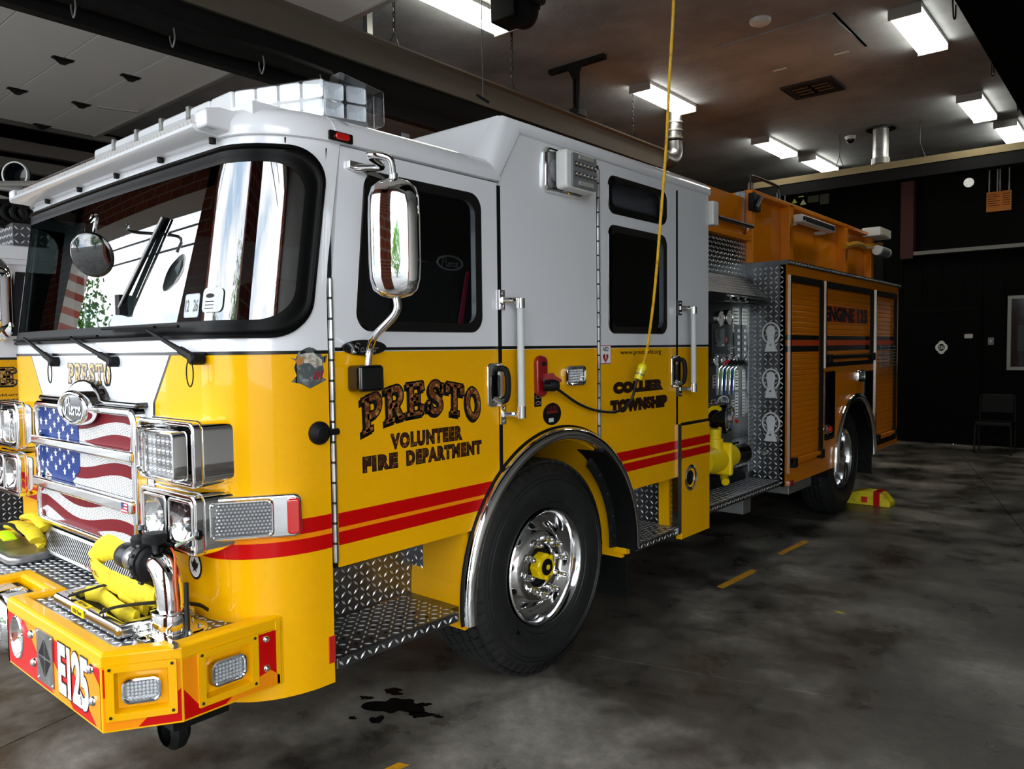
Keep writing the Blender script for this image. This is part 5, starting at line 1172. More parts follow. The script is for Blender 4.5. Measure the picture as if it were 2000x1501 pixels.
for a, b in (((-.18, -1.87, 1.045), (-.105, -1.83, 1.085)), ((-.34, -1.885, 1.03), (-.42, -1.875, 1.068))):
    h_ = obj('lever', cyl(BM(), a, b, .007, 8), CHR, el); obj('lever_ball', lathe_n(BM(), [(0, -.018), (.012, -.014), (.018, 0), (.012, .014), (0, .018)], b, (0, 0, 1), 14), BLK, h_)
obj('guide_rod', cyl(BM(), (-.14, -1.86, DZ), (-.14, -1.86, .925), .0085, 10), STL, E)
obj('wiring', tube(BM(), smooth([(ex_ + .05, ey + .0, DZ + .05), (ex_ + .055, ey, .86), (ex_ + .045, ey, .93), (ex_ - .02, ey + .03, 1.0), (ex_ - .10, ey + .05, 1.02)], 5), .004, 6), mat('orange_wire', 'C85010', .5), el)
bm = BM()
for k in range(7):
    random.seed(k); tube(bm, smooth([(ex_ - .12 + random.uniform(-.02, .05), ey + random.uniform(0, .06), 1.0 + random.uniform(-.03, .03)) for _ in range(4)], 4), .006, 6)
obj('cable_bundle', bm, BLM, el)
obj('rim_bracket', box(BM(), -.13, -.03, -1.96, -1.945, DZ + .015, DZ + .03, Matrix.Rotation(.0, 4, 'Z')), CHR, bp)
# clamp bracket under the bumper
ub = obj('tow_eye', lathe(BM(), [(.05, .0), (.07, .02), (.07, .05), (.05, .07)], (-.25, -1.9, .40), 'y', 18), BLM, E); obj('eye_bracket', box(BM(), -.32, -.18, -1.9, -1.7, .42, .52), BLM, E)
obj('bumper_leg', box(BM(), -.42, -.30, -1.9, -1.5, .40, .52), BLM, E)
# ---------------- windshield wipers
for i, ((px, py), (tx, ty)) in enumerate((((105, 706), (46, 660)), ((220, 706), (140, 662)), ((380, 700), (288, 645)))):
    yq = -1.765; p = PX(px, py, 1, yq); t = PX(tx, ty, 1, -1.775); wv = obj('wiper_arm', tube(BM(), [p, p.lerp(t, .28), p.lerp(t, .3), t], [.016, .015, .010, .006], 8), BLM, E)
    obj('wiper_pivot', lathe_n(BM(), [(.022, -.03), (.022, .012), (.016, .02), (0, .022)], p, (0, -1, 0), 16), BLM, wv)
    c = p + Vector((-.005, -.004, -.05)); obj('washer_loop', tube(BM(), [(c.x + .024 * math.cos(k), c.y - .012, c.z + .046 * math.sin(k)) for k in [j * math.pi / 8 for j in range(16)]], .0025, 6, closed=True), BLM, wv)
for i, (a, b) in enumerate((((28, 664), (190, 656)), ((200, 642), (348, 637)))):
    A, B = PX(*a, 1, -1.765), PX(*b, 1, -1.765); bl = obj('wiper_blade', tube(BM(), [A, B], .0065, 6), BLM, E); A2, B2 = A.lerp(B, .25), A.lerp(B, .75)
    obj('blade_bridge', tube(BM(), [A2 + Vector((0, -.01, .0)), A.lerp(B, .5) + Vector((0, -.022, .0)), B2 + Vector((0, -.01, 0))], .006, 6), BLM, bl)
# ---------------- visor scene light, light bar
vx0, vx1 = 2 * XC + .24, -.24; VY = -1.725
vis = obj('brow_light_housing', fill(BM(), [[(VY, 2.452), (VY - .015, 2.462), (VY - .012, 2.475), (VY + .02, 2.482), (VY + .02, 2.512), (VY + .05, 2.516), (-1.52, 2.50), (-1.50, 2.545), (-1.56, 2.44)]], RW, vx0, vx1), WHT, E, label='long white LED brow light across the cab front')
for s, x in ((1, vx1), (-1, vx0)):
    obj('brow_end_cap', fill(BM(), [[(VY, 2.458), (VY, 2.52), (-1.66, 2.535), (-1.48, 2.53), (-1.45, 2.50), (-1.55, 2.455)]], RW, x - .012, x + .06 if s > 0 else x - .06), WHT, vis, bevel=.012)
bm = BM(); n = 62
for k in range(n):
    x = vx0 + .03 + (k + .5) * (vx1 - vx0 - .06) / n; lathe(bm, [(.012, VY + .016), (.009, VY + .022), (.003, VY + .03), (0, VY + .03)], (x, 0, 2.497), 'y', 8)
obj('led_row', bm, mat('led_bright', 'FFFFFF', .15, .3), vis, kind='stuff'); obj('led_back', box(BM(), vx0 + .01, vx1 - .01, VY + .018, VY + .021, 2.484, 2.51), WPL, vis)
obj('led_strip_lens', box(BM(), vx0 + .02, vx1 - .02, VY + .004, VY + .007, 2.482, 2.513), LNS, vis)
for k in range(5):
    x = vx0 + .25 + k * .4; obj('rubber_stop', lathe(BM(), [(.0, 2.425), (.012, 2.427), (.013, 2.455)], (x, VY + .075, 0), 'z', 12), BLM, vis)
lb = obj('light_bar', fill(BM(), [[(-2.02, -1.36), (-.62, -1.36), (-.22, -1.20), (-.17, -1.02), (-.30, -.98), (-.75, -1.13), (-1.62, -1.13), (-2.08, -.98), (-2.2, -1.05), (-2.15, -1.22)]], TOP(0), 2.585, 2.62), GRY, E, bevel=.01, label='clear lensed emergency light bar on the cab roof')
CL2 = glass('light_bar_lens', (.96, .97, .98), 1, 1.75)
def lseg(P0, P1, dep, z0, z1, nm='lens_module', nx=5, ny=3, lm=None):
    a, b = Vector(P0), Vector(P1); mp = PL(((a.x + b.x) / 2, (a.y + b.y) / 2, (z0 + z1) / 2), (b.x - a.x, b.y - a.y, 0), (0, 0, 1)); L_ = (b - a).length
    h_ = z1 - z0; o = obj(nm, fill(BM(), [rr(0, 0, L_ * .985, h_, .02, 4)], mp, -dep, -.0), lm or CL2, lb, bevel=.012)
    bm = BM(); 
    for i in range(nx):
        for j in range(ny):
            cx, cy = -L_ / 2 + (i + .5) * L_ / nx, -h_ / 2 + (j + .5) * h_ / ny
            sz = (L_ / nx * .44, h_ / ny * .44); L4 = rr(cx, cy, sz[0] * 2, sz[1] * 2, .008, 2); v0 = [bm.verts.new(mp(x, y, -.012)) for x, y in L4]; v1 = [bm.verts.new(mp(cx + (x - cx) * .45, cy + (y - cy) * .45, -.05)) for x, y in L4]
            for k in range(len(L4)): bm.faces.new((v0[k], v0[(k + 1) % len(L4)], v1[(k + 1) % len(L4)], v1[k]))
            bm.faces.new(v1)
    obj('module_reflector', bm, mat('module_white', 'F4F6F8', .25, .15), o); return o
lx = [-2.02, -1.76, -1.50, -1.24, -.98, -.80, -.62]
for a, b in zip(lx, lx[1:]): lseg((a, -1.37, 0), (b, -1.37, 0), .2, 2.62, 2.765, nx=3, ny=2, lm=mat('lens_frosted', 'EEF1F4', .15, coat=.5))
for x in lx[1:-2]: obj('divider_strip', box(BM(), x - .012, x + .012, -1.38, -1.14, 2.60, 2.772), GAL, lb, bevel=.003)
lseg((-.62, -1.37, 0), (-.22, -1.21, 0), .16, 2.61, 2.765, nx=4, ny=2); lseg((-.22, -1.21, 0), (-.165, -1.03, 0), .10, 2.61, 2.755, nx=2, ny=2)
lseg((-2.20, -1.22, 0), (-2.02, -1.37, 0), .16, 2.62, 2.74, nx=3, ny=2)
obj('end_shield', fill(BM(), [[(-1.05, 2.58), (-.98, 2.60), (-.98, 2.74), (-1.2, 2.765), (-1.24, 2.6)]], RW, -.19, -.12), CL2, lb, bevel=.01)
# crossover mirror hung from the brow
q = PX(180, 497, 1, -1.86); xm = obj('crossover_mirror', lathe_n(BM(), [(0, -.02), (.05, -.016), (.085, -.004), (.088, .0), (.08, .008), (.045, .02), (0, .025)], q, (.55, -.78, -.28), 32), BLK, E, label='round black convex mirror ahead of the windshield')
obj('mirror_face', lathe_n(BM(), [(.078, .009), (.045, .0215), (0, .0262)], q, (.55, -.78, -.28), 32), mat('mirror_dark', '5E5E5E', .03, 1.), xm)
t1 = PX(163, 432, 1, -1.78); obj('mirror_arm', tube(BM(), smooth([q + Vector((.0, .01, .085)), q + Vector((0, .02, .15)), t1 + Vector((.02, .02, .0)), t1 + Vector((-.01, .04, .03))], 5), .007, 8), CHR, xm)
# west coast mirror on the front door
mc = PX(771, 470, 0, .2); mz0, mz1 = 1.885, 2.285
bm = BM(); n = 26; rg = []
for z, k in [(mz0 - .012, .0), (mz0 - .008, .35), (mz0, .62), (mz0 + .02, .86), (mz0 + .06, .97), (mz0 + .12, 1.), (mz1 - .12, 1.), (mz1 - .05, .97), (mz1 - .015, .85), (mz1 + .005, .6), (mz1 + .015, .3), (mz1 + .018, 0)]:
    L = []
    for i in range(n):
        t = i * 2 * math.pi / n; c, s = math.cos(t), math.sin(t)
        ax_ = .075 if True else 0; L.append((math.copysign(abs(c) ** .62, c) * .094 * k, math.copysign(abs(s) ** .75, s) * .062 * k))
    u = Vector((.78, .62, 0)); v = Vector((-.62, .78, 0))
    if k == 0: rg.append([bm.verts.new(Vector((mc.x, mc.y, z)))])
    else: rg.append([bm.verts.new(Vector((mc.x, mc.y, z)) + u * a + v * b) for a, b in L])
for q_, s in zip(rg, rg[1:]):
    for i in range(n):
        if len(q_) == 1: bm.faces.new((q_[0], s[(i + 1) % n], s[i]))
        elif len(s) == 1: bm.faces.new((q_[i], q_[(i + 1) % n], s[0]))
        else: bm.faces.new((q_[i], q_[(i + 1) % n], s[(i + 1) % n], s[i]))
mr_ = obj('side_mirror', bm, CHR, E, sharp=60, label='tall chrome side mirror on the front door')
obj('mirror_trim', tube(BM(), [(mc.x - .0, mc.y, mz1 - .0), (mc.x, mc.y, mz1 + .035)], .017, 12), CHR, mr_)
tb = PX(688, 322, 0, .01)
obj('upper_arm', tube(BM(), smooth([(.01, tb.y + .01, tb.z - .01), (.07, tb.y + .09, tb.z + .0), (mc.x * .7, mc.y - .06, mz1 + .10), (mc.x, mc.y - .02, mz1 + .085), (mc.x, mc.y, mz1 + .02)], 6), .014, 12), CHR, mr_)
obj('upper_bracket', fill(BM(), [[(tb.y - .02, tb.z - .015), (tb.y + .15, tb.z - .035), (tb.y + .15, tb.z - .025), (tb.y + .06, tb.z + .012), (tb.y - .02, tb.z + .015)]], S0, 0, .02), CHR, mr_, bevel=.004)
lbp = PX(717, 735, 0, .05)
obj('lower_arm', tube(BM(), smooth([(mc.x, mc.y, mz0 + .01), (mc.x, mc.y, mz0 - .06), (.12, mc.y - .03, mz0 - .14), (.06, lbp.y + .01, 1.70), (.055, lbp.y, 1.63), (.055, lbp.y, 1.58)], 6), .0145, 12), CHR, mr_)
obj('lower_bracket', box(BM(), .0, .085, lbp.y - .058, lbp.y + .058, 1.535, 1.635), BLK, mr_, bevel=.014)
# ---------------- wheel arch, steps, well
def arcring(nm, r0, r1, x0, x1, a0, a1, m, parent, n=56, c=WC, bevel=0): 
    L = [(c[0] + r1 * math.cos(math.radians(a0 + (a1 - a0) * i / n)), c[1] + r1 * math.sin(math.radians(a0 + (a1 - a0) * i / n))) for i in range(n + 1)] + [(c[0] + r0 * math.cos(math.radians(a1 + (a0 - a1) * i / n)), c[1] + r0 * math.sin(math.radians(a1 + (a0 - a1) * i / n))) for i in range(n + 1)]
    bm = BM(); v0 = [bm.verts.new((x0, a, b)) for a, b in L]; v1 = [bm.verts.new((x1, a, b)) for a, b in L]; k = n + 1
    for V_ in (v0, v1):
        for i in range(n): bm.faces.new((V_[i], V_[i + 1], V_[2 * k - 2 - i], V_[2 * k - 1 - i]))
    for i in range(2 * k): bm.faces.new((v0[i], v0[(i + 1) % (2 * k)], v1[(i + 1) % (2 * k)], v1[i]))
    return obj(nm, bm, m, parent, bevel=bevel, seg=3)
fe = obj('wheel_arch_trim', tube(BM(), [(.012, WC[0] + .695 * math.cos(math.radians(a)), WC[1] + .695 * math.sin(math.radians(a))) for a in range(187, -4, -3)], .034, 16), CHR, E)
arcring('arch_seal', .718, .738, -.004, .004, 187, -3, BLM, fe); arcring('arch_lip_rubber', .655, .675, -.13, .045, 60, -3, BLM, fe); arcring('arch_flange', .60, .672, -.10, -.085, 52, -3, mat('rubber_sheet', '1A1B1B', .35, vary=(25, '333536', .5, .75)), fe)
for a in (40, 27, 14, 3): obj('flange_bolt', lathe(BM(), [(.012, -.085), (.011, -.078), (.005, -.074), (0, -.074)], (0, WC[0] + .635 * math.cos(math.radians(a)), WC[1] + .635 * math.sin(math.radians(a))), 'x', 10), STL, fe)
well = arcring('wheel_well', .66, .70, -.62, -.02, 190, -6, YEL, E)
obj('well_back', fill(BM(), [arc(200, -20, .68)], SIDE(-.66), 0, .03), BLM, E)
None and obj('well_fascia_front', fill(BM(), [[(-.94, .535), (-.665, .535), (-.665, .9), (-.94, .9)]], SIDE(-.30), 0, .02), YEL, E)
obj('well_side_front', box(BM(), -.28, -.02, -.665, -.635, .50, .95), YEL, E); 
obj('fender_post_rear', box(BM(), -.42, -.06, .70, .73, .46, .86), YEL, E)
mf = obj('mud_flap', fill(BM(), [[(-.46, .22), (-.07, .20), (-.05, .23), (-.05, .52), (-.46, .52)]], lambda a, b, d: Vector((a, .725 + d + (.52 - b) * .1, b)), 0, .012), BLM, E, bevel=.004)
for z in (.50,): obj('flap_bolt', lathe_n(BM(), [(.009, 0), (.008, .006), (0, .008)], (-.085, .725, z), (0, -1, 0), 8), STL, mf)
# front step
ST = .545
def step(y0, y1, xi, ztop, zb, wallz):
    s = obj('step', box(BM(), xi, -.0, y0, y1, ztop - .045, ztop), TRD, E, bevel=.006, label='diamond plate step below the cab door')
    hl = [(a, b, .014) for a in (-.06, -.14) for b in [y0 + .06 + k * .075 for k in range(int((y1 - y0 - .06) / .075))]]
    for a, b, _ in hl: obj('drain_hole', lathe(BM(), [(.0075, ztop + .0002), (.0075, ztop + .002), (.0, ztop + .0012)], (a, b, 0), 'z', 10), BLM, s)
    lugs(s, lambda a, b, d: Vector((b, a, ztop + d)), y0 + .005, y1 - .005, xi + .005, -.006, holes=[(b, a, .016) for a, b, _ in hl])
    lugs(s, lambda a, b, d: Vector((0 + d, a, b)), y0 + .002, y1 - .002, ztop - .044, ztop - .002)
    lugs(s, lambda a, b, d: Vector((b, y0 - d, a)), ztop - .044, ztop - .002, xi, -.004)
    wl = obj('step_riser', box(BM(), xi - .01, xi, y0 - .02, y1 + .08, ztop, wallz), TRD, E); lugs(wl, lambda a, b, d: Vector((xi + d, a, b)), y0 - .02, y1 + .08, ztop + .003, wallz)
    return s
step(-1.365, -.715, -.36, ST, 0, .93)
obj('step_side_front', box(BM(), -.36, -.02, -1.39, -1.372, .5, .9), BLM, E)
obj('step_filler', box(BM(), -.36, -.05, -.72, -.64, ST - .03, ST), TRD, E)
rp_ = obj('step_side_rear', box(BM(), -.36, -.275, -.66, -.64, .5, .93), TRD, E); lugs(rp_, FRONT(-.66), -.355, -.278, .55, .92)
st2 = step(.775, 1.335, -.36, .535, 0, .92)
obj('step_post', box(BM(), PX(1288, 980, 1, 1.31).x, PX(1308, 980, 1, 1.31).x, 1.30, 1.334, .535, .9), YEL, E); ssp = obj('step_side_plate', box(BM(), -.36, -.02, 1.335, 1.345, .535, .9), TRD, E); lugs(ssp, FRONT(1.335), -.355, -.025, .54, .9)
# chassis
obj('chassis_rail', box(BM(), -.85, -.75, -1.6, 6.5, .62, .88), BLM, E); obj('chassis_rail', box(BM(), -1.65, -1.55, -1.6, 6.5, .62, .88), BLM, E)
for y in (0.0, 4.84): obj('axle', cyl(BM(), (-2.2, y, .55), (-.2, y, .55), .09, 12), BLM, E)
obj('under_tank', box(BM(), -.7, -.25, 1.8, 2.9, .52, .7), BLM, E)
obj('fuel_tank', box(BM(), -2.1, -.45, 1.0, 2.6, .52, .9), BLM, E)
# ---------------- wheels
def wheel(yc, front=True, parent=E):
    Rt = .558; zc = .558; xo = -.075; wd = .36 if front else .29; xi = xo - wd
    Wh = obj('tire', lathe(BM(), [(.30, xo - .03), (.315, xo - .012), (.36, xo + .002), (.42, xo + .008), (.47, xo), (.515, xo - .018), (.534, xo - .035), (.540, xo - .06), (.541, xo - wd * .5), (.540, xi + .06), (.53, xi + .03), (.45, xi), (.36, xi + .01), (.30, xi + .04)], (0, yc, zc), 'x', 96), RUB, parent, sharp=50, label='black truck tire with worn wavy tread')
    bm = BM(); nb_ = 58; ribs = 5
    for r_ in range(ribs):
        x0 = xo - .035 - r_ * (wd - .07) / ribs; x1 = x0 - (wd - .07) / ribs + .010
        for k in range(nb_):
            a0 = (k + (.5 if r_ % 2 else 0)) * 2 * math.pi / nb_; a1 = a0 + 2 * math.pi / nb_ * .86; vs_ = []
            for (x, sk) in ((x0, 0), ((x0 + x1) / 2, .018), (x1, 0)):
                for a in (a0 + sk, a1 + sk):
                    for rad in (.538, Rt - (.006 if (r_ == 0 and x == x0) or (r_ == ribs - 1 and x == x1) else 0)): vs_.append(bm.verts.new((x, yc + rad * math.cos(a), zc + rad * math.sin(a))))
            for s in (0, 4):
                a_, b_, c_, d_, e_, f_, g_, h_ = vs_[s:s + 8]
                bm.faces.new((b_, d_, h_, f_)); bm.faces.new((a_, b_, f_, e_)); bm.faces.new((c_, g_, h_, d_))
            bm.faces.new((vs_[0], vs_[2], vs_[3], vs_[1])); bm.faces.new((vs_[8], vs_[9], vs_[11], vs_[10]))
    for k in range(nb_):   # shoulder lugs on the sidewall
        a0 = k * 2 * math.pi / nb_; a1 = a0 + 2 * math.pi / nb_ * .55
        vs_ = [bm.verts.new((x, yc + rad * math.cos(a), zc + rad * math.sin(a))) for a in (a0, a1) for rad, x in ((.500, xo - .002), (.534, xo - .022))]
        bm.faces.new((vs_[0], vs_[1], vs_[3], vs_[2]))
    obj('tread_blocks', bm, RUB, Wh, kind='stuff', sharp=20)
    for r_, a in ((.455, .004), (.475, .001), (.335, .0)): obj('sidewall_bead', lathe(BM(), [(r_ - .003, xo + a), (r_, xo + a + .006), (r_ + .003, xo + a)], (0, yc, zc), 'x', 72), RUB, Wh)
    def sidew(s, ac, da, r0, r1, m):
        def mp(a, b, d): 
            t = ac - a; return Vector((xo + .0085 + d, yc + b * math.sin(t), zc + b * math.cos(t)))
        return lettering('sidewall_lettering', s, mp, -da, da, r0, r1, m, Wh, bold=.03, d=.001)
    SWL = mat('rubber_raised', '232323', .4)
    if front:
        sidew('MICHELIN', math.radians(204), .42, .355, .41, SWL); sidew('XZUS 2', math.radians(0), .25, .375, .415, SWL); sidew('425/65R22.5', math.radians(115), .35, .38, .405, SWL)
    rx = xo - .02
    if front: prof = [(.298, rx), (.302, rx + .012), (.296, rx + .018), (.288, rx + .012), (.280, rx - .01), (.268, rx - .03), (.262, rx - .085), (.252, rx - .10), (.235, rx - .095), (.19, rx - .035), (.175, rx - .025), (.115, rx - .022), (.108, rx - .03), (.105, rx - .08), (0, rx - .08)]
    else: prof = [(.298, rx), (.302, rx + .012), (.296, rx + .018), (.288, rx + .012), (.280, rx - .01), (.268, rx - .05), (.262, rx - .12), (.25, rx - .17), (.20, rx - .20), (.17, rx - .205), (.12, rx - .205), (.11, rx - .18), (.10, rx - .09), (0, rx - .085)]
    rim = obj('rim', lathe(BM(), prof, (0, yc, zc), 'x', 72), mat('polished_rim', 'F4F4F4', .1, 1.), parent, sharp=50, label='polished aluminium wheel rim with hand holes')
    lx_, lr = (rx - .022, .145) if front else (rx - .2, .145)
    for k in range(10):
        t = k * math.pi / 5 + .16; c, s = math.cos(t), math.sin(t)
        if front:
            nut = obj('lug_nut', lathe(BM(), [(.021, 0), (.021, .008), (.015, .012), (.0155, .045), (.012, .056), (.006, .062), (0, .064)], (lx_, yc + lr * c, zc + lr * s), 'x', 12), CHR, rim)
            obj('nut_collar', lathe(BM(), [(.0175, .012), (.019, .016), (.019, .028), (.0165, .032)], (lx_, yc + lr * c, zc + lr * s), 'x', 6), CHR, nut)
        t += math.pi / 10; c, s = math.cos(t), math.sin(t); nrm = Vector((1, .95 * c, .95 * s)).normalized() if front else Vector((1, .3 * c, .3 * s)).normalized(); rh = .214 if front else .225
        o = Vector(((rx - .0635) if front else rx - .188, yc + rh * c, zc + rh * s)); obj('hand_hole', lathe_n(BM(), [(.026, -.004), (.025, .002), (.021, .0035), (.0195, .0), (.0, -.0005)], o, nrm, 20), CHR, rim)
        obj('hole_dark', lathe_n(BM(), [(.0195, .0012), (0, .0012)], o, nrm, 18), BLM, rim)
    if front:
        obj('hub_seat', lathe(BM(), [(.105, rx - .06), (.098, rx - .045), (.07, rx - .045), (.0, rx - .05)], (0, yc, zc), 'x', 32), BLM, rim)
        hub = obj('hub', lathe(BM(), [(.066, rx - .05), (.066, rx + .0), (.06, rx + .008), (.05, rx + .01), (0, rx + .01)], (0, yc, zc), 'x', 32), YEL2, rim)
        for k in range(8):
            t = k * math.pi / 4; obj('hub_boss', lathe(BM(), [(.013, rx - .05), (.013, rx + .012), (.008, rx + .014), (0, rx + .014)], (0, yc + .058 * math.cos(t), zc + .058 * math.sin(t)), 'x', 10), YEL2, hub)
        cp_ = obj('oil_cap', lathe(BM(), [(.043, rx + .01), (.042, rx + .016), (.03, rx + .018), (0, rx + .018)], (0, yc, zc), 'x', 28), BLM, hub); obj('cap_plug', lathe(BM(), [(.014, rx + .018), (.013, rx + .022), (0, rx + .023)], (0, yc, zc), 'x', 16), YEL2, cp_)
    else: obj('hub', lathe(BM(), [(.09, rx - .2), (.085, rx - .1), (.07, rx - .085), (0, rx - .08)], (0, yc, zc), 'x', 24), CHR, rim)
    return Wh
wheel(0.02, True); wheel(4.86, False)
# far side tires, plain
for y in (0.02, 4.86): obj('far_tire', lathe(BM(), [(.3, -.02), (.42, .0), (.53, -.03), (.558, -.06), (.558, -.28), (.53, -.31), (.3, -.3), (.28, -.15), (.3, -.02)], (-W + .38, y, .558), 'x', 48), RUB, E)
# ---------------- pump panel bay
xp = -.30
TB = SIDE(xp)
pb = obj('pump_bay_wall', box(BM(), xp - .05, xp - .004, 1.705, 3.0, .66, 2.9), ORG, E)
pnl = obj('pump_panel', fill(BM(), [[(1.74, .70), (2.90, .70), (2.90, 2.04), (1.74, 2.04)]], TB, -.004, .004), PNL, E, label='black pump control panel with gauges and levers')
def T2(px, py, x=xp): q_ = PX(px, py, 0, x); return q_.y, q_.z
def gauge(px, py, r, label=None):
    y, z = T2(px, py); g = obj('gauge', lathe(BM(), [(r, .004), (r, .022), (r * .93, .028), (r * .88, .02), (0, .02)], (xp, y, z), 'x', 26), CHR, pnl)
    obj('gauge_face', lathe(BM(), [(r * .87, .021), (0, .021)], (xp, y, z), 'x', 26), mat('gauge_white', 'DADAD4', .5), g)
    for k in range(9):
        t = math.radians(-40 + k * 32); obj('gauge_tick', fill(BM(), [[(y + a, z + b) for a, b in ((r * .66 * math.cos(t), r * .66 * math.sin(t)), (r * .8 * math.cos(t - .06), r * .8 * math.sin(t - .06)), (r * .8 * math.cos(t + .06), r * .8 * math.sin(t + .06)))]], TB, .0215), PIN, g, flat=True)
    obj('gauge_needle', fill(BM(), [[(y - .1 * r, z - .02 * r), (y + .02 * r, z + .1 * r), (y - .5 * r, z + .5 * r)]], TB, .022), PIN, g, flat=True)
gauge(1403, 622, .062); gauge(1419.5, 620, .062)
for px in (1393, 1408, 1420.5, 1432): gauge(px, 703, .047)
y, z = T2(1435.5, 625); obj('info_plate', fill(BM(), [rr(y, z, .12, .2, .01)], TB, .004, .008), LGR, pnl)
for k in range(6): obj('info_line', fill(BM(), [rr(y, z + .07 - k * .027, .09, .008, .001)], TB, .0085), BLM, pnl)
y, z = T2(1401, 669); c_ = obj('control_screen', fill(BM(), [rr(y, z, .24, .30, .01)], TB, .004, .02), mat('panel_dark_grey', '1E2022', .4), pnl, bevel=.004)
obj('screen', fill(BM(), [rr(y, z + .04, .17, .14, .004)], TB, .02, .022), BLK, c_)
for k in range(4): obj('button', fill(BM(), [rr(y - .07 + k * .047, z - .1, .03, .03, .004)], TB, .02, .026), GRY, c_)
y, z = T2(1414, 663); obj('red_button', lathe(BM(), [(.02, .004), (.02, .02), (0, .022)], (xp, y, z), 'x', 14), MAR, pnl)
for k in range(5):
    y, z = T2(1417 + (k % 3) * 5, 672 + k * 3); obj('toggle', lathe(BM(), [(.013, .004), (.01, .02), (.005, .04), (0, .041)], (xp, y, z), 'x', 10), CHR, pnl)
y, z = T2(1438, 670); c_ = obj('level_indicator', fill(BM(), [rr(y, z, .10, .30, .01)], TB, .004, .015), GRY, pnl)
for k in range(5): obj('level_lamp', fill(BM(), [rr(y, z - .1 + k * .05, .045, .025, .004)], TB, .015, .02), BLK, c_)
for k in range(5):      # discharge levers
    y, z = T2(1400 + k * 7.5, 735); o = obj('lever_slot', fill(BM(), [rr(y, z - .01, .035, .27, .01)], TB, .004, .010), BLU if k in (2, 4) else LGR, pnl)
    tube(bm := BM(), [(xp + .01, y, z - .11), (xp + .02, y, z + .06), (xp + .05, y + .03, z + .10)], .006, 8); obj('lever', bm, CHR, o)
    obj('lever_grip', tube(BM(), [(xp + .045, y + .028, z + .095), (xp + .075, y + .05, z + .125)], .014, 10), BLM if k else MAR, o)
for (px, py, w_, h_) in ((1437, 730, .07, .06), (1437, 750, .07, .09), (1394, 745, .06, .1), (1437, 790, .06, .2), (1430, 795, .05, .12), (1392, 800, .09, .16), (1412, 692, .06, .03), (1427, 692, .05, .03)):
    y, z = T2(px, py); o = obj('label_plate', fill(BM(), [rr(y, z, w_, h_, .008)], TB, .004, .007), LGR, pnl)
    for k in range(int(h_ / .025)): obj('label_text', fill(BM(), [rr(y, z + h_ / 2 - .014 - k * .025, w_ * .7, .009, .001)], TB, .0075), BLM, o)
y, z = T2(1411, 783); o = obj('oval_badge', fill(BM(), [[(y + a, z + b) for a, b in arcpts(0, 0, .10, .045, 0, 352, 30)]], TB, .004, .008), STW, pnl); obj('badge_field', fill(BM(), [[(y + a, z + b) for a, b in arcpts(0, 0, .085, .035, 0, 352, 30)]], TB, .008, .0088), BLK, o)
script('badge_script', 'Pierce', lambda a, b, d: Vector((xp + .009 + d, y + a, z + b)), 0, 0, .12, .05, STW, o, hw=.06)
# black intake cap, grey elbow, yellow gated valve
y, z = T2(1410, 815, xp); q = PX(1415, 815, 0, -.16)
ic = obj('intake_valve', tube(BM(), [(xp, q.y - .06, q.z), (-.12, q.y - .02, q.z)], .115, 26), BLK, E, label='black suction intake with cap on the pump panel'); obj('intake_face', lathe(BM(), [(.08, .003), (.095, .01), (.10, .0)], (-.118, q.y - .02, q.z), 'x', 28), CHR, ic)
lettering('lettering', 'TASK', SIDE(-.118), q.y - .08, q.y + .04, q.z - .02, q.z + .02, STW, ic, d=.003); obj('yellow_crescent', lathe_n(BM(), [(.07, 0), (.085, .01), (.1, .0)], (-.16, q.y - .16, q.z), (1, -.5, 0), 24), YEL2, ic)
obj('red_lever', tube(BM(), [(xp + .02, q.y + .10, q.z + .05), (-.14, q.y + .2, q.z - .05)], .012, 8), MAR, ic); obj('chrome_handle', tube(BM(), [(-.2, q.y - .3, q.z + .11), (-.12, q.y - .1, q.z + .11)], .012, 8), CHR, ic)
q = PX(1412, 892, 0, -.12); YV = YEL2
gv = obj('gated_valve', tube(BM(), [(q.x, q.y - .35, q.z), (q.x, q.y - .08, q.z), (q.x, q.y - .08, q.z), (q.x, q.y + .12, q.z)], [.09, .095, .10, .085], 20), MAT['yellow_safety'], E, label='yellow gated intake valve with black cap')
obj('valve_flange', box(BM(), q.x - .11, q.x + .11, q.y - .10, q.y - .05, q.z - .12, q.z + .12), YV, gv, bevel=.02); obj('valve_bonnet', tube(BM(), [(q.x, q.y - .14, q.z + .05), (q.x, q.y - .14, q.z + .15), (q.x, q.y - .14, q.z + .15), (q.x, q.y - .14, q.z + .22)], [.06, .06, .045, .05], 16), YV, gv)
obj('bleeder', tube(BM(), smooth([(q.x, q.y + .0, q.z - .08), (q.x, q.y + .02, q.z - .15), (q.x + .03, q.y - .02, q.z - .18)], 5), .03, 12), YV, gv)
cp_ = obj('black_cap', tube(BM(), [(q.x, q.y + .10, q.z), (q.x + .02, q.y + .3, q.z)], .08, 18), BLK, gv)
for k in range(4):
    t = k * math.pi / 2; obj('cap_lug', box(BM(), q.x + .08 * math.cos(t) - .01, q.x + .08 * math.cos(t) + .01, q.y + .16, q.y + .26, q.z + .08 * math.sin(t) - .01, q.z + .08 * math.sin(t) + .01), BLK, cp_)
y, z = T2(1436, 890); ap = obj('access_plate', fill(BM(), [rr(y, z, .2, .28, .02)], TB, .004, .01), TRD, E); lugs(ap, SIDE(xp + .010), y - .09, y + .09, z - .13, z + .13, pitch=.03)
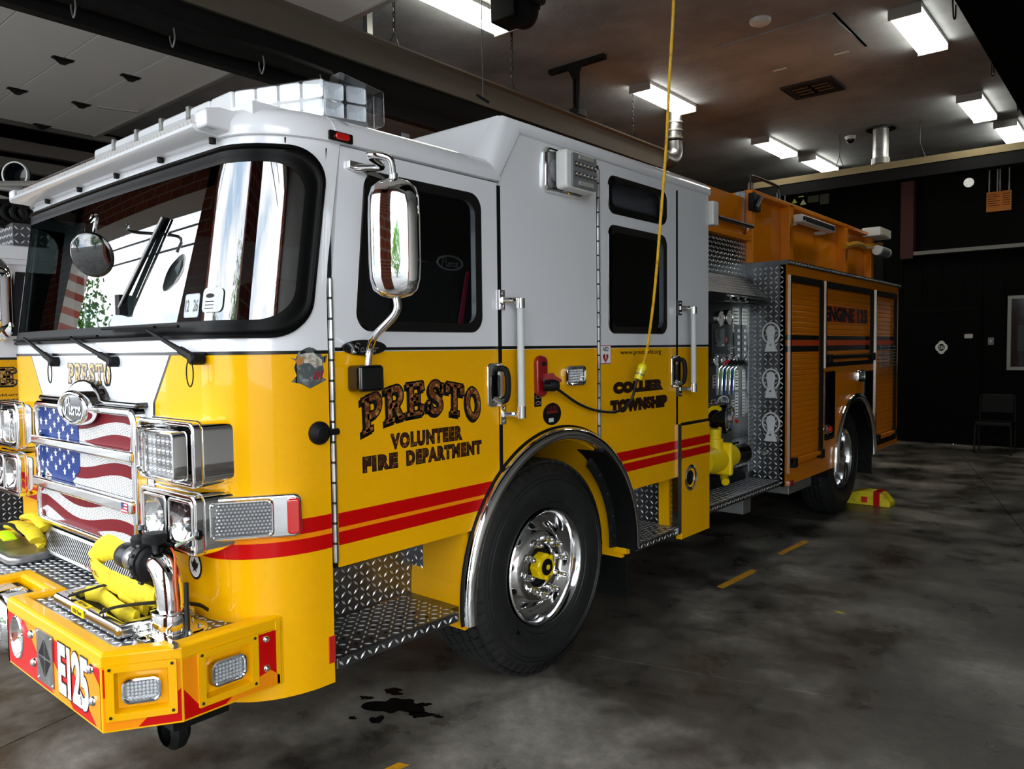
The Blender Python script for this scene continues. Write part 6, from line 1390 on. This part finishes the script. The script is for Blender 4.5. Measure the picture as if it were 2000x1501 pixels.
# diamond column, front wall of the body
DC = obj('corner_column', box(BM(), xp, xp + .07, 2.90, 3.0, .66, 2.05), TRD, E); lugs(DC, SIDE(xp + .07), 2.90, 3.0, .67, 2.04)
obj('column_edge', box(BM(), xp, xp + .075, 2.885, 2.90, .66, 2.05), ALU, E)
BFy = 3.0; bwall = obj('body_front_wall', box(BM(), xp, .03, BFy, BFy + .012, .55, 2.335), TRD, E, label='diamond plate front wall of the equipment body'); lugs(bwall, FRONT(BFy), xp + .06, .025, .56, 2.33, pitch=.038, length=.040, wid=.0135)
for py in (655, 745, 830):   # three hose-strap rings (spanner holders)
    q = PX(1507, py, 1, BFy); cx, cz_ = q.x, q.z; MPf = FRONT(BFy); K = .0037
    ringo = [(cx + a, cz_ + .02 + b) for a, b in arcpts(0, 0, .075, .088, -62, 242, 26)]; ringi = [(cx + a, cz_ + .02 + b) for a, b in arcpts(0, 0, .063, .075, 242, -62, 26)]
    lp_ = obj('spanner_bracket', fill(BM(), [ringo + ringi], MPf, .006, .018), mat('cast_grey', 'DCDCDC', .5, .1), E, bevel=.002)
    obj('bracket_arm', fill(BM(), [[(cx - .025, cz_ - .055), (cx - .03, cz_ + .0), (cx - .04, cz_ + .03), (cx - .03, cz_ + .07), (cx, cz_ + .085), (cx + .03, cz_ + .07), (cx + .04, cz_ + .03), (cx + .03, cz_ + .0), (cx + .025, cz_ - .055)]], MPf, .01, .024), MAT['cast_grey'], lp_, bevel=.003)
    obj('bracket_foot', fill(BM(), [[(cx - .05, cz_ - .13), (cx + .05, cz_ - .13), (cx + .028, cz_ - .05), (cx - .028, cz_ - .05)]], MPf, .004, .03), MAT['cast_grey'], lp_, bevel=.004); obj('bracket_screw', lathe_n(BM(), [(.012, .03), (.008, .036), (0, .037)], (cx, BFy, cz_ - .075), (0, -1, 0), 10), CHR, lp_)
q = PX(1490, 882, 1, BFy); obj('latch_cup', lathe_n(BM(), [(.045, .004), (.045, .012), (.038, .014), (.034, .002), (0, .002)], q, (0, -1, 0), 20, 1, .6), CHR, bwall)
# hood over the panel
ZH = 2.04
hood = obj('panel_hood', fill(BM(), [[(xp, ZH), (-.10, ZH), (-.10, ZH + .03), (xp, 2.25)]], lambda a, b, d: Vector((a, d, b)), 1.71, 2.998), TRD, E)
hv = Vector((-.10, 1.71, ZH + .03)), Vector((xp, 1.71, 2.25)); lugs(hood, PL(hv[0], (0, 1, 0), hv[1] - hv[0]), .005, 1.28, .005, (hv[1] - hv[0]).length - .005)
obj('hood_edge', box(BM(), -.105, -.09, 1.71, 2.99, ZH - .03, ZH + .035), STL, hood)
obj('panel_light', tube(BM(), [(-.085, 2.15, ZH - .0), (-.085, 2.95, ZH - .0)], .02, 12), STL, hood)
for y in (2.2, 2.33, 2.46): obj('light_ring', tube(BM(), [(-.085, y, ZH), (-.085, y + .05, ZH)], .026, 12), CHR, hood)
up_ = obj('upper_side_plate', box(BM(), xp - .004, xp + .004, 1.71, 2.998, 2.25, 2.54), TRD, E); lugs(up_, SIDE(xp + .004), 1.72, 2.99, 2.255, 2.535, pitch=.034)
lg = obj('cross_lay_shelf', box(BM(), xp - .02, xp + .05, 1.71, 2.998, 2.545, 2.585), ORG, E, bevel=.004)
lt2 = obj('low_tread_panel', box(BM(), xp - .10, xp - .05, 1.71, 2.35, 2.585, 2.72), TRD, E); lugs(lt2, SIDE(xp - .05), 1.72, 2.34, 2.59, 2.715, pitch=.034)
obj('roller', tube(BM(), [(xp + .06, 2.35, 2.66), (xp + .06, 2.99, 2.66)], .018, 12), STL, E)
for y in (2.36, 2.95): obj('roller_bracket', tube(BM(), [(xp + .06, y, 2.66), (xp - .02, y, 2.60)], .014, 8), CHR, E)
# running board
rb = obj('running_board', box(BM(), xp, -.0, 1.715, 3.0, .55, .60), TRD, E, bevel=.006, label='long diamond plate running board below the pump panel'); lugs(rb, lambda a, b, d: Vector((b, a, .60 + d)), 1.72, 2.995, xp + .003, -.006); lugs(rb, SIDE(0), 1.72, 2.995, .553, .598)
obj('board_kick', box(BM(), xp, xp + .02, 1.72, 3.0, .60, .70), TRD, E)
obj('step_bracket', box(BM(), -.35, -.12, 2.55, 2.70, .38, .55), GAL, E, bevel=.006); obj('tool_tray', box(BM(), -.40, -.06, 3.35, 3.9, .42, .58), GAL, E, bevel=.008)
# ---------------- equipment body
BX = .03; SB = SIDE(BX)
comps = [(3.10, 3.90, .66, 2.25), (3.97, 5.46, 1.50, 2.25), (5.56, 6.40, .62, 2.25)]
outer = [(3.0, .55), (4.20, .55)] + [(4.86 + .62 * math.cos(math.radians(t)), .56 + .62 * math.sin(math.radians(t))) for t in range(180, -1, -8)] + [(5.5, .55), (6.5, .55), (6.5, 2.335), (3.0, 2.335)]
bs = obj('equipment_body', fill(BM(), [outer] + [[(a, c), (b, c), (b, d), (a, d)] for a, b, c, d in comps], SB, -.04, 0), ORG, E, label='ochre equipment body with roll-up compartment shutters')
obj('body_core', box(BM(), -W + .0, -.12, 3.02, 4.18, .62, 2.33), BLM, E); obj('body_core', box(BM(), -W, -.12, 4.2, 5.55, 1.35, 2.33), BLM, E); obj('body_core', box(BM(), -W, -.12, 5.56, 6.49, .60, 2.33), BLM, E)
obj('body_rear_face', box(BM(), -W, .03, 6.47, 6.5, .6, 2.335), ORG, E)
for i, (a, b, c, d) in enumerate(comps):
    bm = BM(); n = int((d - c) / .045); L = []
    for k in range(n):
        z0, z1 = c + (d - c) * k / n, c + (d - c) * (k + 1) / n; L += [(z0 + .004, -.030), (z0 + .010, -.024), (z1 - .006, -.024), (z1 - .0, -.030)]
    L = L + [(d, -.035), (c, -.035)]
    fill(bm, [[(q_, z) for z, q_ in L]], lambda u, v, e: Vector((BX + u, e, v)), a + .02, b - .02); s = obj('roll_shutter', bm, ORG, bs, sharp=20)
    for nm, y0, y1 in (('shutter_track', a - .008, a + .024), ('shutter_track', b - .024, b + .008)): obj(nm, box(BM(), BX - .02, BX + .008, y0, y1, c, d), BLM if nm and y0 > a else ALU, s)
    obj('track_edge', box(BM(), BX + .001, BX + .012, a - .012, a - .002, c - .02, d + .01), ALU, s); obj('header', box(BM(), BX - .02, BX + .006, a, b, d - .045, d + .01), BLM, s)
    obj('sill', box(BM(), BX - .03, BX + .01, a, b, c - .01, c + .03), BLM if i else ORG, s)
    hz = c + .06; obj('lift_bar', box(BM(), BX - .01, BX + .022, a + .05, b - .04, hz, hz + .035), ORG if i != 1 else BLM, s, bevel=.006)
    for y in (a + .05, b - .09): obj('bar_end', box(BM(), BX - .01, BX + .035, y, y + .07, hz - .035, hz + .045), BLM, s, bevel=.006)
    for z0, z1, m in ((1.735, 1.775, PIN), (1.685, 1.735, MAT['red_film'] if i == 9 else mat('orange_stripe', 'C8480C', .4)), (1.635, 1.685, PIN)):
        if i == 1: z0, z1 = z0 + 0, z1 + 0
        obj('stripe', fill(BM(), [[(a + .03, z0), (b - .03, z0), (b - .03, z1), (a + .03, z1)]], SB, -.0235), m, s, flat=True)
for z0, z1 in ((1.735, 1.775), (1.635, 1.685)): obj('stripe', fill(BM(), [[(3.0, z0), (3.09, z0), (3.09, z1), (3.0, z1)]], SB, .001), PIN, bs, flat=True)
obj('lettering_film', fill(BM(), [[(4.0, 1.90), (5.36, 1.90), (5.36, 2.05), (4.0, 2.05)]], SB, -.0235), mat('film_rust', 'B8460E', .45), bs, flat=True)
lettering('lettering', 'ENGINE 125', SB, 4.03, 5.33, 1.905, 2.045, PIN, bs, bold=.06, d=-.0225, label='black lettering ENGINE 125 on the shutter')
pp = obj('wheel_panel_doors', fill(BM(), [rr(4.03 + .06, 1.14, .26, .62, .01)], SB, .0, .012), BLK, bs)
obj('wheel_panel_doors', fill(BM(), [[(5.16, .98), (5.45, .72), (5.45, 1.42), (5.16, 1.42)]], SB, .0, .012), BLK, bs)
q = PX(1681, 733, 0, BX); lampbox(bs, SP(q.y - .05, q.z, BX), .24, .12, .03, 5, 3, frame=.018, name='warning_lamp')
q = PX(1612, 838, 0, BX); o = obj('side_marker', lathe(BM(), [(.05, 0), (.05, .02), (.03, .03), (0, .03)], (BX, q.y, q.z), 'x', 20), CHR, bs); obj('marker_lens', lathe(BM(), [(.035, .03), (.02, .05), (0, .052)], (BX, q.y + .03, q.z), 'x', 16), MAR, o)
q = PX(1543, 943, 0, BX); o = obj('reflector', fill(BM(), [rr(q.y, q.z - .0, .1, .05, .004)], SB, .0, .012), CHR, bs); obj('reflector_lens', fill(BM(), [rr(q.y, q.z, .08, .035, .004)], SB, .012, .016), MAR, o)
rw = (4.86, .56); fr2 = obj('wheel_arch_trim', tube(BM(), [(.045, rw[0] + .625 * math.cos(math.radians(a)), rw[1] + .625 * math.sin(math.radians(a))) for a in range(184, -3, -3)], .032, 16), CHR, E); arcring('arch_inner', .575, .60, -.14, .05, 184, -2, BLM, fr2, c=rw); arcring('wheel_well', .62, .65, -.7, -.02, 190, -10, BLM, E, c=rw)
obj('well_back', fill(BM(), [arc(200, -20, .64, rw)], SIDE(-.7), 0, .03), BLM, E)
obj('mud_flap', box(BM(), -.6, .02, 5.50, 5.512, .32, .75), BLM, E)
for k in range(5): obj('flap_rib', box(BM(), .0 - k * .03, .012 - k * .03, 5.47, 5.5, .5, 1.2), STL, E) if k < 3 else None
bm = BM()
for r_ in range(2):
    for k in range(7): box(bm, BX - .02, BX + .004, 5.8 + r_ * .32, 6.05 + r_ * .3, 1.45 + k * .035, 1.462 + k * .035)
obj('louvres', bm, GRY, bs)
tp = obj('top_edge', box(BM(), -.34, BX + .02, 3.0, 6.52, 2.335, 2.37), TRD, E); lugs(tp, SIDE(BX + .02), 3.0, 6.5, 2.335, 2.37); lugs(tp, FRONT(3.0), -.33, .04, 2.337, 2.368)
# hose bed box
HX = -.32; HB = SIDE(HX)
hb_ = obj('hose_bed', box(BM(), -W + .3, HX, 3.0, 6.45, 2.37, 2.93), ORG, E, label='ochre hose bed box on top of the body')
for y in (3.0, 3.80, 5.40, 6.36): obj('bed_post', box(BM(), HX, HX + .085, y, y + (.05 if y == 3.0 else .10), 2.37, 2.95), ORG, hb_, bevel=.004)
obj('bed_rail', box(BM(), HX, HX + .085, 3.0, 6.45, 2.93, 2.965), ORG, hb_, bevel=.004)
fc = obj('bed_front_face', box(BM(), -W + .3, HX + .08, 2.985, 3.0, 2.585, 2.955), ORG, E); tw = obj('tread_strip', box(BM(), HX - .06, HX + .03, 2.975, 2.985, 2.59, 2.955), TRD, fc); lugs(tw, FRONT(2.975), HX - .055, HX + .025, 2.595, 2.95)
q0, q1 = PX(1562, 425, 0, HX + .15), PX(1628, 440, 0, HX + .15)
o = obj('bed_scene_light', box(BM(), HX + .09, HX + .17, q0.y, q1.y, q0.z - .035, q0.z + .035), WPL, E, bevel=.01); obj('light_face', box(BM(), HX + .17, HX + .173, q0.y + .1, q1.y - .03, q0.z - .022, q0.z + .022), BLM, o)
for y in (q0.y + .05, q1.y - .1): obj('light_bracket', box(BM(), HX + .0, HX + .1, y, y + .04, q0.z - .05, q0.z - .02), WPL, o)
obj('light_knob', lathe(BM(), [(.02, .17), (.02, .18), (0, .182)], (HX, q0.y + .05, q0.z), 'x', 12), BLM, o)
q = PX(1470, 395, 0, HX + .1); o = obj('hinge_block', box(BM(), HX + .085, HX + .13, q.y - .06, q.y + .1, q.z - .07, q.z + .07), BLM, E, bevel=.008); obj('hinge_fitting', tube(BM(), [(HX + .13, q.y, q.z - .04), (HX + .16, q.y + .03, q.z + .04)], .02, 8), CHR, o)
o = obj('top_handrail', tube(BM(), smooth([(HX + .04, 3.05, 2.95), (HX + .04, 3.05, 3.06), (HX + .04, 3.1, 3.09), (HX + .04, 3.6, 3.09), (HX + .04, 3.66, 3.06), (HX + .04, 3.66, 2.95)], 4), .014, 8), STL, E)
for y in (3.05, 3.66): obj('rail_fitting', tube(BM(), [(HX + .04, y, 2.95), (HX + .04, y, 3.03)], .02, 10), CHR, o)
for px in (1517, 1533): q = PX(px, 390, 0, -.6); obj('antenna', cyl(BM(), (-.6, q.y, 2.9), (-.6, q.y, 3.2), .006, 6), GRY, E)
for (px, py, nm) in ((1720, 455, 'rear_scene_lamp'), (1722, 491, 'rear_beacon')):
    q = PX(px, py, 0, -.15); 
    if nm == 'rear_scene_lamp': o = obj(nm, box(BM(), -.3, -.1, q.y - .2, q.y + .25, q.z - .05, q.z + .05), WPL, E, bevel=.01); obj('lamp_window', box(BM(), -.1, -.096, q.y - .15, q.y + .12, q.z - .035, q.z + .035), mat('lamp_warm', 'E8E0C0', .4), o)
    else: o = obj(nm, tube(BM(), [(-.15, q.y - .2, q.z), (-.15, q.y + .22, q.z)], .055, 16), WPL, E); obj('beacon_window', tube(BM(), [(-.15, q.y - .14, q.z), (-.15, q.y + .16, q.z)], .057, 16), GRY, o)
obj('lamp_bracket', box(BM(), -.3, -.25, 6.46, 6.9, 2.4, 2.85), BLM, E)
q0, q1 = PX(1650, 481, 0, -.2), PX(1720, 477, 0, -.2)
obj('spare_strap', tube(BM(), smooth([q0, q0.lerp(q1, .3) + Vector((0, 0, .02)), q0.lerp(q1, .6) + Vector((0, 0, -.02)), q1], 5), [.03] * 16, 8), mat('amber_lens', 'C89010', .25), E)
# rear corner floodlight on the cab back, cab rear details
o = obj('cab_rear_floodlight', box(BM(), -.03, .03, 1.715, 1.80, 2.50, 2.66, Matrix.Translation((0, 0, 0))), WPL, E, bevel=.012)
# ================================================================== LOOSE THINGS
# yellow drop cord and black pigtail
p0 = PX(1316, 0, 0, .55); pts = []
path = [(1316, 0, .50), (1313, 60, .48), (1307, 160, .44), (1303, 250, .40), (1298, 330, .36), (1290, 430, .31), (1283, 520, .27), (1275, 600, .22), (1264, 680, .16), (1256, 712, .13)]
pts = [PX(a, b, 0, x) for a, b, x in path]; top = pts[0] + (pts[0] - pts[1]).normalized() * ((4.64 - pts[0].z) / max(.2, (pts[0] - pts[1]).normalized().z)) if pts[0].z < 4.6 else pts[0]
cd1 = thing('drop_cord', 'yellow extension cord hanging from the ceiling beside the rear cab door', 'cord', tuple(pts[-1]))
obj('cord', tube(BM(), smooth([top] + pts, 4), .0075, 8), CRD, cd1)
e0, e1, e2 = pts[-1], PX(1251, 722, 0, .12), PX(1245, 742, 0, .11)
d = (e2 - e0).normalized(); cn = obj('connector', tube(BM(), [e0 - d * .005, e0 + d * .01, e0 + d * .02, e0 + d * .085], [.016, .026, .026, .023], 12), mat('connector_yellow', 'F0E010', .35), cd1)
obj('connector_window', tube(BM(), [e0 + d * .028, e0 + d * .062], .0265, 12), LNS, cn); obj('connector_core', tube(BM(), [e0 + d * .03, e0 + d * .06], .0245, 12), GRY, cn)
s0 = e0 + d * .08; bk = [s0, s0 + d * .04] + [PX(a, b, 0, x) for a, b, x in ((1232, 782, .08), (1205, 803, .05), (1165, 801, .03), (1130, 788, .035), (1095, 764, .05), (1070, 746, .07))] + [Vector((.085, -.0, 1.50))]
bk[-1] = PX(1062, 742, 0, .09)
pg = tag(obj('pigtail_cord', tube(BM(), smooth(bk, 5), .0075, 8), CRB, None), 'black power lead drooping between the red inlet and the yellow connector', 'cord')
# wheel chock behind the rear wheel
c = PX(1703, 984, 2, 0); ck = thing('wheel_chock', 'yellow rubber wheel chock with red band on the floor by the rear wheel', 'wheel chock', (c.x, c.y, 0))
CY = lambda a, b, d: Vector((c.x - .12 + d, c.y + a, b))
obj('body', fill(BM(), [[(-.22, .0), (.22, .0), (.22, .05), (.15, .13), (.07, .15), (-.07, .15), (-.15, .13), (-.22, .05)]], lambda a, b, d: Vector((c.x - .02 + a, c.y - .1 + d, b)), 0, .2), mat('chock_yellow', 'E8D210', .6, vary=(9, 'A89008', .5, .75)), ck, bevel=.01)
obj('red_band', box(BM(), c.x + .04, c.x + .1, c.y - .103, c.y + .103, .002, .152), MAT['red_film'], ck); obj('red_label', box(BM(), c.x - .08, c.x - .02, c.y - .104, c.y - .1, .03, .09), mat('label_red', 'E02010', .5), ck)
# hose with sleeve flopping out of the swivel
o2 = o1 + AX * .235
hz = thing('bumper_hose', 'yellow fire hose coiled in the bumper tray and coupled to the swivel', 'hose', (-.6, -1.9, DZ))
def flat(nm, pts, ws, th, m, par, roll=0):
    bm = BM(); P = smooth(pts, 6); n = len(P); rg = []
    for i, p in enumerate(P):
        d = (P[min(i + 1, n - 1)] - P[max(i - 1, 0)]).normalized(); a, b = frame_at(p, d); t = roll; a, b = a * math.cos(t) + b * math.sin(t), b * math.cos(t) - a * math.sin(t)
        f = i / (n - 1) * (len(ws) - 1); k = min(int(f), len(ws) - 2); w_ = ws[k] + (ws[k + 1] - ws[k]) * (f - k)
        w_ = w_ * (1 + .04 * math.sin(i * 2.1)); rg.append([bm.verts.new(p + a * w_ * math.cos(q) + b * th * math.sin(q)) for q in [j * math.pi / 5 for j in range(10)]])
    for q, s in zip(rg, rg[1:]):
        for j in range(10): bm.faces.new((q[j], q[(j + 1) % 10], s[(j + 1) % 10], s[j]))
    bm.faces.new(rg[0]); bm.faces.new(rg[-1]); return obj(nm, bm, m, par, sharp=60)
flat('hose_jacket', [o2 - AX * .01, o2 + Vector((-.04, 0, .005)), o2 + Vector((-.12, -.005, .01)), o2 + Vector((-.20, -.01, -.02)), o2 + Vector((-.235, -.02, -.065)), o2 + Vector((-.16, -.03, -.09)), o2 + Vector((-.04, -.03, -.10)), o2 + Vector((.12, -.02, -.105)), o2 + Vector((.24, 0, -.11))], [.035, .042, .048, .046, .036, .042, .042, .04, .035], .014, HOS, hz, roll=math.pi / 2)
for k, (x0, x1, y, z) in enumerate(((-.78, -.36, -1.93, .03), (-.74, -.40, -1.88, .045), (-.70, -.38, -1.83, .03), (-.66, -.42, -1.90, .075))):
    flat('hose_fold', [(x0, y, DZ + z), (x0 + .1, y + .012, DZ + z + .012), (x1 - .1, y - .012, DZ + z + .01), (x1, y, DZ + z)], [.03, .034, .034, .03], .013, HOS, hz, roll=math.pi / 2)
lettering('stencil', 'FIRE', PL(o2 + Vector((-.09, -.088, -.05)), (1, 0, -.1), (0, -.3, .9)), -.05, .07, -.012, .012, MAT['sticker_red'], hz)
for i, (x, xx) in enumerate(((-.72, -.52), (-.44, -.20))):
    tag(flat('strap', [(x, -2.015, DZ + .058), (x + .04, -1.97, DZ + .075), (x + .12 + .06 * i, -1.90, DZ + .10), (xx, -1.80, DZ + .08), (xx + .02, -1.765, DZ + .055)], [.02, .018, .018, .018], .004, BLM, None), ['left', 'right'][i] + ' black rubber strap across the bumper hose tray', 'strap', 'rubber straps over the hose tray')
# second hose load and tray on the far side of the deck
t2 = obj('far_tray_lid', fill(BM(), [rr(-1.80, -1.86, .52, .22, .05)], TOP(DZ), 0, .045), BRU, E, bevel=.018, seg=3)
h2 = thing('far_hose_load', 'folded yellow hose with neon strap on the far end of the bumper deck', 'hose', (-1.8, -1.84, DZ + .05))
for k, (a, b, y, z) in enumerate(((-1.98, -1.62, -1.80, .07), (-1.95, -1.60, -1.84, .11), (-1.92, -1.66, -1.78, .145))):
    flat('hose_fold', [(a, y, DZ + z), (a + .1, y - .01, DZ + z + .02), (b - .08, y, DZ + z + .015), (b, y, DZ + z - .02)], [.035, .04, .04, .032], .018, HOS, h2)
flat('neon_strap', [(-1.98, -1.90, DZ + .06), (-1.88, -1.90, DZ + .10), (-1.76, -1.90, DZ + .08)], [.03, .03, .03], .004, NEO, h2); flat('black_strap', [(-1.98, -1.87, DZ + .12), (-1.8, -1.88, DZ + .14), (-1.66, -1.87, DZ + .11)], [.014, .014, .014], .006, BLM, h2)
# white work glove on the dash
g = PX(255, 640, 1, -1.5); G_ = Vector((g.x, -1.45, 1.80)); gl_ = thing('work_glove', 'white work glove lying on the dashboard behind the windshield', 'glove', tuple(G_)); GW = mat('glove_white', 'D8D8D4', .8)
bm = BM(); tube(bm, smooth([G_ + Vector((-.11, 0, .02)), G_ + Vector((-.05, 0, .03)), G_ + Vector((.03, 0, .035)), G_ + Vector((.06, 0, .035))], 5), [.03, .034, .038, .042, .045, .047, .047, .046, .045, .044, .044, .044, .042, .04, .036, .03], 12)
obj('palm', bm, GW, gl_)
for k, (dx, dy, dz) in enumerate(((.07, -.03, .10), (.09, -.01, .115), (.10, .015, .105), (.10, .035, .07))):
    obj('finger', tube(BM(), smooth([G_ + Vector((.04, dy * .7, .035)), G_ + Vector((dx, dy, dz * .7)), G_ + Vector((dx + .0, dy, dz))], 4), [.014] * 6 + [.012, .01, .006], 8), GW, gl_)
obj('thumb', tube(BM(), smooth([G_ + Vector((-.02, -.03, .03)), G_ + Vector((.0, -.06, .045)), G_ + Vector((.035, -.075, .05))], 4), [.015] * 6 + [.013, .011, .007], 8), GW, gl_)
# ================================================================== SECOND ENGINE (far left, mostly hidden)
X2 = -3.95
T_ = thing('second_fire_engine', 'second yellow and white fire truck parked beyond the first at far left', 'fire engine', (-5.15, 2, 0))
S2 = SIDE(X2)
obj('cab_lower', box(BM(), X2 - 2.4, X2, -1.4, 1.8, .9, 1.66), YEL, T_, bevel=.01)
obj('cab_upper', fill(BM(), [[(-1.4, 1.66), (1.8, 1.66), (1.8, 2.42), (-1.28, 2.42)], [(-1.24, 1.82), (-.3, 1.82), (-.3, 2.28), (-1.18, 2.28)]], S2, -.1, 0), WHT, T_)
obj('cab_core', box(BM(), X2 - 2.4, X2 - .5, -1.3, 1.8, 1.66, 2.40), BLM, T_); obj('roof', box(BM(), X2 - 2.4, X2, -1.3, 1.8, 2.40, 2.47), WHT, T_, bevel=.02)
obj('window_pane', fill(BM(), [[(-1.25, 1.81), (-.29, 1.81), (-.29, 2.29), (-1.19, 2.29)]], S2, -.03, -.024), GLT, T_)
for z in (2.33, 2.37): obj('drip_rail', box(BM(), X2, X2 + .02, -1.3, 1.8, z, z + .018), WHT, T_)
obj('pinstripe', fill(BM(), [[(-1.4, 1.65), (1.8, 1.65), (1.8, 1.667), (-1.4, 1.667)]], S2, .002), PIN, T_, flat=True)
xc2 = X2 - 1.2
obj('cab_front', fill(BM(), [rr(xc2, 1.1, 2.4, 1.12, .05)], FRONT(-1.5), -.12, 0), YEL, T_, bevel=.04, seg=4)
obj('cab_front_upper', fill(BM(), [rr(xc2, 2.06, 2.4, .82, .08), rr(xc2, 2.06, 2.2, .62, .1)], FRONT(-1.42), -.1, 0), WHT, T_, bevel=.02)
obj('windshield', fill(BM(), [rr(xc2, 2.06, 2.22, .64, .1)], FRONT(-1.40), 0), GLT, T_); obj('white_panel', fill(BM(), [[(xc2 - .72, 1.655), (xc2 + .72, 1.655), (xc2 + .58, 1.45), (xc2 - .58, 1.45)]], FRONT(-1.5), .001, .003), WHT, T_)
g2 = obj('grille', fill(BM(), [rr(xc2, 1.17, 1.05, .56, .05), rr(xc2, 1.17, .95, .46, .03)], FRONT(-1.5), 0, .07), CHR, T_, bevel=.012); obj('grille_mesh', fill(BM(), [rr(xc2, 1.17, .96, .47, .03)], FRONT(-1.5), .01, .02), STL, g2)
for z in (1.08, 1.24): obj('grille_bar', fill(BM(), [rr(xc2, z, .96, .04, .01)], FRONT(-1.5), .03, .08), CHR, g2)
for s in (-1, 1):
    for z in (1.1, 1.33): hh = obj('headlamp_housing', fill(BM(), [rr(xc2 + s * .83, z, .42, .2, .03)], FRONT(-1.5), 0, .1), CHR, T_, bevel=.012); obj('headlamp_lens', fill(BM(), [rr(xc2 + s * .83, z, .36, .15, .02)], FRONT(-1.5), .1, .105), MAT['led_white'], hh)
for z0, z1 in ((1.04, 1.10), (.97, 1.02)): obj('red_stripe', fill(BM(), [[(-1.4, z0), (1.8, z0), (1.8, z1), (-1.4, z1)]], S2, .002), RED, T_, flat=True)
a, b = PX(-25, 750, 0, X2), PX(28, 750, 0, X2)
SL2 = SIDE(X2)
slab('door_lettering', 'RE', SL2, b.y - .23, b.y + .02, .12, 1.47, GLD2, PIN, T_, hw=.13)
lettering('lettering', 'www.prestovfd.org', SL2, b.y - .32, b.y + .02, 1.385, 1.41, PIN, T_)
st3 = obj('tread_skirt', box(BM(), X2 - .3, X2 - .02, -1.5, 1.8, .45, .92), TRD, T_); lugs(st3, SIDE(X2 - .02), -1.5, -.8, .46, .91)
q = PX(28, 470, 0, X2); zt, zb = PX(28, 442, 0, X2).z, PX(28, 503, 0, X2).z
bxx = obj('roof_tread_box', box(BM(), X2 - 1.6, X2 - .02, q.y, q.y + 1.3, 2.47, zt + .03), TRD, T_); lugs(bxx, SIDE(X2 - .02), q.y, q.y + 1.3, 2.475, zt + .02, pitch=.04, length=.04, wid=.012); lugs(bxx, FRONT(q.y), X2 - 1.2, X2 - .03, 2.475, zt + .02, pitch=.04, length=.04, wid=.012)
o = obj('box_handle', fill(BM(), [rr(q.y + .26, (2.47 + zt) / 2, .06, .16, .02)], SIDE(X2 - .02), 0, .02), CHR, bxx)
obj('box_reflector', fill(BM(), [rr(q.y + .55, (2.47 + zt) / 2, .3, .12, .01)], SIDE(X2 - .02), .003, .01), mat('dim_red', '7A1A10', .4), bxx)
for (x0, y0), (x1, y1) in (((0, 359), (150, 358)), ((0, 366), (140, 385)), ((0, 386), (90, 412))):
    A, B = PX(x0, y0, 0, X2 - .3), PX(x1, y1, 0, X2 - .3); A = A + (A - B) * .4; obj('roof_rail', tube(BM(), [A, B], .022, 10), LGR, T_)
q = PX(38, 344, 0, X2 - .5); o = obj('roof_floodlight', lathe_n(BM(), [(0, -.06), (.07, -.05), (.095, 0), (.1, .03), (.09, .04)], q, (.6, -.7, 0), 24), mat('lamp_navy', '0A0E1A', .3, coat=.4), T_); obj('lamp_rim', lathe_n(BM(), [(.09, .04), (.1, .03), (.1, .06), (.09, .06)], q, (.6, -.7, 0), 24), LGR, o)
for k in range(5):
    q = PX(10 + k * 18, 412, 0, X2 - .2); obj('hose_coil', tube(BM(), [(q.x, q.y + .14 * math.cos(t), q.z - .02 + .09 * math.sin(t)) for t in [j * math.pi / 8 for j in range(16)]], .018, 8, closed=True), BLM, T_)
# its mirror
q = PX(-2, 590, 0, X2 + .12); o = obj('side_mirror', tube(BM(), smooth([q + Vector((0, 0, -.22)), q + Vector((0, 0, -.1)), q + Vector((0, 0, .15)), q + Vector((0, 0, .30))], 4), [.03, .07, .085, .09, .09, .09, .09, .09, .09, .09, .08, .06, .03], 18), CHR, T_)
q = PX(4, 640, 0, X2 + .12); obj('round_mirror', lathe_n(BM(), [(0, -.05), (.06, -.04), (.095, 0), (.06, .03), (0, .04)], q, (.3, -.9, 0), 24), CHR, o)
for y in (.0, 4.8): obj('tire', lathe(BM(), [(.28, -.02), (.42, .0), (.53, -.03), (.558, -.06), (.558, -.28), (.53, -.31), (.3, -.3)], (X2 - .06, y, .56), 'x', 40), RUB, T_)
obj('body', box(BM(), X2 - 2.4, X2, 1.9, 6.6, .6, 2.4), ORG, T_, bevel=.01); obj('front_bumper', box(BM(), X2 - 2.3, X2 - .1, -1.85, -1.45, .5, .74), YEL, T_, bevel=.03); obj('bumper_film', box(BM(), X2 - 2.2, X2 - .2, -1.853, -1.85, .53, .70), RED, T_)
